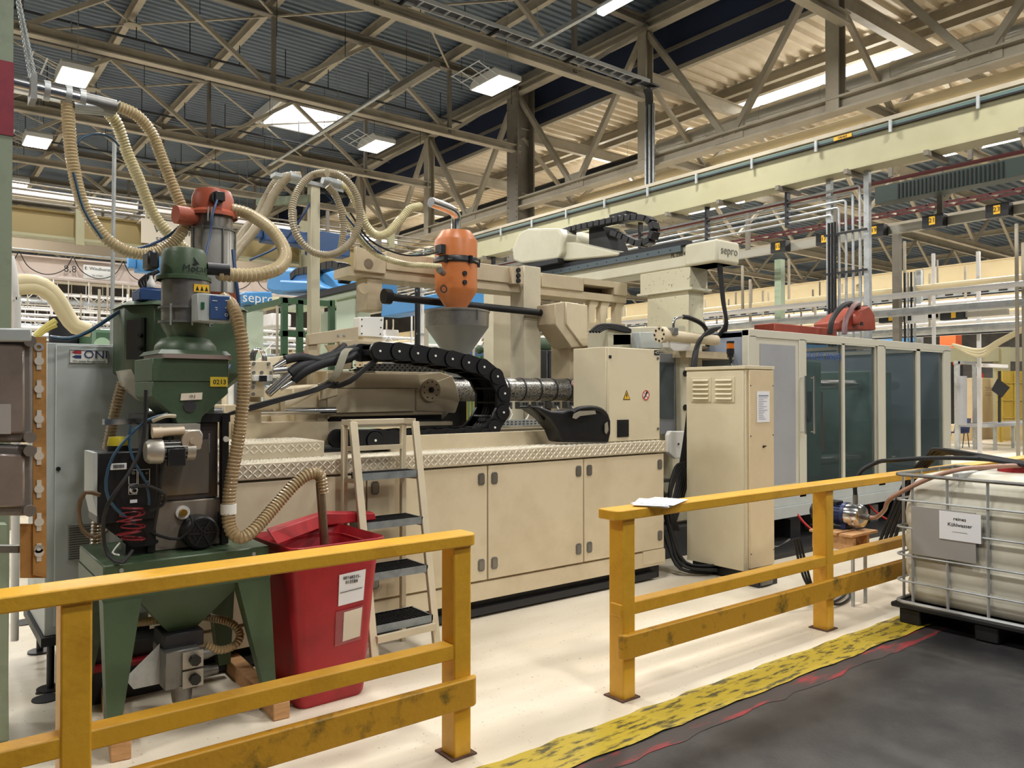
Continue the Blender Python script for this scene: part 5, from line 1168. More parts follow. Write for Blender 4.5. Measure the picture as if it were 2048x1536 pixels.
# red wall bracket boxes and red pump on the housing roof
rf = thing('red_hoist_arm', 'red painted swing arm with a curved housing on the guard roof', 'hoist', (9.0, 5.9, 2.35))
a, b = at(1535, 650, y=5.7), at(1660, 655, y=5.7)
B(a.x, b.x, 5.6, 5.9, 2.345, a.z+.02).build('arm', REDT, rf, bevel=.01)
MB().prism(PY([(1660, 662), (1660, 645), (1690, 625), (1718, 613), (1730, 630), (1732, 662)], 5.75), 'y', 5.6, 6.0).build('motor_housing', REDT, rf, bevel=.02, seg=2)
a = at(1716, 640, y=5.55)
MB().prism([(a.x-.08, a.z-.06)]+[(a.x-.08+.0+.16*(1-math.cos(t))/2, a.z-.06+.16*math.sin(t)) for t in [i*PI/10 for i in range(11)]]+[(a.x+.08, a.z-.06)], 'y', 5.5, 5.6).build('end_cap', REDT, rf, bevel=.005)
B(a.x-.03, a.x+.03, 5.49, 5.5, a.z-.08, a.z-.03).build('socket', BLACK, rf)
for k, (dx, mm) in enumerate(((0, RUBBER), (28, mat('hose_mauve', '#7d5f60', .4)))):
    cable_mb(HP([(1660+dx, 668, 5.45), (1664+dx, 640, 5.45), (1682+dx*.8, 615, 5.5), (1702+dx*.5, 607, 5.6), (1716, 620, 5.7)]), .035, mb=MB()).build('hose', mm, rf)
# watering can
wc = thing('watering_can', 'black plastic watering can with long spout standing on the chequer plate', 'watering can', (4.62, 4.95, 1.253))
YW = 4.738
body = PY([(1140, 886), (1133, 862), (1118, 838), (1094, 815), (1100, 812), (1122, 822), (1142, 824), (1150, 820), (1170, 817), (1200, 817), (1218, 826), (1223, 842), (1223, 866), (1219, 886)], YW)
def ngon_tri(m_, poly, y0, y1):
    m_.prism(poly, 'y', y0, y1); return m_
def skew(m_):                                   # the can stands a little turned: its spout end is farther back
    for v in m_.v: k_ = max(0, 4.78-v.x); v.y = YW+(v.y-YW)*(1+k_*5)+k_*.2
    return m_
o = skew(MB().prism(body, 'y', YW, YW+.05)).build('body', BLACK, wc, bevel=.02, seg=3, ang=60)
MB().prism(PY([(1146, 836), (1148, 828), (1160, 822), (1190, 821), (1192, 828), (1160, 832), (1152, 838)], YW-.004), 'y', YW-.006, YW+.002).build('handle_opening', mat('opening_grey', '#8c8678', .7), o)
MB().prism(PY([(1210, 848), (1215, 844), (1217, 860), (1213, 868), (1210, 864)], YW-.004), 'y', YW-.006, YW+.002).build('handle_opening', mat('opening_grey', '#8c8678', .7), o)
skew(MB()).tube(smooth_path([V((x, YW+.2, z)) for x, z in PY([(1118, 842), (1104, 824), (1090, 813)], YW)], .02), [.03]*3+[.02]*30 if False else .018, 10).build('spout', BLACK, wc)
MB().tube(smooth_path([V((x, YW+.03, z)) for x, z in PY([(1150, 826), (1160, 819), (1185, 816), (1205, 820), (1217, 832), (1219, 850), (1214, 868)], YW)], .02), .022, 10).build('handle', BLACK, wc)
# ------------------------------------------------------------------ hydraulic block and hoses left of the carriage
hy = thing('hydraulic_block', 'cream hydraulic valve block with bolts beside the thick beige hose', 'valve block', (1.9, 5.5, 1.6))
plate([(503, 722), (540, 722), (546, 742), (546, 760), (528, 764), (528, 794), (500, 794)], 5.4, .25, 'block', CREAM, hy, bevel=.006)
for px, py in ((508, 727), (538, 727), (508, 745), (524, 745), (543, 745), (508, 765), (507, 774), (507, 788), (543, 765)): cylY(px, py, .012, 5.39, 5.4, 10).build('bolt', IRON, hy)
plate([(508, 750), (545, 750), (545, 762), (508, 762)], 5.36, .04, 'solenoid', WHITE, hy, bevel=.004); plate([(520, 751), (534, 751), (534, 763), (520, 763)], 5.34, .03, 'plug', BLACK, hy)
B(1.8, 2.5, 5.45, 5.7, 1.30, 1.47).build('pedestal', CREAM_DK, hy)
B(1.9, 2.0, 5.48, 5.62, 1.45, 1.7).build('stem', CREAM_DK, hy)
for (p0_, p1_, r0) in (((547, 736), (570, 722), .022), ((536, 788), (578, 750), .035), ((560, 778), (586, 762), .02), ((546, 742), (572, 740), .03)):
    a, b = at(*p0_, y=5.3), at(*p1_, y=5.3); MB().cyl(a, b, r0*.8, 14, r2=r0).build('hose_fitting', CHROME, hy)
for (pts, r0) in (([(570, 720, 5.3), (600, 714, 5.3), (640, 722, 5.3), (680, 722, 5.35), (712, 710, 5.45)], .032), ([(580, 748, 5.3), (600, 735, 5.3), (640, 722, 5.32), (690, 706, 5.45), (712, 700, 5.5)], .044),
                  ([(586, 760, 5.3), (610, 742, 5.28), (650, 725, 5.3), (700, 716, 5.42)], .036), ([(640, 722, 5.4), (670, 706, 5.4), (688, 692, 5.55)], .028)):
    cable_mb(HP(pts), r0, n=12, mb=MB()).build('black_hose', mat('hose_navy', '#15171d', .6), hy)
for k in range(7): cable_mb(HP([(692+k*2, 698, 5.4), (684+k*2, 704, 5.3), (676+k*2, 726, 5.26), (664+k*2.2, 752, 5.25), (650+k, 764, 5.3), (636, 770, 5.35)]), .008, mb=MB()).build('grey_cable', mat('cable_grey', '#8d8a78', .5), hy)
for k in range(3): cable_mb(HP([(752+k*3, 718, 5.2), (730, 735+k*2, 5.2), (700, 760+k*2, 5.2), (668, 772+k, 5.3), (645, 768, 5.4)]), .014, mb=MB()).build('black_cable', RUBBER, hy)
for k in range(3): cable_mb(HP([(660+k*8, 765, 5.3), (620, 780+k*3, 5.2), (560, 796+k*3, 5.15), (500, 812+k*4, 5.15), (450, 830, 5.2)]), .009, mb=MB()).build('black_cable', RUBBER, hy)
tr_ = thing('tie_rods', 'chrome rods and cream pipe running left from the injection carriage', 'rod', (1.8, 5.6, 1.4))
MB().cyl((1.2, 5.55, at(500, 823, y=5.55).z), (2.6, 5.55, at(500, 823, y=5.55).z), .03, 16).build('rod', CHROME, tr_)
MB().cyl((1.2, 5.75, 1.55), (2.5, 5.75, 1.55), .03, 16).build('rod', CREAM, tr_)
MB().tube(smooth_path(HP([(500, 812, 5.45), (560, 810, 5.45), (575, 808, 5.45), (620, 785, 5.5), (645, 772, 5.55)]), .04), .028, 12).build('bent_pipe', CREAM, tr_)
plate([(560, 800), (570, 800), (570, 822), (562, 822)], 5.4, .1, 'pipe_clamp', CREAM_DK, tr_)
for x in (1.35, 1.75): B(x, x+.09, 5.5, 5.8, 1.3, 1.6).build('rod_bracket', CREAM_DK, tr_, bevel=.004)
B(1.3, 2.4, 6.1, 6.6, 1.3, 1.5).build('rear_rail', CREAM_DK, tr_); B(1.3, 2.3, 6.7, 7.2, 1.3, 1.42).build('green_tank', GREEN_L, tr_)
for k in range(3):
    MB().tube(smooth_path(HP([(500+k*4, 722, 5.55), (502+k*4, 708, 5.55), (512+k*3, 698, 5.55), (524+k*3, 708, 5.55), (526+k*3, 724, 5.55)]), .02), .01, 8).build('bent_tube', CHROME, tr_)
wbx = thing('terminal_box', 'white square terminal box on the cream bracket behind the cable chain', 'box', (3.1, 5.95, 2.0))
o = plate([(720, 634), (768, 634), (766, 675), (720, 672)], 5.95, .12, 'box', WHITE, wbx, bevel=.004)
for px, py in ((724, 639), (724, 652), (724, 667), (763, 640), (762, 655), (761, 668)): cylY(px, py, .006, 5.945, 5.95, 8).build('screw', BLACK, o)
B(at(722, 675, y=6).x, at(760, 675, y=6).x, 5.96, 6.1, 1.86, at(740, 674, y=6).z+.01).build('stand_plate', CREAM, wbx)
# hose mast
hp = thing('hose_mast', 'slim cream square mast with side arms carrying the beige hoses', 'mast', (2.6, 5.9, 1.26))
a, b = at(622, 560, y=5.9), at(640, 560, y=5.9); zt = at(630, 367, y=5.9).z
B(a.x, b.x, 5.9, 5.98, 1.25, zt).build('pole', mat('mast_cream', '#c6c0a6', .5), hp, bevel=.004)
MB().beam((a.x, 5.94, zt-.12), (a.x-.25, 6.4, zt-.10), .05, .06).build('arm', SAGE, hp); MB().beam((a.x+.03, 5.94, zt-.03), (b.x+.25, 5.94, zt-.03), .05, .05).build('arm', DARKM, hp)
c = at(645, 360, y=5.9); d = at(680, 370, y=5.9); MB().cyl(c, d, .038, 14).build('pipe_stub', ALU, hp)
c = at(578, 352, y=5.9); d = at(600, 356, y=5.9); MB().cyl(c, d, .036, 14).build('pipe_stub', ALU, hp)
MB().beam((a.x-.3, 5.94, zt+.02), (b.x+.2, 5.94, zt-.02), .1, .03).build('cross_plate', ALU, hp)
# ================================================================== OVERHEAD SERVICES ALONG THE CRANE BEAM
cp_ = thing('conduit_bundle', 'five parallel steel conduits bending down between two hanging posts', 'pipe', (11.25, 6.3, 2.4))
for k in range(5):
    z = 4.80-.092*k; y = 5.99+.11*k
    MB().tube([(11.25, 22, z), (11.25, y+.05, z)]+[(11.25, y+.05-.05*math.sin(q), z-.05+.05*math.cos(q)) for q in [i*PI/10 for i in range(1, 6)]]+[(11.25, y, 2.45)], .019, 8).build('conduit', ALU, cp_)
for k in range(3): MB().cyl((11.2, 6.36+.05*k, 2.4), (11.2, 6.36+.05*k, 4.3), .02, 8).build('black_cable', RUBBER, cp_)
for y in (5.90, 6.50): MB().box(11.26, 11.34, y-.04, y+.04, 2.35, 5.02).build('hanging_post', ALU, cp_)
for z in (2.95, 3.5, 4.1): MB().box(11.19, 11.22, 5.86, 6.54, z, z+.03).build('clamp_strip', DARKM, cp_)
y = 7.2
while y < 18: MB().box(11.2, 11.3, y-.02, y+.02, 4.36, 5.02).build('hanger', DARKM, cp_); y += 1.6
# numbered tap-off boxes on a busbar
bb = thing('busbar_trunking', 'grey busbar trunking carrying black numbered tap-off boxes', 'busbar', (13, 7, 4.3))
B(12.97, 13.05, 3.2, 10.2, 4.34, 4.48).build('trunking', mat('trunk_grey', '#b3b0a4', .5, .3), bb)
for n_, (px, py) in {'15': (1565, 495), '17': (1657, 480), '19': (1757, 464), '21': (1873, 450), '23': (2002, 430)}.items():
    c = at(px, py, x=12.95); o = B(12.80, 12.97, c.y-.16, c.y+.16, 4.31, 4.51).build('tap_off_box', BLACK, bb, bevel=.006)
    l = B(12.79, 12.80, c.y-.045, c.y+.045, 4.35, 4.48).build('number_label', SY, o); text('lettering', n_, .10, (12.788, c.y, 4.415), BLACK, l, '-x')
for y in (3.9, 5.6, 7.4, 9.2): B(12.98, 13.04, y-.04, y+.04, 4.48, 5.3).build('hanger', STEEL_DK, bb)
dk = thing('dark_duct', 'dark green rectangular duct hanging beyond the crane beam', 'duct', (12.6, 6, 4.9))
B(12.5, 12.8, 3.0, 6.4, at(1880, 382, x=12.5).z, at(1880, 347, x=12.5).z).build('duct', mat('duct_green', '#33413d', .5), dk)
s = MB()
for k in range(26): s.box(12.485, 12.5, 4.5+k*.06, 4.52+k*.06, at(1880, 380, x=12.5).z, at(1880, 350, x=12.5).z)
tag(s.build('rib', BLACK, dk), kind='stuff')
for y in (3.4, 5.0, 6.2): B(12.6, 12.66, y-.03, y+.03, 5.2, 5.6).build('hanger', STEEL_DK, dk)
rt = thing('red_cable_ladder', 'dark red cable ladder running under the neighbouring roof', 'cable ladder', (15, 8, 4.8))
za = at(1900, 405, x=15).z
for dx in (0, .3): B(15+dx, 15.03+dx, 2, 24, za, za+.045).build('side_rail', mat('dark_red', '#5c2527', .6), rt)
s = MB()
for k in range(60): s.box(15, 15.3, 2+k*.36, 2.04+k*.36, za+.02, za+.05)
tag(s.build('rung', STEEL, rt), kind='stuff')
B(14.5, 14.56, 2, 30, za-.35, za-.3).build('hanger_bar', STEEL, rt); B(11.9, 11.94, 2, 20, 4.93, 4.98).build('red_strip', MATS['dark_red'], rt)
def ypipe(x, px, py, r, m, nm, lab, y0=2, y1=40, box=None):
    z = at(px, py, x=x).z
    t = thing(nm, lab, 'pipe' if box is None else 'cable tray', (x, (y0+y1)/2, z-r))
    if box is None: MB().cyl((x, y0, z), (x, y1, z), r, 12).build('tube', m, t)
    else:
        B(x, x+.15, y0, y1, z-r, z-r+.02).build('bottom', m, t); B(x, x+.015, y0, y1, z-r, z+r).build('side', m, t)
        s = MB(); yy = y0+.1
        while yy < y1: s.box(x-.006, x, yy, yy+.16, z-r*.35, z+r*.35); yy += .34
        tag(s.build('slot', BLACK, t), kind='stuff')
    yy = y0+1.; s = MB()
    while yy < y1: s.box(x-.015, x+.015, yy, yy+.03, z, z+.6); yy += 2.4
    tag(s.build('hanger', STEEL_DK, t), kind='stuff')
    return t
WP = mat('white_pipe', '#e6e4e2', .4)
ypipe(18, 1748, 587, .07, WP, 'white_pipe', 'thick white pipe just under the beige crane beam on the right')
ypipe(17, 1748, 619, .06, WP, 'white_pipe', 'white pipe below the slotted tray right of the red hoist')
ypipe(17.3, 1748, 603, .07, ALU, 'slotted_tray', 'slotted galvanised tray between the two white pipes', box=1)
ypipe(16, 1900, 662, .08, ALU, 'slotted_tray', 'lower slotted tray hanging above the guard housing', box=1)
ypipe(19, 1748, 634, .05, WP, 'white_pipe', 'thin white pipe beside the two dark risers')
ypipe(20, 1748, 640, .04, CRANE2, 'cream_pipe', 'thin cream pipe low beyond the red hoist')
ypipe(16.5, 1900, 645, .035, WP, 'white_pipe', 'thin white pipe above the lower slotted tray')
for k, (px, x, w_) in enumerate(((1830, 14.5, .22), (1795, 14.2, .12), (1868, 14.6, .05), (1958, 16.2, .06), (1560, 13.5, .14), (1840, 17.0, .1), (1720, 16, .1))):
    c = at(px, 700, x=x); t = thing('service_drop', ('pair of dark vertical risers beyond the guard housing', 'rusty vertical post beyond the red hoist', 'thin white vertical drop pipe', 'slim white vertical drop on the far right', 'green and white column behind the robot', 'grey vertical post behind the slotted tray', 'pale post behind the conduit bundle')[k], 'post', (x, c.y, 0))
    mm = (DARKM, STEEL_DK, WP, WP, mat('mint_post', '#a3b399', .5), ALU, CRANE2)[k]
    if k == 0:
        for j in range(4): MB().cyl((x, c.y+j*.06, 0), (x, c.y+j*.06, 3.9), .02, 8).build('riser', DARKM if j % 2 else ALU, t)
    else: B(x-w_/2, x+w_/2, c.y-w_/2, c.y+w_/2, 0, (5.2, 4.6, 4.2, 4.4, 4.3, 4.3, 4.0)[k]).build('post', mm, t)
a = at(1960, 625, x=15.5)
gb = thing('grey_junction_box', 'light grey junction box hanging among the pipes above the housing end', 'box', (14.4, at(1832, 633, x=14.4).y, at(1832, 645, x=14.4).z))
c = at(1832, 634, x=14.4); B(14.35, 14.5, c.y-.17, c.y+.17, c.z-.11, c.z+.11).build('box', WHITE, gb, bevel=.008); B(14.34, 14.35, c.y+.06, c.y+.12, c.z-.06, c.z+.06).build('display', BLACK, gb)
for k, (px, py) in enumerate(((1780, 637), (1905, 631))):
    c = at(px, py, x=15.2); t = thing('tap_box', ('black tap-off box left of the light grey junction box', 'black tap-off box right of the light grey junction box')[k], 'box', (15.2, c.y, c.z-.1))
    B(15.15, 15.3, c.y-.22, c.y+.2, c.z-.08, c.z+.08).build('case', BLACK, t, bevel=.005); B(15.14, 15.15, c.y-.08, c.y, c.z-.05, c.z+.05).build('label', SY, t); B(15.2, 15.3, c.y-.9, c.y+.9, c.z-.05, c.z+.05).build('trunking', MATS['trunk_grey'], t)
# ================================================================== LEFT BACKGROUND: bridge cranes, hoists, pipes
def bridge(y, pxb, pyb, h, x0, x1, nm, lab, m, mf):
    z = at(pxb, pyb, y=y).z; t = thing(nm, lab, 'crane beam', ((x0+x1)/2, y, z))
    B(x0, x1, y-.05, y+.05, z+.04, z+h-.03).build('web', m, t); B(x0, x1, y-.18, y+.18, z, z+.05).build('lower_flange', mf, t); B(x0, x1, y-.16, y+.16, z+h-.04, z+h).build('upper_flange', m, t)
    return t, z
t, z = bridge(17.5, 20, 470, .55, -6, 11.0, 'bridge_crane', 'yellowish bridge crane beam high in the left background', mat('crane_ochre', '#a3905f', .5), CRANE)
for k in range(7): B(-4.3+k*2.3, -4.15+k*2.3, 17.2, 17.32, z-.1, z+1.0).build('hanger_post', CRANE, t)
for k in range(4): MB().cyl((-6, 17.2+.05*k, z+.62+.12*k), (11, 17.2+.05*k, z+.62+.12*k), .02, 8).build('conduit', STEEL_DK, t)
t, z = bridge(22.5, 30, 551, .52, -6, 11.5, 'bridge_crane', 'pale pink bridge crane beam with festoon cable and name plate', mat('crane_pink', '#d5c4b8', .5), mat('crane_pink_lt', '#e2d6d2', .5))
c = at(195, 545, y=22.3); o = B(c.x-.32, c.x+.32, 22.28, 22.31, c.z-.17, c.z+.17).build('name_plate', WHITE, t)
text('lettering', 'E. Windhorst', .11, (c.x, 22.27, c.z+.08), BLACK, o); text('lettering', 'Tel. 0 5231', .06, (c.x, 22.27, c.z-.09), BLACK, o); text('lettering', '8,8', .24, (c.x-.62, 22.27, c.z+.02), BLACK, t)
for k in range(12):
    x = -3.6+k*1.15; cable_mb([(x, 22.2, z+.56), (x+.2, 22.2, z+.2), (x+.57, 22.2, z+.05), (x+.95, 22.2, z+.2), (x+1.15, 22.2, z+.56)], .012, mb=MB()).build('festoon_cable', BLACK, t)
MB().cyl((-6, 22.1, z+.6), (11, 22.1, z+.6), .02, 8).build('festoon_rail', ALU, t)
bridge(30, 30, 500, .5, -8, 13, 'bridge_crane', 'dull beige bridge crane beam farther back on the left', mat('crane_dull', '#8c7f6b', .6), STEEL)
bridge(36, 30, 560, .5, -8, 13, 'bridge_crane', 'farthest bridge crane beam above the distant machines', MATS['crane_dull'], STEEL)
# long light channel and sign
lt = thing('light_channel', 'long white light channel crossing the left background', 'lamp', (2, 19.5, 5.5))
za = at(100, 398, y=19.5).z; B(-6, 11, 19.45, 19.6, za, za+.16).build('channel', WP, lt); B(-6, 11, 19.4, 19.65, za-.05, za).build('reflector', STEEL, lt)
for k in range(12): B(-4.9+k*1.3, -4.8+k*1.3, 19.38, 19.68, za-.06, za+.2).build('clip', DARKM, lt)
sg = thing('crane_sign', 'cream sign with black lettering behind the beige hoses', 'sign', (3, 18.6, 4.8))
c = at(345, 468, y=17.0); o = B(c.x-.6, c.x+.6, 16.98, 17.0, c.z-.25, c.z+.25).build('board', mat('sign_cream', '#cfc5b4', .6), sg); text('lettering', 'Windhorst', .2, (c.x+.08, 16.97, c.z+.05), BLACK, o); text('lettering', '5231', .13, (c.x-.2, 16.97, c.z-.16), BLACK, o)
for k in (-1, 1): B(c.x+k*.5-.02, c.x+k*.5+.02, 16.99, 17.03, c.z+.25, c.z+.8).build('hanger', STEEL, sg)
B(c.x-.6, c.x+.6, 17.0, 17.45, c.z+.2, c.z+.24).build('holding_arm', STEEL, sg)
# blue hoist bodies
for k, (px, py, w_, h_, y) in enumerate(((655, 490, .9, .5, 16), (590, 478, 1.5, .3, 16.5), (310, 530, .9, .45, 21), (757, 575, .3, .3, 9.5))):
    c = at(px, py, y=y); t = thing('blue_hoist', ('blue hoist motor behind the hose mast', 'long dark blue hoist body left of the hose mast', 'bright blue hoist on the pink bridge crane', 'bright blue box behind the portal frame left end')[k], 'hoist', (c.x, y, c.z-h_/2))
    mm = mat('hoist_navy', '#23436e', .5) if k < 2 else BLUE_L
    B(c.x-w_/2, c.x+w_/2, y-.2, y+.2, c.z-h_/2, c.z+h_/2).build('body', mm, t, bevel=.03, seg=2); B(c.x-w_*.7, c.x-w_/2, y-.12, y+.12, c.z-h_*.3, c.z+h_*.3).build('motor', mm, t, bevel=.02)
    B(c.x-.03, c.x+.03, y-.03, y+.03, c.z+h_/2, c.z+h_/2+.5).build('hanger', STEEL_DK, t)
    if k < 3: B(c.x-.05, c.x+.05, y, (17.5, 17.5, 22.5)[k], c.z+h_/2, c.z+h_/2+.08).build('trolley_arm', STEEL_DK, t)
# blue robot of the neighbouring machine
RX2 = 4.0
b2 = thing('blue_robot', 'blue covered linear robot with cable chain and white beam behind the mast', 'robot', (4.3, 9, 2.0))
q = PX([(560, 592), (748, 548), (748, 568), (640, 600), (556, 622)], RX2)
ya, yb_ = at(735, 560, x=RX2).y, at(560, 600, x=RX2).y
zb_ = at(735, 585, x=RX2).z; ztp = at(735, 560, x=RX2).z
B(RX2, RX2+.3, ya, yb_, zb_, ztp-.07).build('beam', mat('mint_beam', '#cfdcc8', .5), b2, bevel=.01); B(RX2-.03, RX2+.2, ya, yb_, ztp-.07, ztp).build('guide_rail', DARKM, b2)
B(RX2-.02, RX2+.32, ya-.1, ya, zb_, ztp).build('blue_cap', BLUE_L, b2, bevel=.01)
MB().prism(PX([(530, 580), (533, 556), (548, 538), (562, 534), (625, 536), (640, 560), (650, 590), (610, 578), (570, 588), (545, 588)], RX2+.05), 'x', RX2+.05, RX2+.6).build('motor_cover', BLUE_L, b2, bevel=.06, seg=3)
MB().prism(PX([(560, 560), (625, 562), (660, 578), (640, 582), (565, 586)], RX2), 'x', RX2-.02, RX2+.5).build('arm', BLUE_L, b2, bevel=.03, seg=2)
pts = [at(a, b, x=RX2+.1) for a, b in ((590, 555), (600, 545), (630, 540), (670, 530), (690, 536), (695, 550), (685, 562))]
sp2 = smooth_path(pts, .05); last = sp2[0]
for p in sp2[1:]:
    if (p-last).length > .12: MB().beam(last, last+(p-last)*.9, .14, .09, (0, 0, 1) if abs((p-last).normalized().z) < .8 else (0, 1, 0)).build('chain_link', BLACK, b2); last = p
B(RX2+.05, RX2+.25, ya+.4, ya+.9, 2.3, zb_).build('pedestal', mat('mint_beam', '#cfdcc8', .5), b2, bevel=.01); B(RX2+.02, RX2+.28, ya+.35, ya+.95, .6, 2.3).build('column', MATS['mint_beam'], b2)
B(RX2+.5, RX2+.9, yb_-.6, yb_-.2, .0, zb_).build('column', MATS['mint_beam'], b2)
sc_ = thing('robot_end_box', 'bright blue robot end box with white maker lettering', 'robot', (3.3, 9.3, 2.4))
o = plate([(491, 583), (545, 583), (545, 610), (491, 608)], 9.3, .5, 'box', BLUE_L, sc_, bevel=.02, seg=2); c = at(517, 597, y=9.29); text('maker_lettering', 'sepro', .17, (c.x, 9.285, c.z), WHITE, o)
B(c.x-.1, c.x+.1, 9.4, 9.7, 0, c.z-.1).build('post', MATS['mint_beam'], sc_)
# green access frame
gf = thing('access_frame', 'green square tube access frame left of the hose mast', 'frame', (3.0, 7.3, 0))
yF = 7.4
for px in (565, 596, 660): x = at(px, 700, y=yF).x; B(x, x+.055, yF, yF+.055, 0, at(px, 600, y=yF).z).build('upright', GREEN_L, gf)
for py in (602, 668, 714):
    z = at(600, py, y=yF).z; B(at(562, py, y=yF).x, at(664, py, y=yF).x, yF, yF+.05, z-.03, z+.025).build('rail', GREEN_L, gf)
x = at(565, 700, y=yF).x; B(x, x+.05, yF, yF+2.2, at(600, 602, y=yF).z-.03, at(600, 602, y=yF).z+.02).build('rail', GREEN_L, gf)
# pale hose and chimney, green machine behind the cooling cabinet
gm2 = thing('green_machine', 'green machine housing and black cylinder behind the cooling cabinet', 'machine', (1.7, 8.2, 0))
a, b = at(185, 658, y=8), at(236, 690, y=8); B(a.x, a.x+.9, 8, 9.5, 0, a.z).build('housing', GREEN_L, gm2, bevel=.03); cylY(205, 690, .07, 7.99, 8.0).build('round_cover', mat('mint_lt', '#a9c9ac', .5), gm2)
MB().cyl((at(130, 660, y=8.8).x, 8.8, 1.2), (at(130, 660, y=8.8).x, 8.8, at(130, 632, y=8.6).z), .14, 24).build('filter_cylinder', DARKM, gm2); B(at(112, 700, y=8.8).x, a.x+.1, 8.3, 9.4, 0, 2.0).build('base', DARKM, gm2)
# ================================================================== ROWS OF DISTANT MACHINES
PAL = [CREAM_DK, GREYC, CREAM, mat('far_white', '#dddcd8', .5), mat('far_blue', '#3a557e', .5), GREYC]
def far_machine(x, y, s, k, lab):
    t = thing('distant_machine', lab, 'machine', (x, y, 0)); R = random.Random(k)
    m1, m2 = PAL[k % 6], PAL[(k+2) % 6]
    B(x-2.2*s, x+2.2*s, y-.8, y+.8, 0, 1.0*s).build('bed', m1, t, bevel=.02); B(x+.3*s, x+2.1*s, y-.75, y+.75, 1.0*s, 2.2*s).build('guard', m2, t, bevel=.02)
    for j in range(3): B(x+(.42+.55*j)*s, x+(.9+.55*j)*s, y-.78, y-.75, 1.15*s, 2.05*s).build('window', GLASS_T, t)
    MB().cyl((x-1.9*s, y, 1.35*s), (x+.3*s, y, 1.35*s), .22*s, 16).build('barrel', ALU, t); MB().lathe((x-.6*s, y, 1.55*s), [(.08, 0), (.3*s, .5*s), (.3*s, .8*s)], 16).build('hopper', ALU if k % 2 else ORANGE, t)
    B(x+1.0*s, x+1.25*s, y-.3, y+.3, 2.2*s, 2.9*s).build('robot_column', MATS['mint_beam'], t); B(x+.9*s, x+1.3*s, y-1.6, y+1.8, 2.9*s, 3.15*s).build('robot_beam', WP if k % 2 else BLUE_L, t, bevel=.02)
    B(x-1.6*s, x-1.0*s, y-.7, y+.2, 1.0*s, 1.9*s).build('cabinet', PAL[(k+3) % 6], t, bevel=.01)
    MB().cyl((x+2.0*s, y-.5, 2.2*s), (x+2.0*s, y-.5, 2.5*s), .04, 10).build('beacon', RD if k % 2 else MATS['amber_lens'], t)
cols = ['behind the cooling cabinet', 'far left behind the pale hose', 'left of the hose mast', 'between mast and orange loader', 'behind the steel hopper', 'behind the cream portal frame', 'right of the portal posts', 'behind the switch cabinet', 'beyond the guard housing', 'far right behind the workstation', 'in the farthest row on the left', 'in the farthest row at the centre', 'in the farthest row on the right', 'in the second row near the left column']
spots = [(2.0, 13.5), (5.2, 17.9), (7.2, 13.5), (10.4, 17.9), (5.5, 22.9), (10.6, 22.9), (19.3, 13), (19.3, 18), (24.8, 13.5), (30, 15), (3, 28), (9, 28), (19, 24), (-.2, 18.0)]
kinds = ['cream', 'pale grey', 'cream', 'white', 'blue', 'grey']
for k, ((x, y), wh) in enumerate(zip(spots, cols)): far_machine(x, y, 1.0+.08*(k % 3), k, '%s distant moulding machine %s' % (kinds[k % 6], wh))
# pipe racks at mid height in the distance (white tubes with trusses between)
for k, (y, z) in enumerate(((11.4, 1.95), (15.6, 2.4), (20.4, 2.9), (25.2, 3.3), (30.5, 4.5), (34, 4.9), (38, 5.4), (42, 5.8), (46, 4.2), (50, 5.4))):
    t = thing('pipe_rack', 'pipe rack number %s from the front in the left background, white tubes on brackets' % ('one', 'two', 'three', 'four', 'five', 'six', 'seven', 'eight', 'nine', 'ten')[k], 'pipe rack', (2, y, z))
    for j in range(3): MB().cyl((-8, y+.1*j, z+.28*j), (10.6, y+.1*j, z+.28*j), .035+.012*(j % 2), 8).build('tube', WP if j != 1 else ALU, t)
    s = MB()
    for j in range(16):
        x = -7.6+j*1.2; s.beam((x+.3, y, z-1.2-.1*(j % 3)), (x+.3, y, z), .025, .025, (0, 1, 0)); s.beam((x, y, z-.05), (x, y, z+1.1), .03, .03, (0, 1, 0)); s.beam((x, y, z), (x+.6, y, z+.56), .02, .02, (0, 1, 0)); s.beam((x+.6, y, z+.56), (x+1.2, y, z), .02, .02, (0, 1, 0))
    tag(s.build('bracing', WP if k % 2 else STEEL, t), kind='stuff')
    for j in range(3): MB().cyl((-5+j*6, y, 0), (-5+j*6, y, z+1.1), .05, 8).build('post', STEEL, t)
for k, (x, z, r) in enumerate(((13.0, 3.3, .05), (13.25, 3.05, .07), (14.6, 3.6, .06), (15.6, 2.9, .08), (17.2, 3.4, .05), (21, 3.9, .1), (25, 3.95, .12), (30, 4.2, .2))):
    t = thing('service_pipe', ('thin white', 'thick galvanised', 'cream', 'silver', 'thin pale', 'far beige', 'far white', 'farthest wide cream')[k]+' service pipe running away behind the machine', 'pipe', (x, 20, z))
    MB().cyl((x, 4, z), (x, 50, z), r, 8).build('tube', (WP, ALU, CRANE2, ALU, WP, CRANE2, WP, CRANE2)[k], t)
    s = MB()
    for j in range(18): s.box(x-.02, x+.02, 4.5+j*2.4, 4.54+j*2.4, 0 if j % 4 == 0 else z, z+.9)
    tag(s.build('support', STEEL, t), kind='stuff')
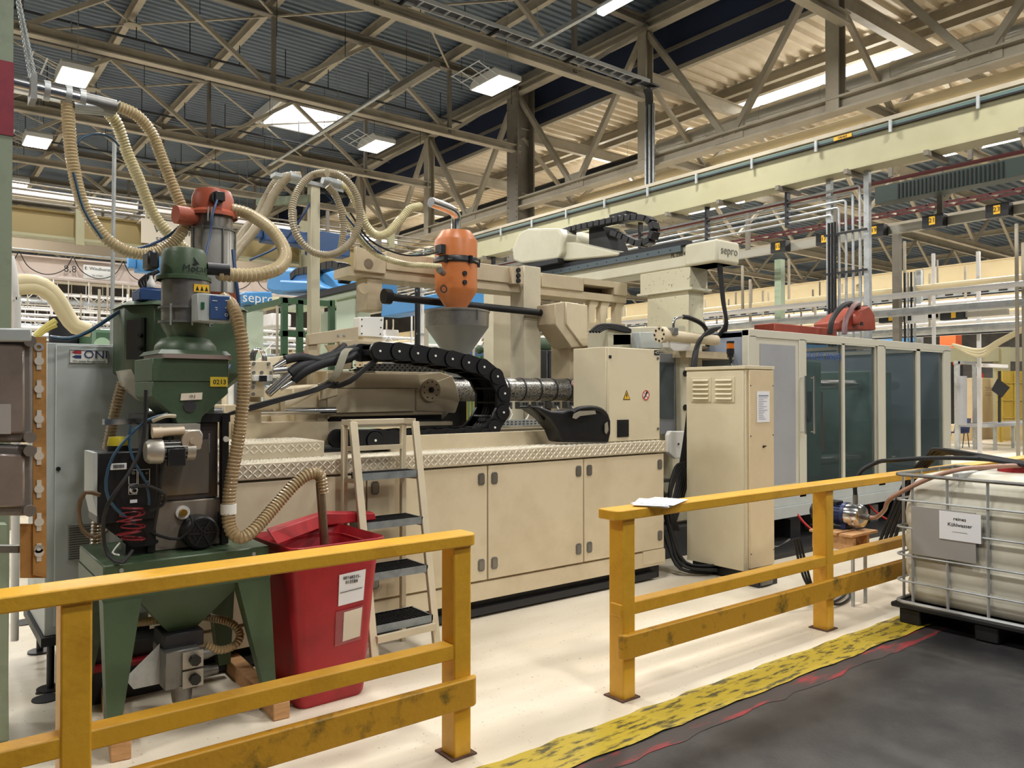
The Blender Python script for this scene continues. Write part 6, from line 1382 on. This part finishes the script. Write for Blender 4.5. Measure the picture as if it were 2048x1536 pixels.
# open wire fences and black cabinet between the portal posts
fcx = thing('yellow_fence', 'fine yellow mesh fence seen between the portal posts', 'fence', (7, 9, 0))
s = MB(); s2 = MB()
for k in range(64): s.box(5.6+k*.06, 5.612+k*.06, 9.0, 9.012, .4, 2.15)
for z in (.5, 1.1, 1.6, 2.1): s2.box(5.6, 9.5, 8.99, 9.02, z, z+.03)
MF = mat('mesh_yellow', '#b9a23c', .5)
tag(s.build('wire', MF, fcx), kind='stuff'); s2.build('rail', MF, fcx); B(5.6, 5.66, 8.98, 9.04, 0, 2.2).build('post', MF, fcx); B(9.44, 9.5, 8.98, 9.04, 0, 2.2).build('post', MF, fcx)
bx_ = thing('black_cabinet', 'black cabinet behind the mesh right of the cream portal posts', 'cabinet', (7, 8.4, 0))
a = at(1094, 700, y=8.4); b = at(1130, 700, y=8.4); B(a.x, b.x, 8.4, 8.8, .3, a.z).build('body', BLACK, bx_, bevel=.01); B(a.x+.03, b.x-.03, 8.39, 8.4, .6, a.z-.05).build('door', DARKM, bx_); B(a.x+.05, b.x-.05, 8.45, 8.75, 0, .3).build('plinth', DARKM, bx_)
# ================================================================== WORKSTATION ON THE FAR RIGHT
YW2 = 10.0
def RX_(px): return at(px, 800, y=YW2).x
def RZ_(py, px=1960): return at(px, py, y=YW2).z
ws = thing('assembly_station', 'aluminium profile assembly station with white light bar on the far right', 'workstation', (RX_(1950), YW2, 0))
for px in (1917, 1953): B(RX_(px), RX_(px)+.12, YW2, YW2+.12, 0, RZ_(725)).build('profile_post', ALU, ws)
B(RX_(1915), RX_(1960), YW2, YW2+.1, RZ_(730), RZ_(724)).build('profile_beam', ALU, ws); B(RX_(1945), RX_(1996), YW2-.3, YW2-.1, RZ_(735), RZ_(728)).build('light_bar', WP, ws, bevel=.01)
plate([(1921, 752), (1934, 752), (1934, 850), (1921, 850)], YW2-.1, .1, 'side_sheet', GREYP, ws); plate([(1954, 752), (1962, 752), (1962, 850), (1954, 850)], YW2-.1, .1, 'side_sheet', GREYP, ws)
wt = thing('work_table', 'long grey work table beside the aluminium assembly station', 'table', (RX_(2000), YW2, 0))
B(RX_(1930), RX_(2100), YW2-.6, YW2+.2, RZ_(852), RZ_(846)).build('top', GREYP, wt)
for px in (1951, 1988, 2040): B(RX_(px), RX_(px)+.08, YW2-.55, YW2-.47, 0, RZ_(852)).build('leg', ALU, wt)
wc2 = thing('beige_cabinet', 'beige louvred cabinet behind the work table', 'cabinet', (RX_(1980), YW2+2, 0))
yy = YW2+2.; X_ = lambda px: at(px, 800, y=yy).x; B(X_(1965), X_(1996), yy, yy+.8, 0, at(1980, 756, y=yy).z).build('body', MATS['door_cream_warm'], wc2, bevel=.01)
for j in range(4): B(X_(1970), X_(1984), yy-.02, yy, at(1975, 776+j*5, y=yy).z, at(1975, 774+j*5, y=yy).z).build('louvre', CREAM_DK, wc2)
B(X_(1915), X_(1964), yy, yy+.8, 0, at(1940, 850, y=yy).z).build('lower_body', MATS['door_cream_warm'], wc2); MB().cyl((X_(1976), yy+.2, at(1976, 756, y=yy).z), (X_(1976), yy+.2, at(1976, 746, y=yy).z), .05, 10).build('beacon', RD, wc2)
ch_ = thing('blue_chair', 'dark blue plastic chair beside the work table', 'chair', (RX_(1970), YW2+.7, 0))
cx2 = RX_(1968); 
B(cx2-.25, cx2+.2, YW2+.5, YW2+.95, .44, .48).build('seat', mat('chair_blue', '#2b3a66', .5), ch_, bevel=.01)
MB().hexa([(cx2+.15, YW2+.5, .48), (cx2+.2, YW2+.5, .48), (cx2+.2, YW2+.95, .48), (cx2+.15, YW2+.95, .48)], [(cx2+.3, YW2+.5, .9), (cx2+.34, YW2+.5, .9), (cx2+.34, YW2+.95, .9), (cx2+.3, YW2+.95, .9)]).build('backrest', MATS['chair_blue'], ch_)
for dx, dy in ((-.22, .52), (.18, .52), (-.22, .9), (.18, .9)): MB().cyl((cx2+dx*1.2, YW2+dy, 0), (cx2+dx*.6, YW2+dy, .45), .014, 6).build('leg', BLACK, ch_)
yf_ = thing('amber_screen', 'transparent amber protective screen at the right picture edge', 'screen', (RX_(2030), YW2+.8, 0))
plate([(1995, 742), (2100, 742), (2100, 890), (1995, 890)], YW2+.9, .02, 'sheet', mat('amber_sheet', '#c9a83a', .2, alpha=.55), yf_)
for px in (2004, 2030, 2060): plate([(px, 742), (px+2, 742), (px+2, 925), (px, 925)], YW2+.85, .04, 'post', MF, yf_)
for py in (765, 800, 835): plate([(1995, py), (2100, py), (2100, py+1), (1995, py+1)], YW2+.85, .04, 'wire', MF, yf_)
cf = thing('cream_portal', 'cream steel portal with square post above the assembly station', 'frame', (RX_(2010), YW2+1.5, 0))
plate([(1898, 696), (2100, 694), (2100, 722), (1898, 724)], YW2+1.4, .3, 'beam', CRANE, cf, bevel=.01); plate([(2004, 694), (2021, 694), (2021, 905), (2004, 905)], YW2+1.3, .3, 'post', CRANE, cf, bevel=.01)
oc_ = thing('orange_column', 'orange robot column behind the end of the guard housing', 'robot', (RX_(1915), YW2+3.5, 0))
plate([(1911, 668), (1924, 668), (1924, 730), (1911, 730)], YW2+3.5, .6, 'column', mat('safety_orange', '#e0602c', .5), oc_, bevel=.02); plate([(1903, 720), (1926, 720), (1926, 905), (1903, 905)], YW2+3.6, .6, 'base', DARKM, oc_)
bg_ = thing('hanging_pouch', 'clear pouch with a black board hanging tilted before the amber screen', 'pouch', (RX_(2000), YW2-.2, 1.7))
plate([(1996, 757), (2020, 775), (2004, 795), (1983, 780)], YW2-.2, .02, 'board', BLACK, bg_); plate([(1998, 742), (2002, 742), (2002, 845), (1998, 845)], YW2-.17, .03, 'pole', BLACK, bg_)
for k in range(3): cable_mb([at(1905, 690, x=14.5), at(1960, 700+k*6, x=14.3), at(2000, 680+k*3, x=14), at(2048, 655+k*2, x=13.8), at(2100, 625, x=13.6)], .03, mb=MB())  .build('pale_hose', mat('hose_cream', '#d3c69f', .5)) and None
for k, o in enumerate([o for o in bpy.data.objects if o.name.startswith('pale_hose')]): tag(o, 'pale cream hose sagging above the assembly station at the right, %s of three' % ('upper', 'middle', 'lower')[k], 'hose', 'cream hoses on the far right')

# cable risers and small services in the gaps behind the injection unit
for k, (px0, y0_, n_, lab) in enumerate(((903, 8.6, 5, 'bundle of black and white cable risers behind the orange loader'), (835, 9.4, 3, 'thin bundle of risers left of the orange loader'), (1056, 9.2, 5, 'bundle of cable risers right of the cream front post'), (1010, 11, 4, 'far bundle of risers between the two portal posts'))):
    c = at(px0, 600, y=y0_); t = thing('cable_riser', lab, 'cable', (c.x, y0_, 0))
    for j in range(n_): MB().cyl((c.x+.045*j, y0_, 0), (c.x+.045*j, y0_, 3.3+.1*k), .016 if j else .04, 8).build('riser', (BLACK, WP, WP, ALU, BLACK)[j], t)
    for z in (1.2, 1.9, 2.5, 3.1): B(c.x-.03, c.x+.045*n_, y0_-.03, y0_-.015, z, z+.025).build('clamp_strip', ALU, t)
c = at(25, 600, y=5.6); t = thing('grey_conduit', 'pale grey conduit bending up beside the left column', 'pipe', (c.x, 5.6, 0))
MB().tube(smooth_path([at(34, 655, y=5.6)-V((0, 0, 1.9)), at(34, 655, y=5.6), at(31, 600, y=5.6), at(26, 540, y=5.6), at(20, 512, y=5.6)], .05), .022, 10).build('tube', WP, t)
for k in range(2): tag(cable_mb([at(70+k*4, 672, y=6.5), at(90+k*2, 655+k*3, y=6.5), at(112, 641+k*8, y=6.5)], .022, mb=MB()).build('yellow_hose', mat('hose_yellow', '#cdbf6a', .4)), ('upper yellowish hose left of the black filter cylinder', 'lower yellowish hose left of the black filter cylinder')[k], 'hose')
gp_ = thing('green_pump', 'small green pump with white caps seen above the barrel guard', 'pump', (6.2, 8.8, 1.7))
c = at(1085, 690, y=8.8); MB().cyl((c.x-.25, 8.8, c.z), (c.x+.2, 8.8, c.z), .11, 18).build('body', GREEN, gp_); MB().cyl((c.x+.2, 8.8, c.z), (c.x+.26, 8.8, c.z), .08, 16).build('cap', WHITE, gp_); B(c.x-.2, c.x+.15, 8.7, 8.9, 0, c.z-.08).build('stand', GREEN, gp_)
for k, (px, py) in enumerate(((1020, 712), (985, 700))):
    c = at(px, py, y=9.5); t = thing('green_valve', ('green valve group right behind the cable chain', 'green valve group behind the steel hopper cone')[k], 'valve', (c.x, 9.5, 0)); B(c.x-.3, c.x+.3, 9.4, 9.8, 0, c.z-.1).build('stand', GREEN_L, t)
    for j in range(4): MB().sphere((c.x-.24+.16*j, 9.5, c.z), .07, 10).build('valve_cap', WHITE if j % 2 else GREEN, t)
# ================================================================== CONVEYING HOSES
def hose(pts, r, m, nm, lab, cat='hose', pitch=.018, n=12, group=None):
    o = hose_mb(HP(pts), r, pitch, n).build(nm, m); return tag(o, lab, cat, group)
G = 'beige material conveying hoses'
hose([(135, 198, 5.0), (138, 260, 5.0), (146, 330, 5.0), (165, 405, 5.0), (205, 470, 5.0), (255, 503, 5.0), (305, 506, 5.0), (350, 482, 5.0), (376, 440, 4.97), (384, 412, 4.95)], .037, HOSE, 'conveying_hose', 'brownish beige ribbed hose in a deep left loop to the terracotta hood', group=G)
hose([(205, 212, 5.1), (232, 245, 5.15), (252, 300, 5.2), (278, 360, 5.2), (305, 425, 5.2), (335, 465, 5.2), (365, 495, 5.2), (395, 512, 5.2)], .038, mat('hose_pale', '#d8cfa8', .35, col2='#c2b88e', scale=8, coat=.3), 'conveying_hose', 'pale ribbed hose, middle one of the three from the silver manifold', group=G)
hose([(236, 213, 5.0), (275, 232, 5.02), (305, 270, 5.05), (325, 320, 5.05), (348, 378, 5.05), (368, 425, 5.05), (380, 450, 5.05)], .037, HOSE, 'conveying_hose', 'ribbed hose, right one of the three from the silver manifold', group=G)
hose([(462, 418, 4.9), (500, 430, 4.8), (545, 462, 4.6), (570, 505, 4.45), (558, 535, 4.35), (515, 549, 4.3), (470, 550, 4.28), (432, 546, 4.27)], .04, HOSE, 'conveying_hose', 'fat beige hose curling from the terracotta hood to the green loader', group=G, pitch=.026)
hose([(448, 597, 4.15), (466, 615, 4.05), (480, 660, 4.0), (488, 730, 4.0), (486, 800, 4.0), (478, 870, 4.0), (464, 950, 4.0), (457, 1010, 4.0), (460, 1055, 3.98), (480, 1075, 3.95), (508, 1060, 3.95), (548, 1015, 4.0), (590, 968, 4.02), (620, 948, 4.02), (640, 952, 4.02), (646, 985, 4.02)], .0345, HOSE_B, 'conveying_hose', 'long amber ribbed hose hanging in front of the blender into the suction lance', group=G)
p = HP([(457, 1018, 4.0)])[0]
tag(MB().cyl(p-V((0, 0, .025)), p+V((0, 0, .025)), .039, 18).build('tape_wrap', WHITE), 'white tape wrapped around the long amber hose', 'tape')
hose([(245, 765, 4.75), (232, 815, 4.75), (215, 900, 4.75), (203, 980, 4.75), (193, 1060, 4.75), (192, 1120, 4.75), (200, 1180, 4.75)], .031, HOSE_B, 'conveying_hose', 'amber ribbed hose between the grey cabinet and the black controller', group=G)
hose([(412, 1291, 4.15), (440, 1300, 4.13), (470, 1290, 4.12), (480, 1268, 4.14), (462, 1246, 4.2), (425, 1236, 4.3), (392, 1232, 4.4)], .022, HOSE_B, 'conveying_hose', 'small amber hose looping beside the suction box', pitch=.016, group=G)
hose([(272, 1245, 4.5), (300, 1242, 4.45), (342, 1236, 4.4)], .024, HOSE_B, 'conveying_hose', 'short amber hose stub left of the green funnel', pitch=.016, group=G)
# mast loops
ringp = [(652+68*math.sin(a), 427-83*math.cos(a), 5.75-.12*math.sin(a/2)) for a in [i*2*PI/18 for i in range(18)]]+[(655, 346, 5.6)]
hose(ringp, .03, mat('hose_grey', '#a99e86', .35, col2='#968a70', scale=8, coat=.3), 'conveying_hose', 'coiled ribbed hose hung as a ring on the hose mast', group=G)
hose([(600, 352, 5.9), (575, 355, 5.9), (550, 385, 5.88), (528, 430, 5.8), (505, 465, 5.7), (480, 495, 5.6), (462, 520, 5.5)], .036, MATS['hose_grey'], 'conveying_hose', 'front ribbed hose falling left from the mast head', group=G)
hose([(585, 350, 6.1), (555, 360, 6.1), (530, 400, 6.1), (515, 430, 6.05), (490, 460, 6.0), (470, 490, 5.9), (455, 500, 5.9)], .033, MATS['hose_grey'], 'conveying_hose', 'rear ribbed hose falling left from the mast head', group=G)
hose([(672, 366, 5.9), (695, 378, 5.9), (715, 410, 5.9), (732, 450, 5.9), (752, 470, 5.95), (775, 466, 5.98), (800, 440, 6.0), (820, 418, 6.0), (842, 412, 6.02)], .037, MATS['hose_pale'], 'conveying_hose', 'pale ribbed hose dipping from the mast to the steel elbow of the orange loader', group=G)
hose([(650, 368, 6.0), (672, 395, 6.0), (695, 440, 6.0), (722, 482, 6.0), (760, 512, 5.98), (810, 528, 5.96), (850, 531, 5.94), (882, 533, 5.92)], .027, MATS['hose_pale'], 'conveying_hose', 'thin pale hose ending at the inlet of the orange loader', group=G)
hose([(655, 372, 5.8), (672, 392, 5.8), (684, 430, 5.8), (686, 470, 5.8), (680, 505, 5.8)], .03, MATS['hose_grey'], 'conveying_hose', 'short ribbed hose inside the ring on the mast', group=G)
for k in range(2): tag(MB().tube(smooth_path(HP([(28, 565+k*12, 7.0), (70, 563+k*12, 7.0), (105, 582+k*10, 7.0), (130, 620+k*10, 7.0), (150, 650+k*5, 7.0), (180, 660, 7.0)]), .05), .055, 12).build('pale_pipe', MATS['hose_cream']), ('upper pale hose curving down behind the cooling cabinet', 'lower pale hose curving down behind the cooling cabinet')[k], 'hose')
# silver manifold pipe hanging on a chain
mn = thing('silver_manifold', 'silver conveying pipe with couplings hanging by a chain at the top left', 'pipe', (1.0, 5.0, 3.4))
a, b, c = HP([(-80, 140, 5.0)])[0], HP([(170, 200, 5.0)])[0], HP([(232, 215, 5.0)])[0]
MB().cyl(a, b, .05, 20).build('pipe', CHROME, mn)
for k in range(3): MB().cyl(b.lerp(a, .1)+V((0, .04*k-.02, -.05)), c+V((-.02+.01*k, .04*k, -.01)), .022, 12).build('branch_pipe', ALU, mn)
MB().cyl(b, c, .042, 16).build('coupling', IRON, mn)
for t_ in (.0, .12, .3, .42):
    q = b.lerp(a, t_); MB().cyl(q, q+(a-b).normalized()*.03, .056, 18).build('clamp', ALU, mn)
q = HP([(65, 180, 5.0)])[0]; MB().box(q.x-.015, q.x+.015, 4.93, 5.07, q.z-.07, q.z+.07).build('hanger_bracket', IRON, mn)
chn = thing('hanging_chain', 'zinc link chain holding the silver manifold near the left column', 'chain', tuple(q+V((0, 0, .07))))
top = HP([(25, -60, 5.0)])[0]
for s_ in (-.012, .012):
    L = MB(); n = 44
    for k in range(n):
        u = q+V((s_, 0, .07)); v_ = top; p = u.lerp(v_, k/n); d = (v_-u).normalized(); e = V((0, 1, 0)) if k % 2 else V((1, 0, 0)); e = (e-d*e.dot(d)).normalized()
        L.tube([p+d*.014*math.cos(t)*1.1+e*.008*math.sin(t) for t in [i*2*PI/8 for i in range(8)]], .003, 5, closed=True)
    L.build('chain_strand', ALU, chn)
tag(MB().cyl(at(222, 800, y=6.4), at(229, 285, y=6.4), .014, 12).build('slim_pole', ALU), 'slim grey pole rising behind the cooling cabinet', 'pole')
# ------------------------------------------------------------------ cables around the blender
def cab(pts, r, m, nm, lab): return tag(cable_mb(HP(pts), r, mb=MB()).build(nm, m), lab, 'cable')
AIR = mat('air_blue', '#26475f', .4); NV = mat('cable_navy', '#23406a', .4)
cab([(100, 674, 5.0), (140, 677, 5.0), (180, 662, 5.0), (225, 632, 4.95), (258, 612, 4.85), (285, 610, 4.8)], .011, AIR, 'air_hose', 'blue air hose from the fuse panel up to the big green hopper')
cab([(147, 345, 5.0), (146, 300, 5.0), (165, 275, 5.0), (195, 268, 5.05), (222, 275, 5.1), (238, 292, 5.15)], .008, AIR, 'air_hose', 'blue air hose arching at the top of the left hose loop')
cab([(147, 345, 4.96), (168, 420, 4.95), (205, 478, 4.95)], .008, AIR, 'air_hose', 'blue air hose tied along the left hose loop')
cab([(262, 500, 5.1), (300, 490, 5.1), (340, 470, 5.1), (370, 440, 5.05), (382, 415, 5.0)], .009, NV, 'air_hose', 'dark blue air hose rising to the terracotta hood')
cab([(434, 400, 4.75), (425, 430, 4.7), (420, 470, 4.7), (410, 515, 4.6), (404, 540, 4.5)], .007, NV, 'cable', 'dark blue cable hanging from the terracotta hood valve')
cab([(466, 500, 4.75), (472, 560, 4.7), (478, 620, 4.7), (470, 700, 4.7), (455, 740, 4.6)], .011, NV, 'cable', 'navy cable running down right of the stainless tube')
cab([(335, 828, 4.05), (295, 840, 4.02), (255, 875, 4.0), (225, 915, 4.0), (212, 960, 4.0), (218, 1000, 4.0), (245, 1030, 4.02), (270, 1045, 4.05)], .007, AIR, 'air_hose', 'blue air hose in a wide arc in front of the black controller')
cab([(262, 850, 4.0), (258, 890, 4.0), (272, 930, 3.98), (292, 965, 3.98), (298, 1000, 4.0), (297, 1010, 4.0)], .006, AIR, 'air_hose', 'inner blue air hose in front of the black controller')
cab([(292, 780, 4.0), (290, 850, 4.0), (278, 910, 3.98), (245, 965, 3.95), (215, 1010, 3.95), (206, 1060, 4.0), (215, 1110, 4.0), (245, 1125, 3.98), (265, 1100, 4.0)], .009, RUBBER, 'cable', 'black cable crossing the black controller to the green stand top')
cab([(345, 860, 4.0), (325, 930, 3.98), (318, 1000, 3.98), (308, 1060, 4.02)], .008, RUBBER, 'cable', 'thin black cable hanging from the motor terminal box')
cab([(262, 975, 4.0), (300, 972, 3.97), (330, 990, 3.97), (325, 1010, 3.98), (300, 1022, 4.0)], .008, RUBBER, 'cable', 'black cable loop right of the controller')
cab([(200, 990, 4.05), (170, 985, 4.05), (157, 1020, 4.05), (165, 1060, 4.1), (190, 1075, 4.1), (215, 1060, 4.1)], .010, mat('clear_brown', '#5d4a34', .3), 'cable', 'brown tube looping at the left of the controller')
cab([(380, 1030, 4.1), (385, 1050, 4.08), (360, 1078, 4.1), (320, 1072, 4.12), (298, 1062, 4.15)], .007, RUBBER, 'cable', 'black cable from the brass plug to the motor')
cab([(305, 842, 4.02), (330, 832, 4.0), (350, 832, 4.02)], .01, mat('cable_beige', '#b5ad96', .5), 'cable', 'beige cable left of the dosing hopper foot')
p = HP([(262, 1058, 4.05)])[0]
tag(MB().tube([p+V((.05*math.cos(t)+.012*math.sin(t*.31), .045*math.sin(t), .0032*t-.06+.012*math.sin(t*.7))) for t in [i*PI/6 for i in range(100)]], .004, 6).build('coil_hose', mat('coil_red', '#7e2228', .4)), 'red coiled air hose hanging under the black controller', 'hose')
cab([(240, 1085, 4.05), (225, 1105, 4.05), (238, 1110, 4.0)], .004, WHITE, 'cable', 'thin white wire end on the green stand top')
cab([(700, 425, 5.9), (740, 480, 5.9), (800, 508, 5.9), (850, 510, 5.92), (876, 503, 5.95)], .008, RUBBER, 'cable', 'black cable sagging to the sensor of the orange loader')
cab([(632, 385, 5.95), (600, 440, 5.9), (560, 490, 5.85), (500, 520, 5.8)], .009, NV, 'cable', 'blue cable slanting left from the mast head')
cab([(650, 385, 5.95), (690, 430, 5.95), (740, 490, 5.95), (775, 515, 5.97)], .008, NV, 'cable', 'blue cable slanting right from the mast head')
# plastic film under the hopper
fm = MB(); a = [at(x, y, y=4.62) for x, y in ((236, 742), (262, 738), (300, 810), (278, 800), (245, 770))]
fm.add([*a, *[p+V((0, .06, 0)) for p in a]], [(0, 1, 2, 3, 4), (9, 8, 7, 6, 5)]+[(i, i+5, (i+1) % 5+5, (i+1) % 5) for i in range(5)])
tag(fm.build('plastic_film', mat('film', '#c9c4b4', .15, alpha=.6, col2='#e4e0d4', scale=12)), 'crumpled clear plastic film under the big green hopper', 'plastic film')
# ================================================================== PUMP ON ITS PALLET PIECE, TANK HOSES
pq = thing('pallet_piece', 'sawn piece of wooden pallet carrying the pump behind the yellow rail', 'pallet', (5.85, 3.4, .4))
xa, xb = 5.88, 6.13; z0, z1 = .42, .55
for k in range(3): B(xa-.03, xb+(.12 if k == 0 else .02), 3.19+k*.13, 3.30+k*.13, z1, z1+.02).build('board', WOOD, pq, bevel=.002)
for x0_ in (xa, xb-.04): B(x0_, x0_+.04, 3.2, 3.55, z0+.018, z1).build('block', WOOD, pq)
for y0_ in (3.2, 3.43): B(xa, xb, y0_, y0_+.12, z0, z0+.018).build('board', WOOD, pq)
for x0_, y0_ in ((xa+.03, 3.22), (xb-.03, 3.22), (xa+.03, 3.52), (xb-.03, 3.52)): B(x0_-.01, x0_+.01, y0_-.01, y0_+.01, 0, z0).build('wire_leg', ALU, pq)
pm = thing('water_pump', 'dark blue water pump with a polished steel head on the wooden pallet piece', 'pump', (5.85, 3.4, z1+.02))
NVY = mat('pump_navy', '#1c2c5c', .4); xp = 6.12; zc = z1+.02+.115
MB().cyl((xp, 3.40, zc), (xp, 3.60, zc), .08, 24).build('motor', NVY, pm)
MB().lathe((xp, 3.60, zc), [(.072, 0), (.078, .005), (.076, .07), (.05, .09), (.0005, .092)], 22, 'y').build('fan_cover', BLACK, pm)
s = MB()
for k in range(20):
    t_ = 2*PI*k/20; s.beam((xp+.082*math.cos(t_), 3.41, zc+.082*math.sin(t_)), (xp+.082*math.cos(t_), 3.59, zc+.082*math.sin(t_)), .012, .004, (-math.sin(t_), 0, math.cos(t_)))
s.build('cooling_fin', NVY, pm)
MB().cyl((xp, 3.37, zc), (xp, 3.40, zc), .10, 26).build('mounting_flange', NVY, pm)
MB().lathe((xp, 3.37, zc), [(.0005, -.135), (.03, -.135), (.085, -.125), (.097, -.1), (.095, 0)], 28, 'y').build('steel_head', CHROME, pm)
B(xp-.07, xp+.07, 3.36, 3.40, z1+.02, zc-.06).build('foot', NVY, pm); B(xp-.05, xp+.05, 3.44, 3.58, zc+.07, zc+.105).build('terminal_box', BLACK, pm, bevel=.005)
MB().cyl((xp, 3.31, zc+.09), (xp, 3.31, zc+.17), .02, 14).build('outlet', IRON, pm); MB().cyl((xp, 3.24, zc), (xp, 3.19, zc), .024, 14).build('inlet', IRON, pm)
B(xp-.09, xp+.09, 3.36, 3.66, z1+.02, z1+.026).build('rubber_pad', RUBBER, pm)
def tube_(pts, r, m, nm, lab): return tag(MB().tube(smooth_path(pts, .04), r, 10).build(nm, m), lab, 'hose')
o_ = V((xp, 3.31, zc+.17))
tube_([o_, o_+V((0, 0, .10)), o_+V((.03, -.04, .2)), o_+V((.1, -.14, .27)), (6.05, 2.98, 1.16), (6.2, 2.7, 1.19), (6.35, 2.35, 1.19), (6.4, 2.0, 1.15)], .017, RUBBER, 'black_hose', 'black hose from the pump outlet over the top of the water tank')
i_ = V((xp, 3.19, zc))
tube_([i_, i_+V((-.01, -.06, .01)), (5.98, 3.0, .78), (5.80, 2.86, .90), (5.78, 2.6, 1.06), (5.86, 2.42, 1.14), (6.0, 2.3, 1.16), (6.2, 2.15, 1.17), (6.35, 2.1, 1.13)], .016, mat('hose_copper', '#a9826f', .35), 'rosy_hose', 'rosy brown hose slanting across the corner of the water tank')
for k in range(4): tag(MB().tube(smooth_path([(7.0, 3.45+.04*k, .3), (6.92, 3.2+.03*k, .9), (6.8, 2.95+.03*k, 1.16), (6.5, 2.65+.05*k, 1.2+.012*k), (6.25, 2.35-.06*k, 1.195), (6.2, 2.0-.07*k, 1.17), (6.5, 1.85-.05*k, 1.165)], .04), .015, 8).build('black_hose', RUBBER), 'one of four black hoses bundled on top of the water tank', 'hose', 'black hoses bundled on the tank')
for k in range(3): tag(MB().tube(smooth_path([(5.45+.04*k, 3.45, .55), (5.55+.03*k, 3.4, .2), (5.75, 3.3+.06*k, .03), (6.1, 3.35+.05*k, .02), (6.5, 3.6, .03)], .04), .010, 7).build('black_cable', RUBBER), 'one of three black cables drooping to the floor beside the water tank', 'cable', 'cables drooping beside the tank')
tag(MB().tube(smooth_path([(6.35+.08*math.cos(t), 1.75+.08*math.sin(t), 1.14) for t in [i*PI/6 for i in range(13)]], .02), .012, 8).build('red_hose_ring', RD), 'red hose ring lying on the right of the tank top', 'hose')
for k, (x0_, y0_) in enumerate(((7.0, 5.6), (7.9, 5.5), (8.6, 5.7), (9.6, 5.6))):
    tag(cable_mb([(x0_, y0_-.4, .5), (x0_+.1, y0_-.6, .2), (x0_+.4, y0_-.7, .03), (x0_+.9, y0_-.55, .03)], .014, mb=MB()).build('red_cable' if k % 2 else 'grey_hose', RD if k % 2 else IRON), ('grey hose on the floor under the solid housing door', 'red cable under the first glazed door', 'grey hose under the second glazed door', 'red cable near the pump under the housing')[k], 'cable')
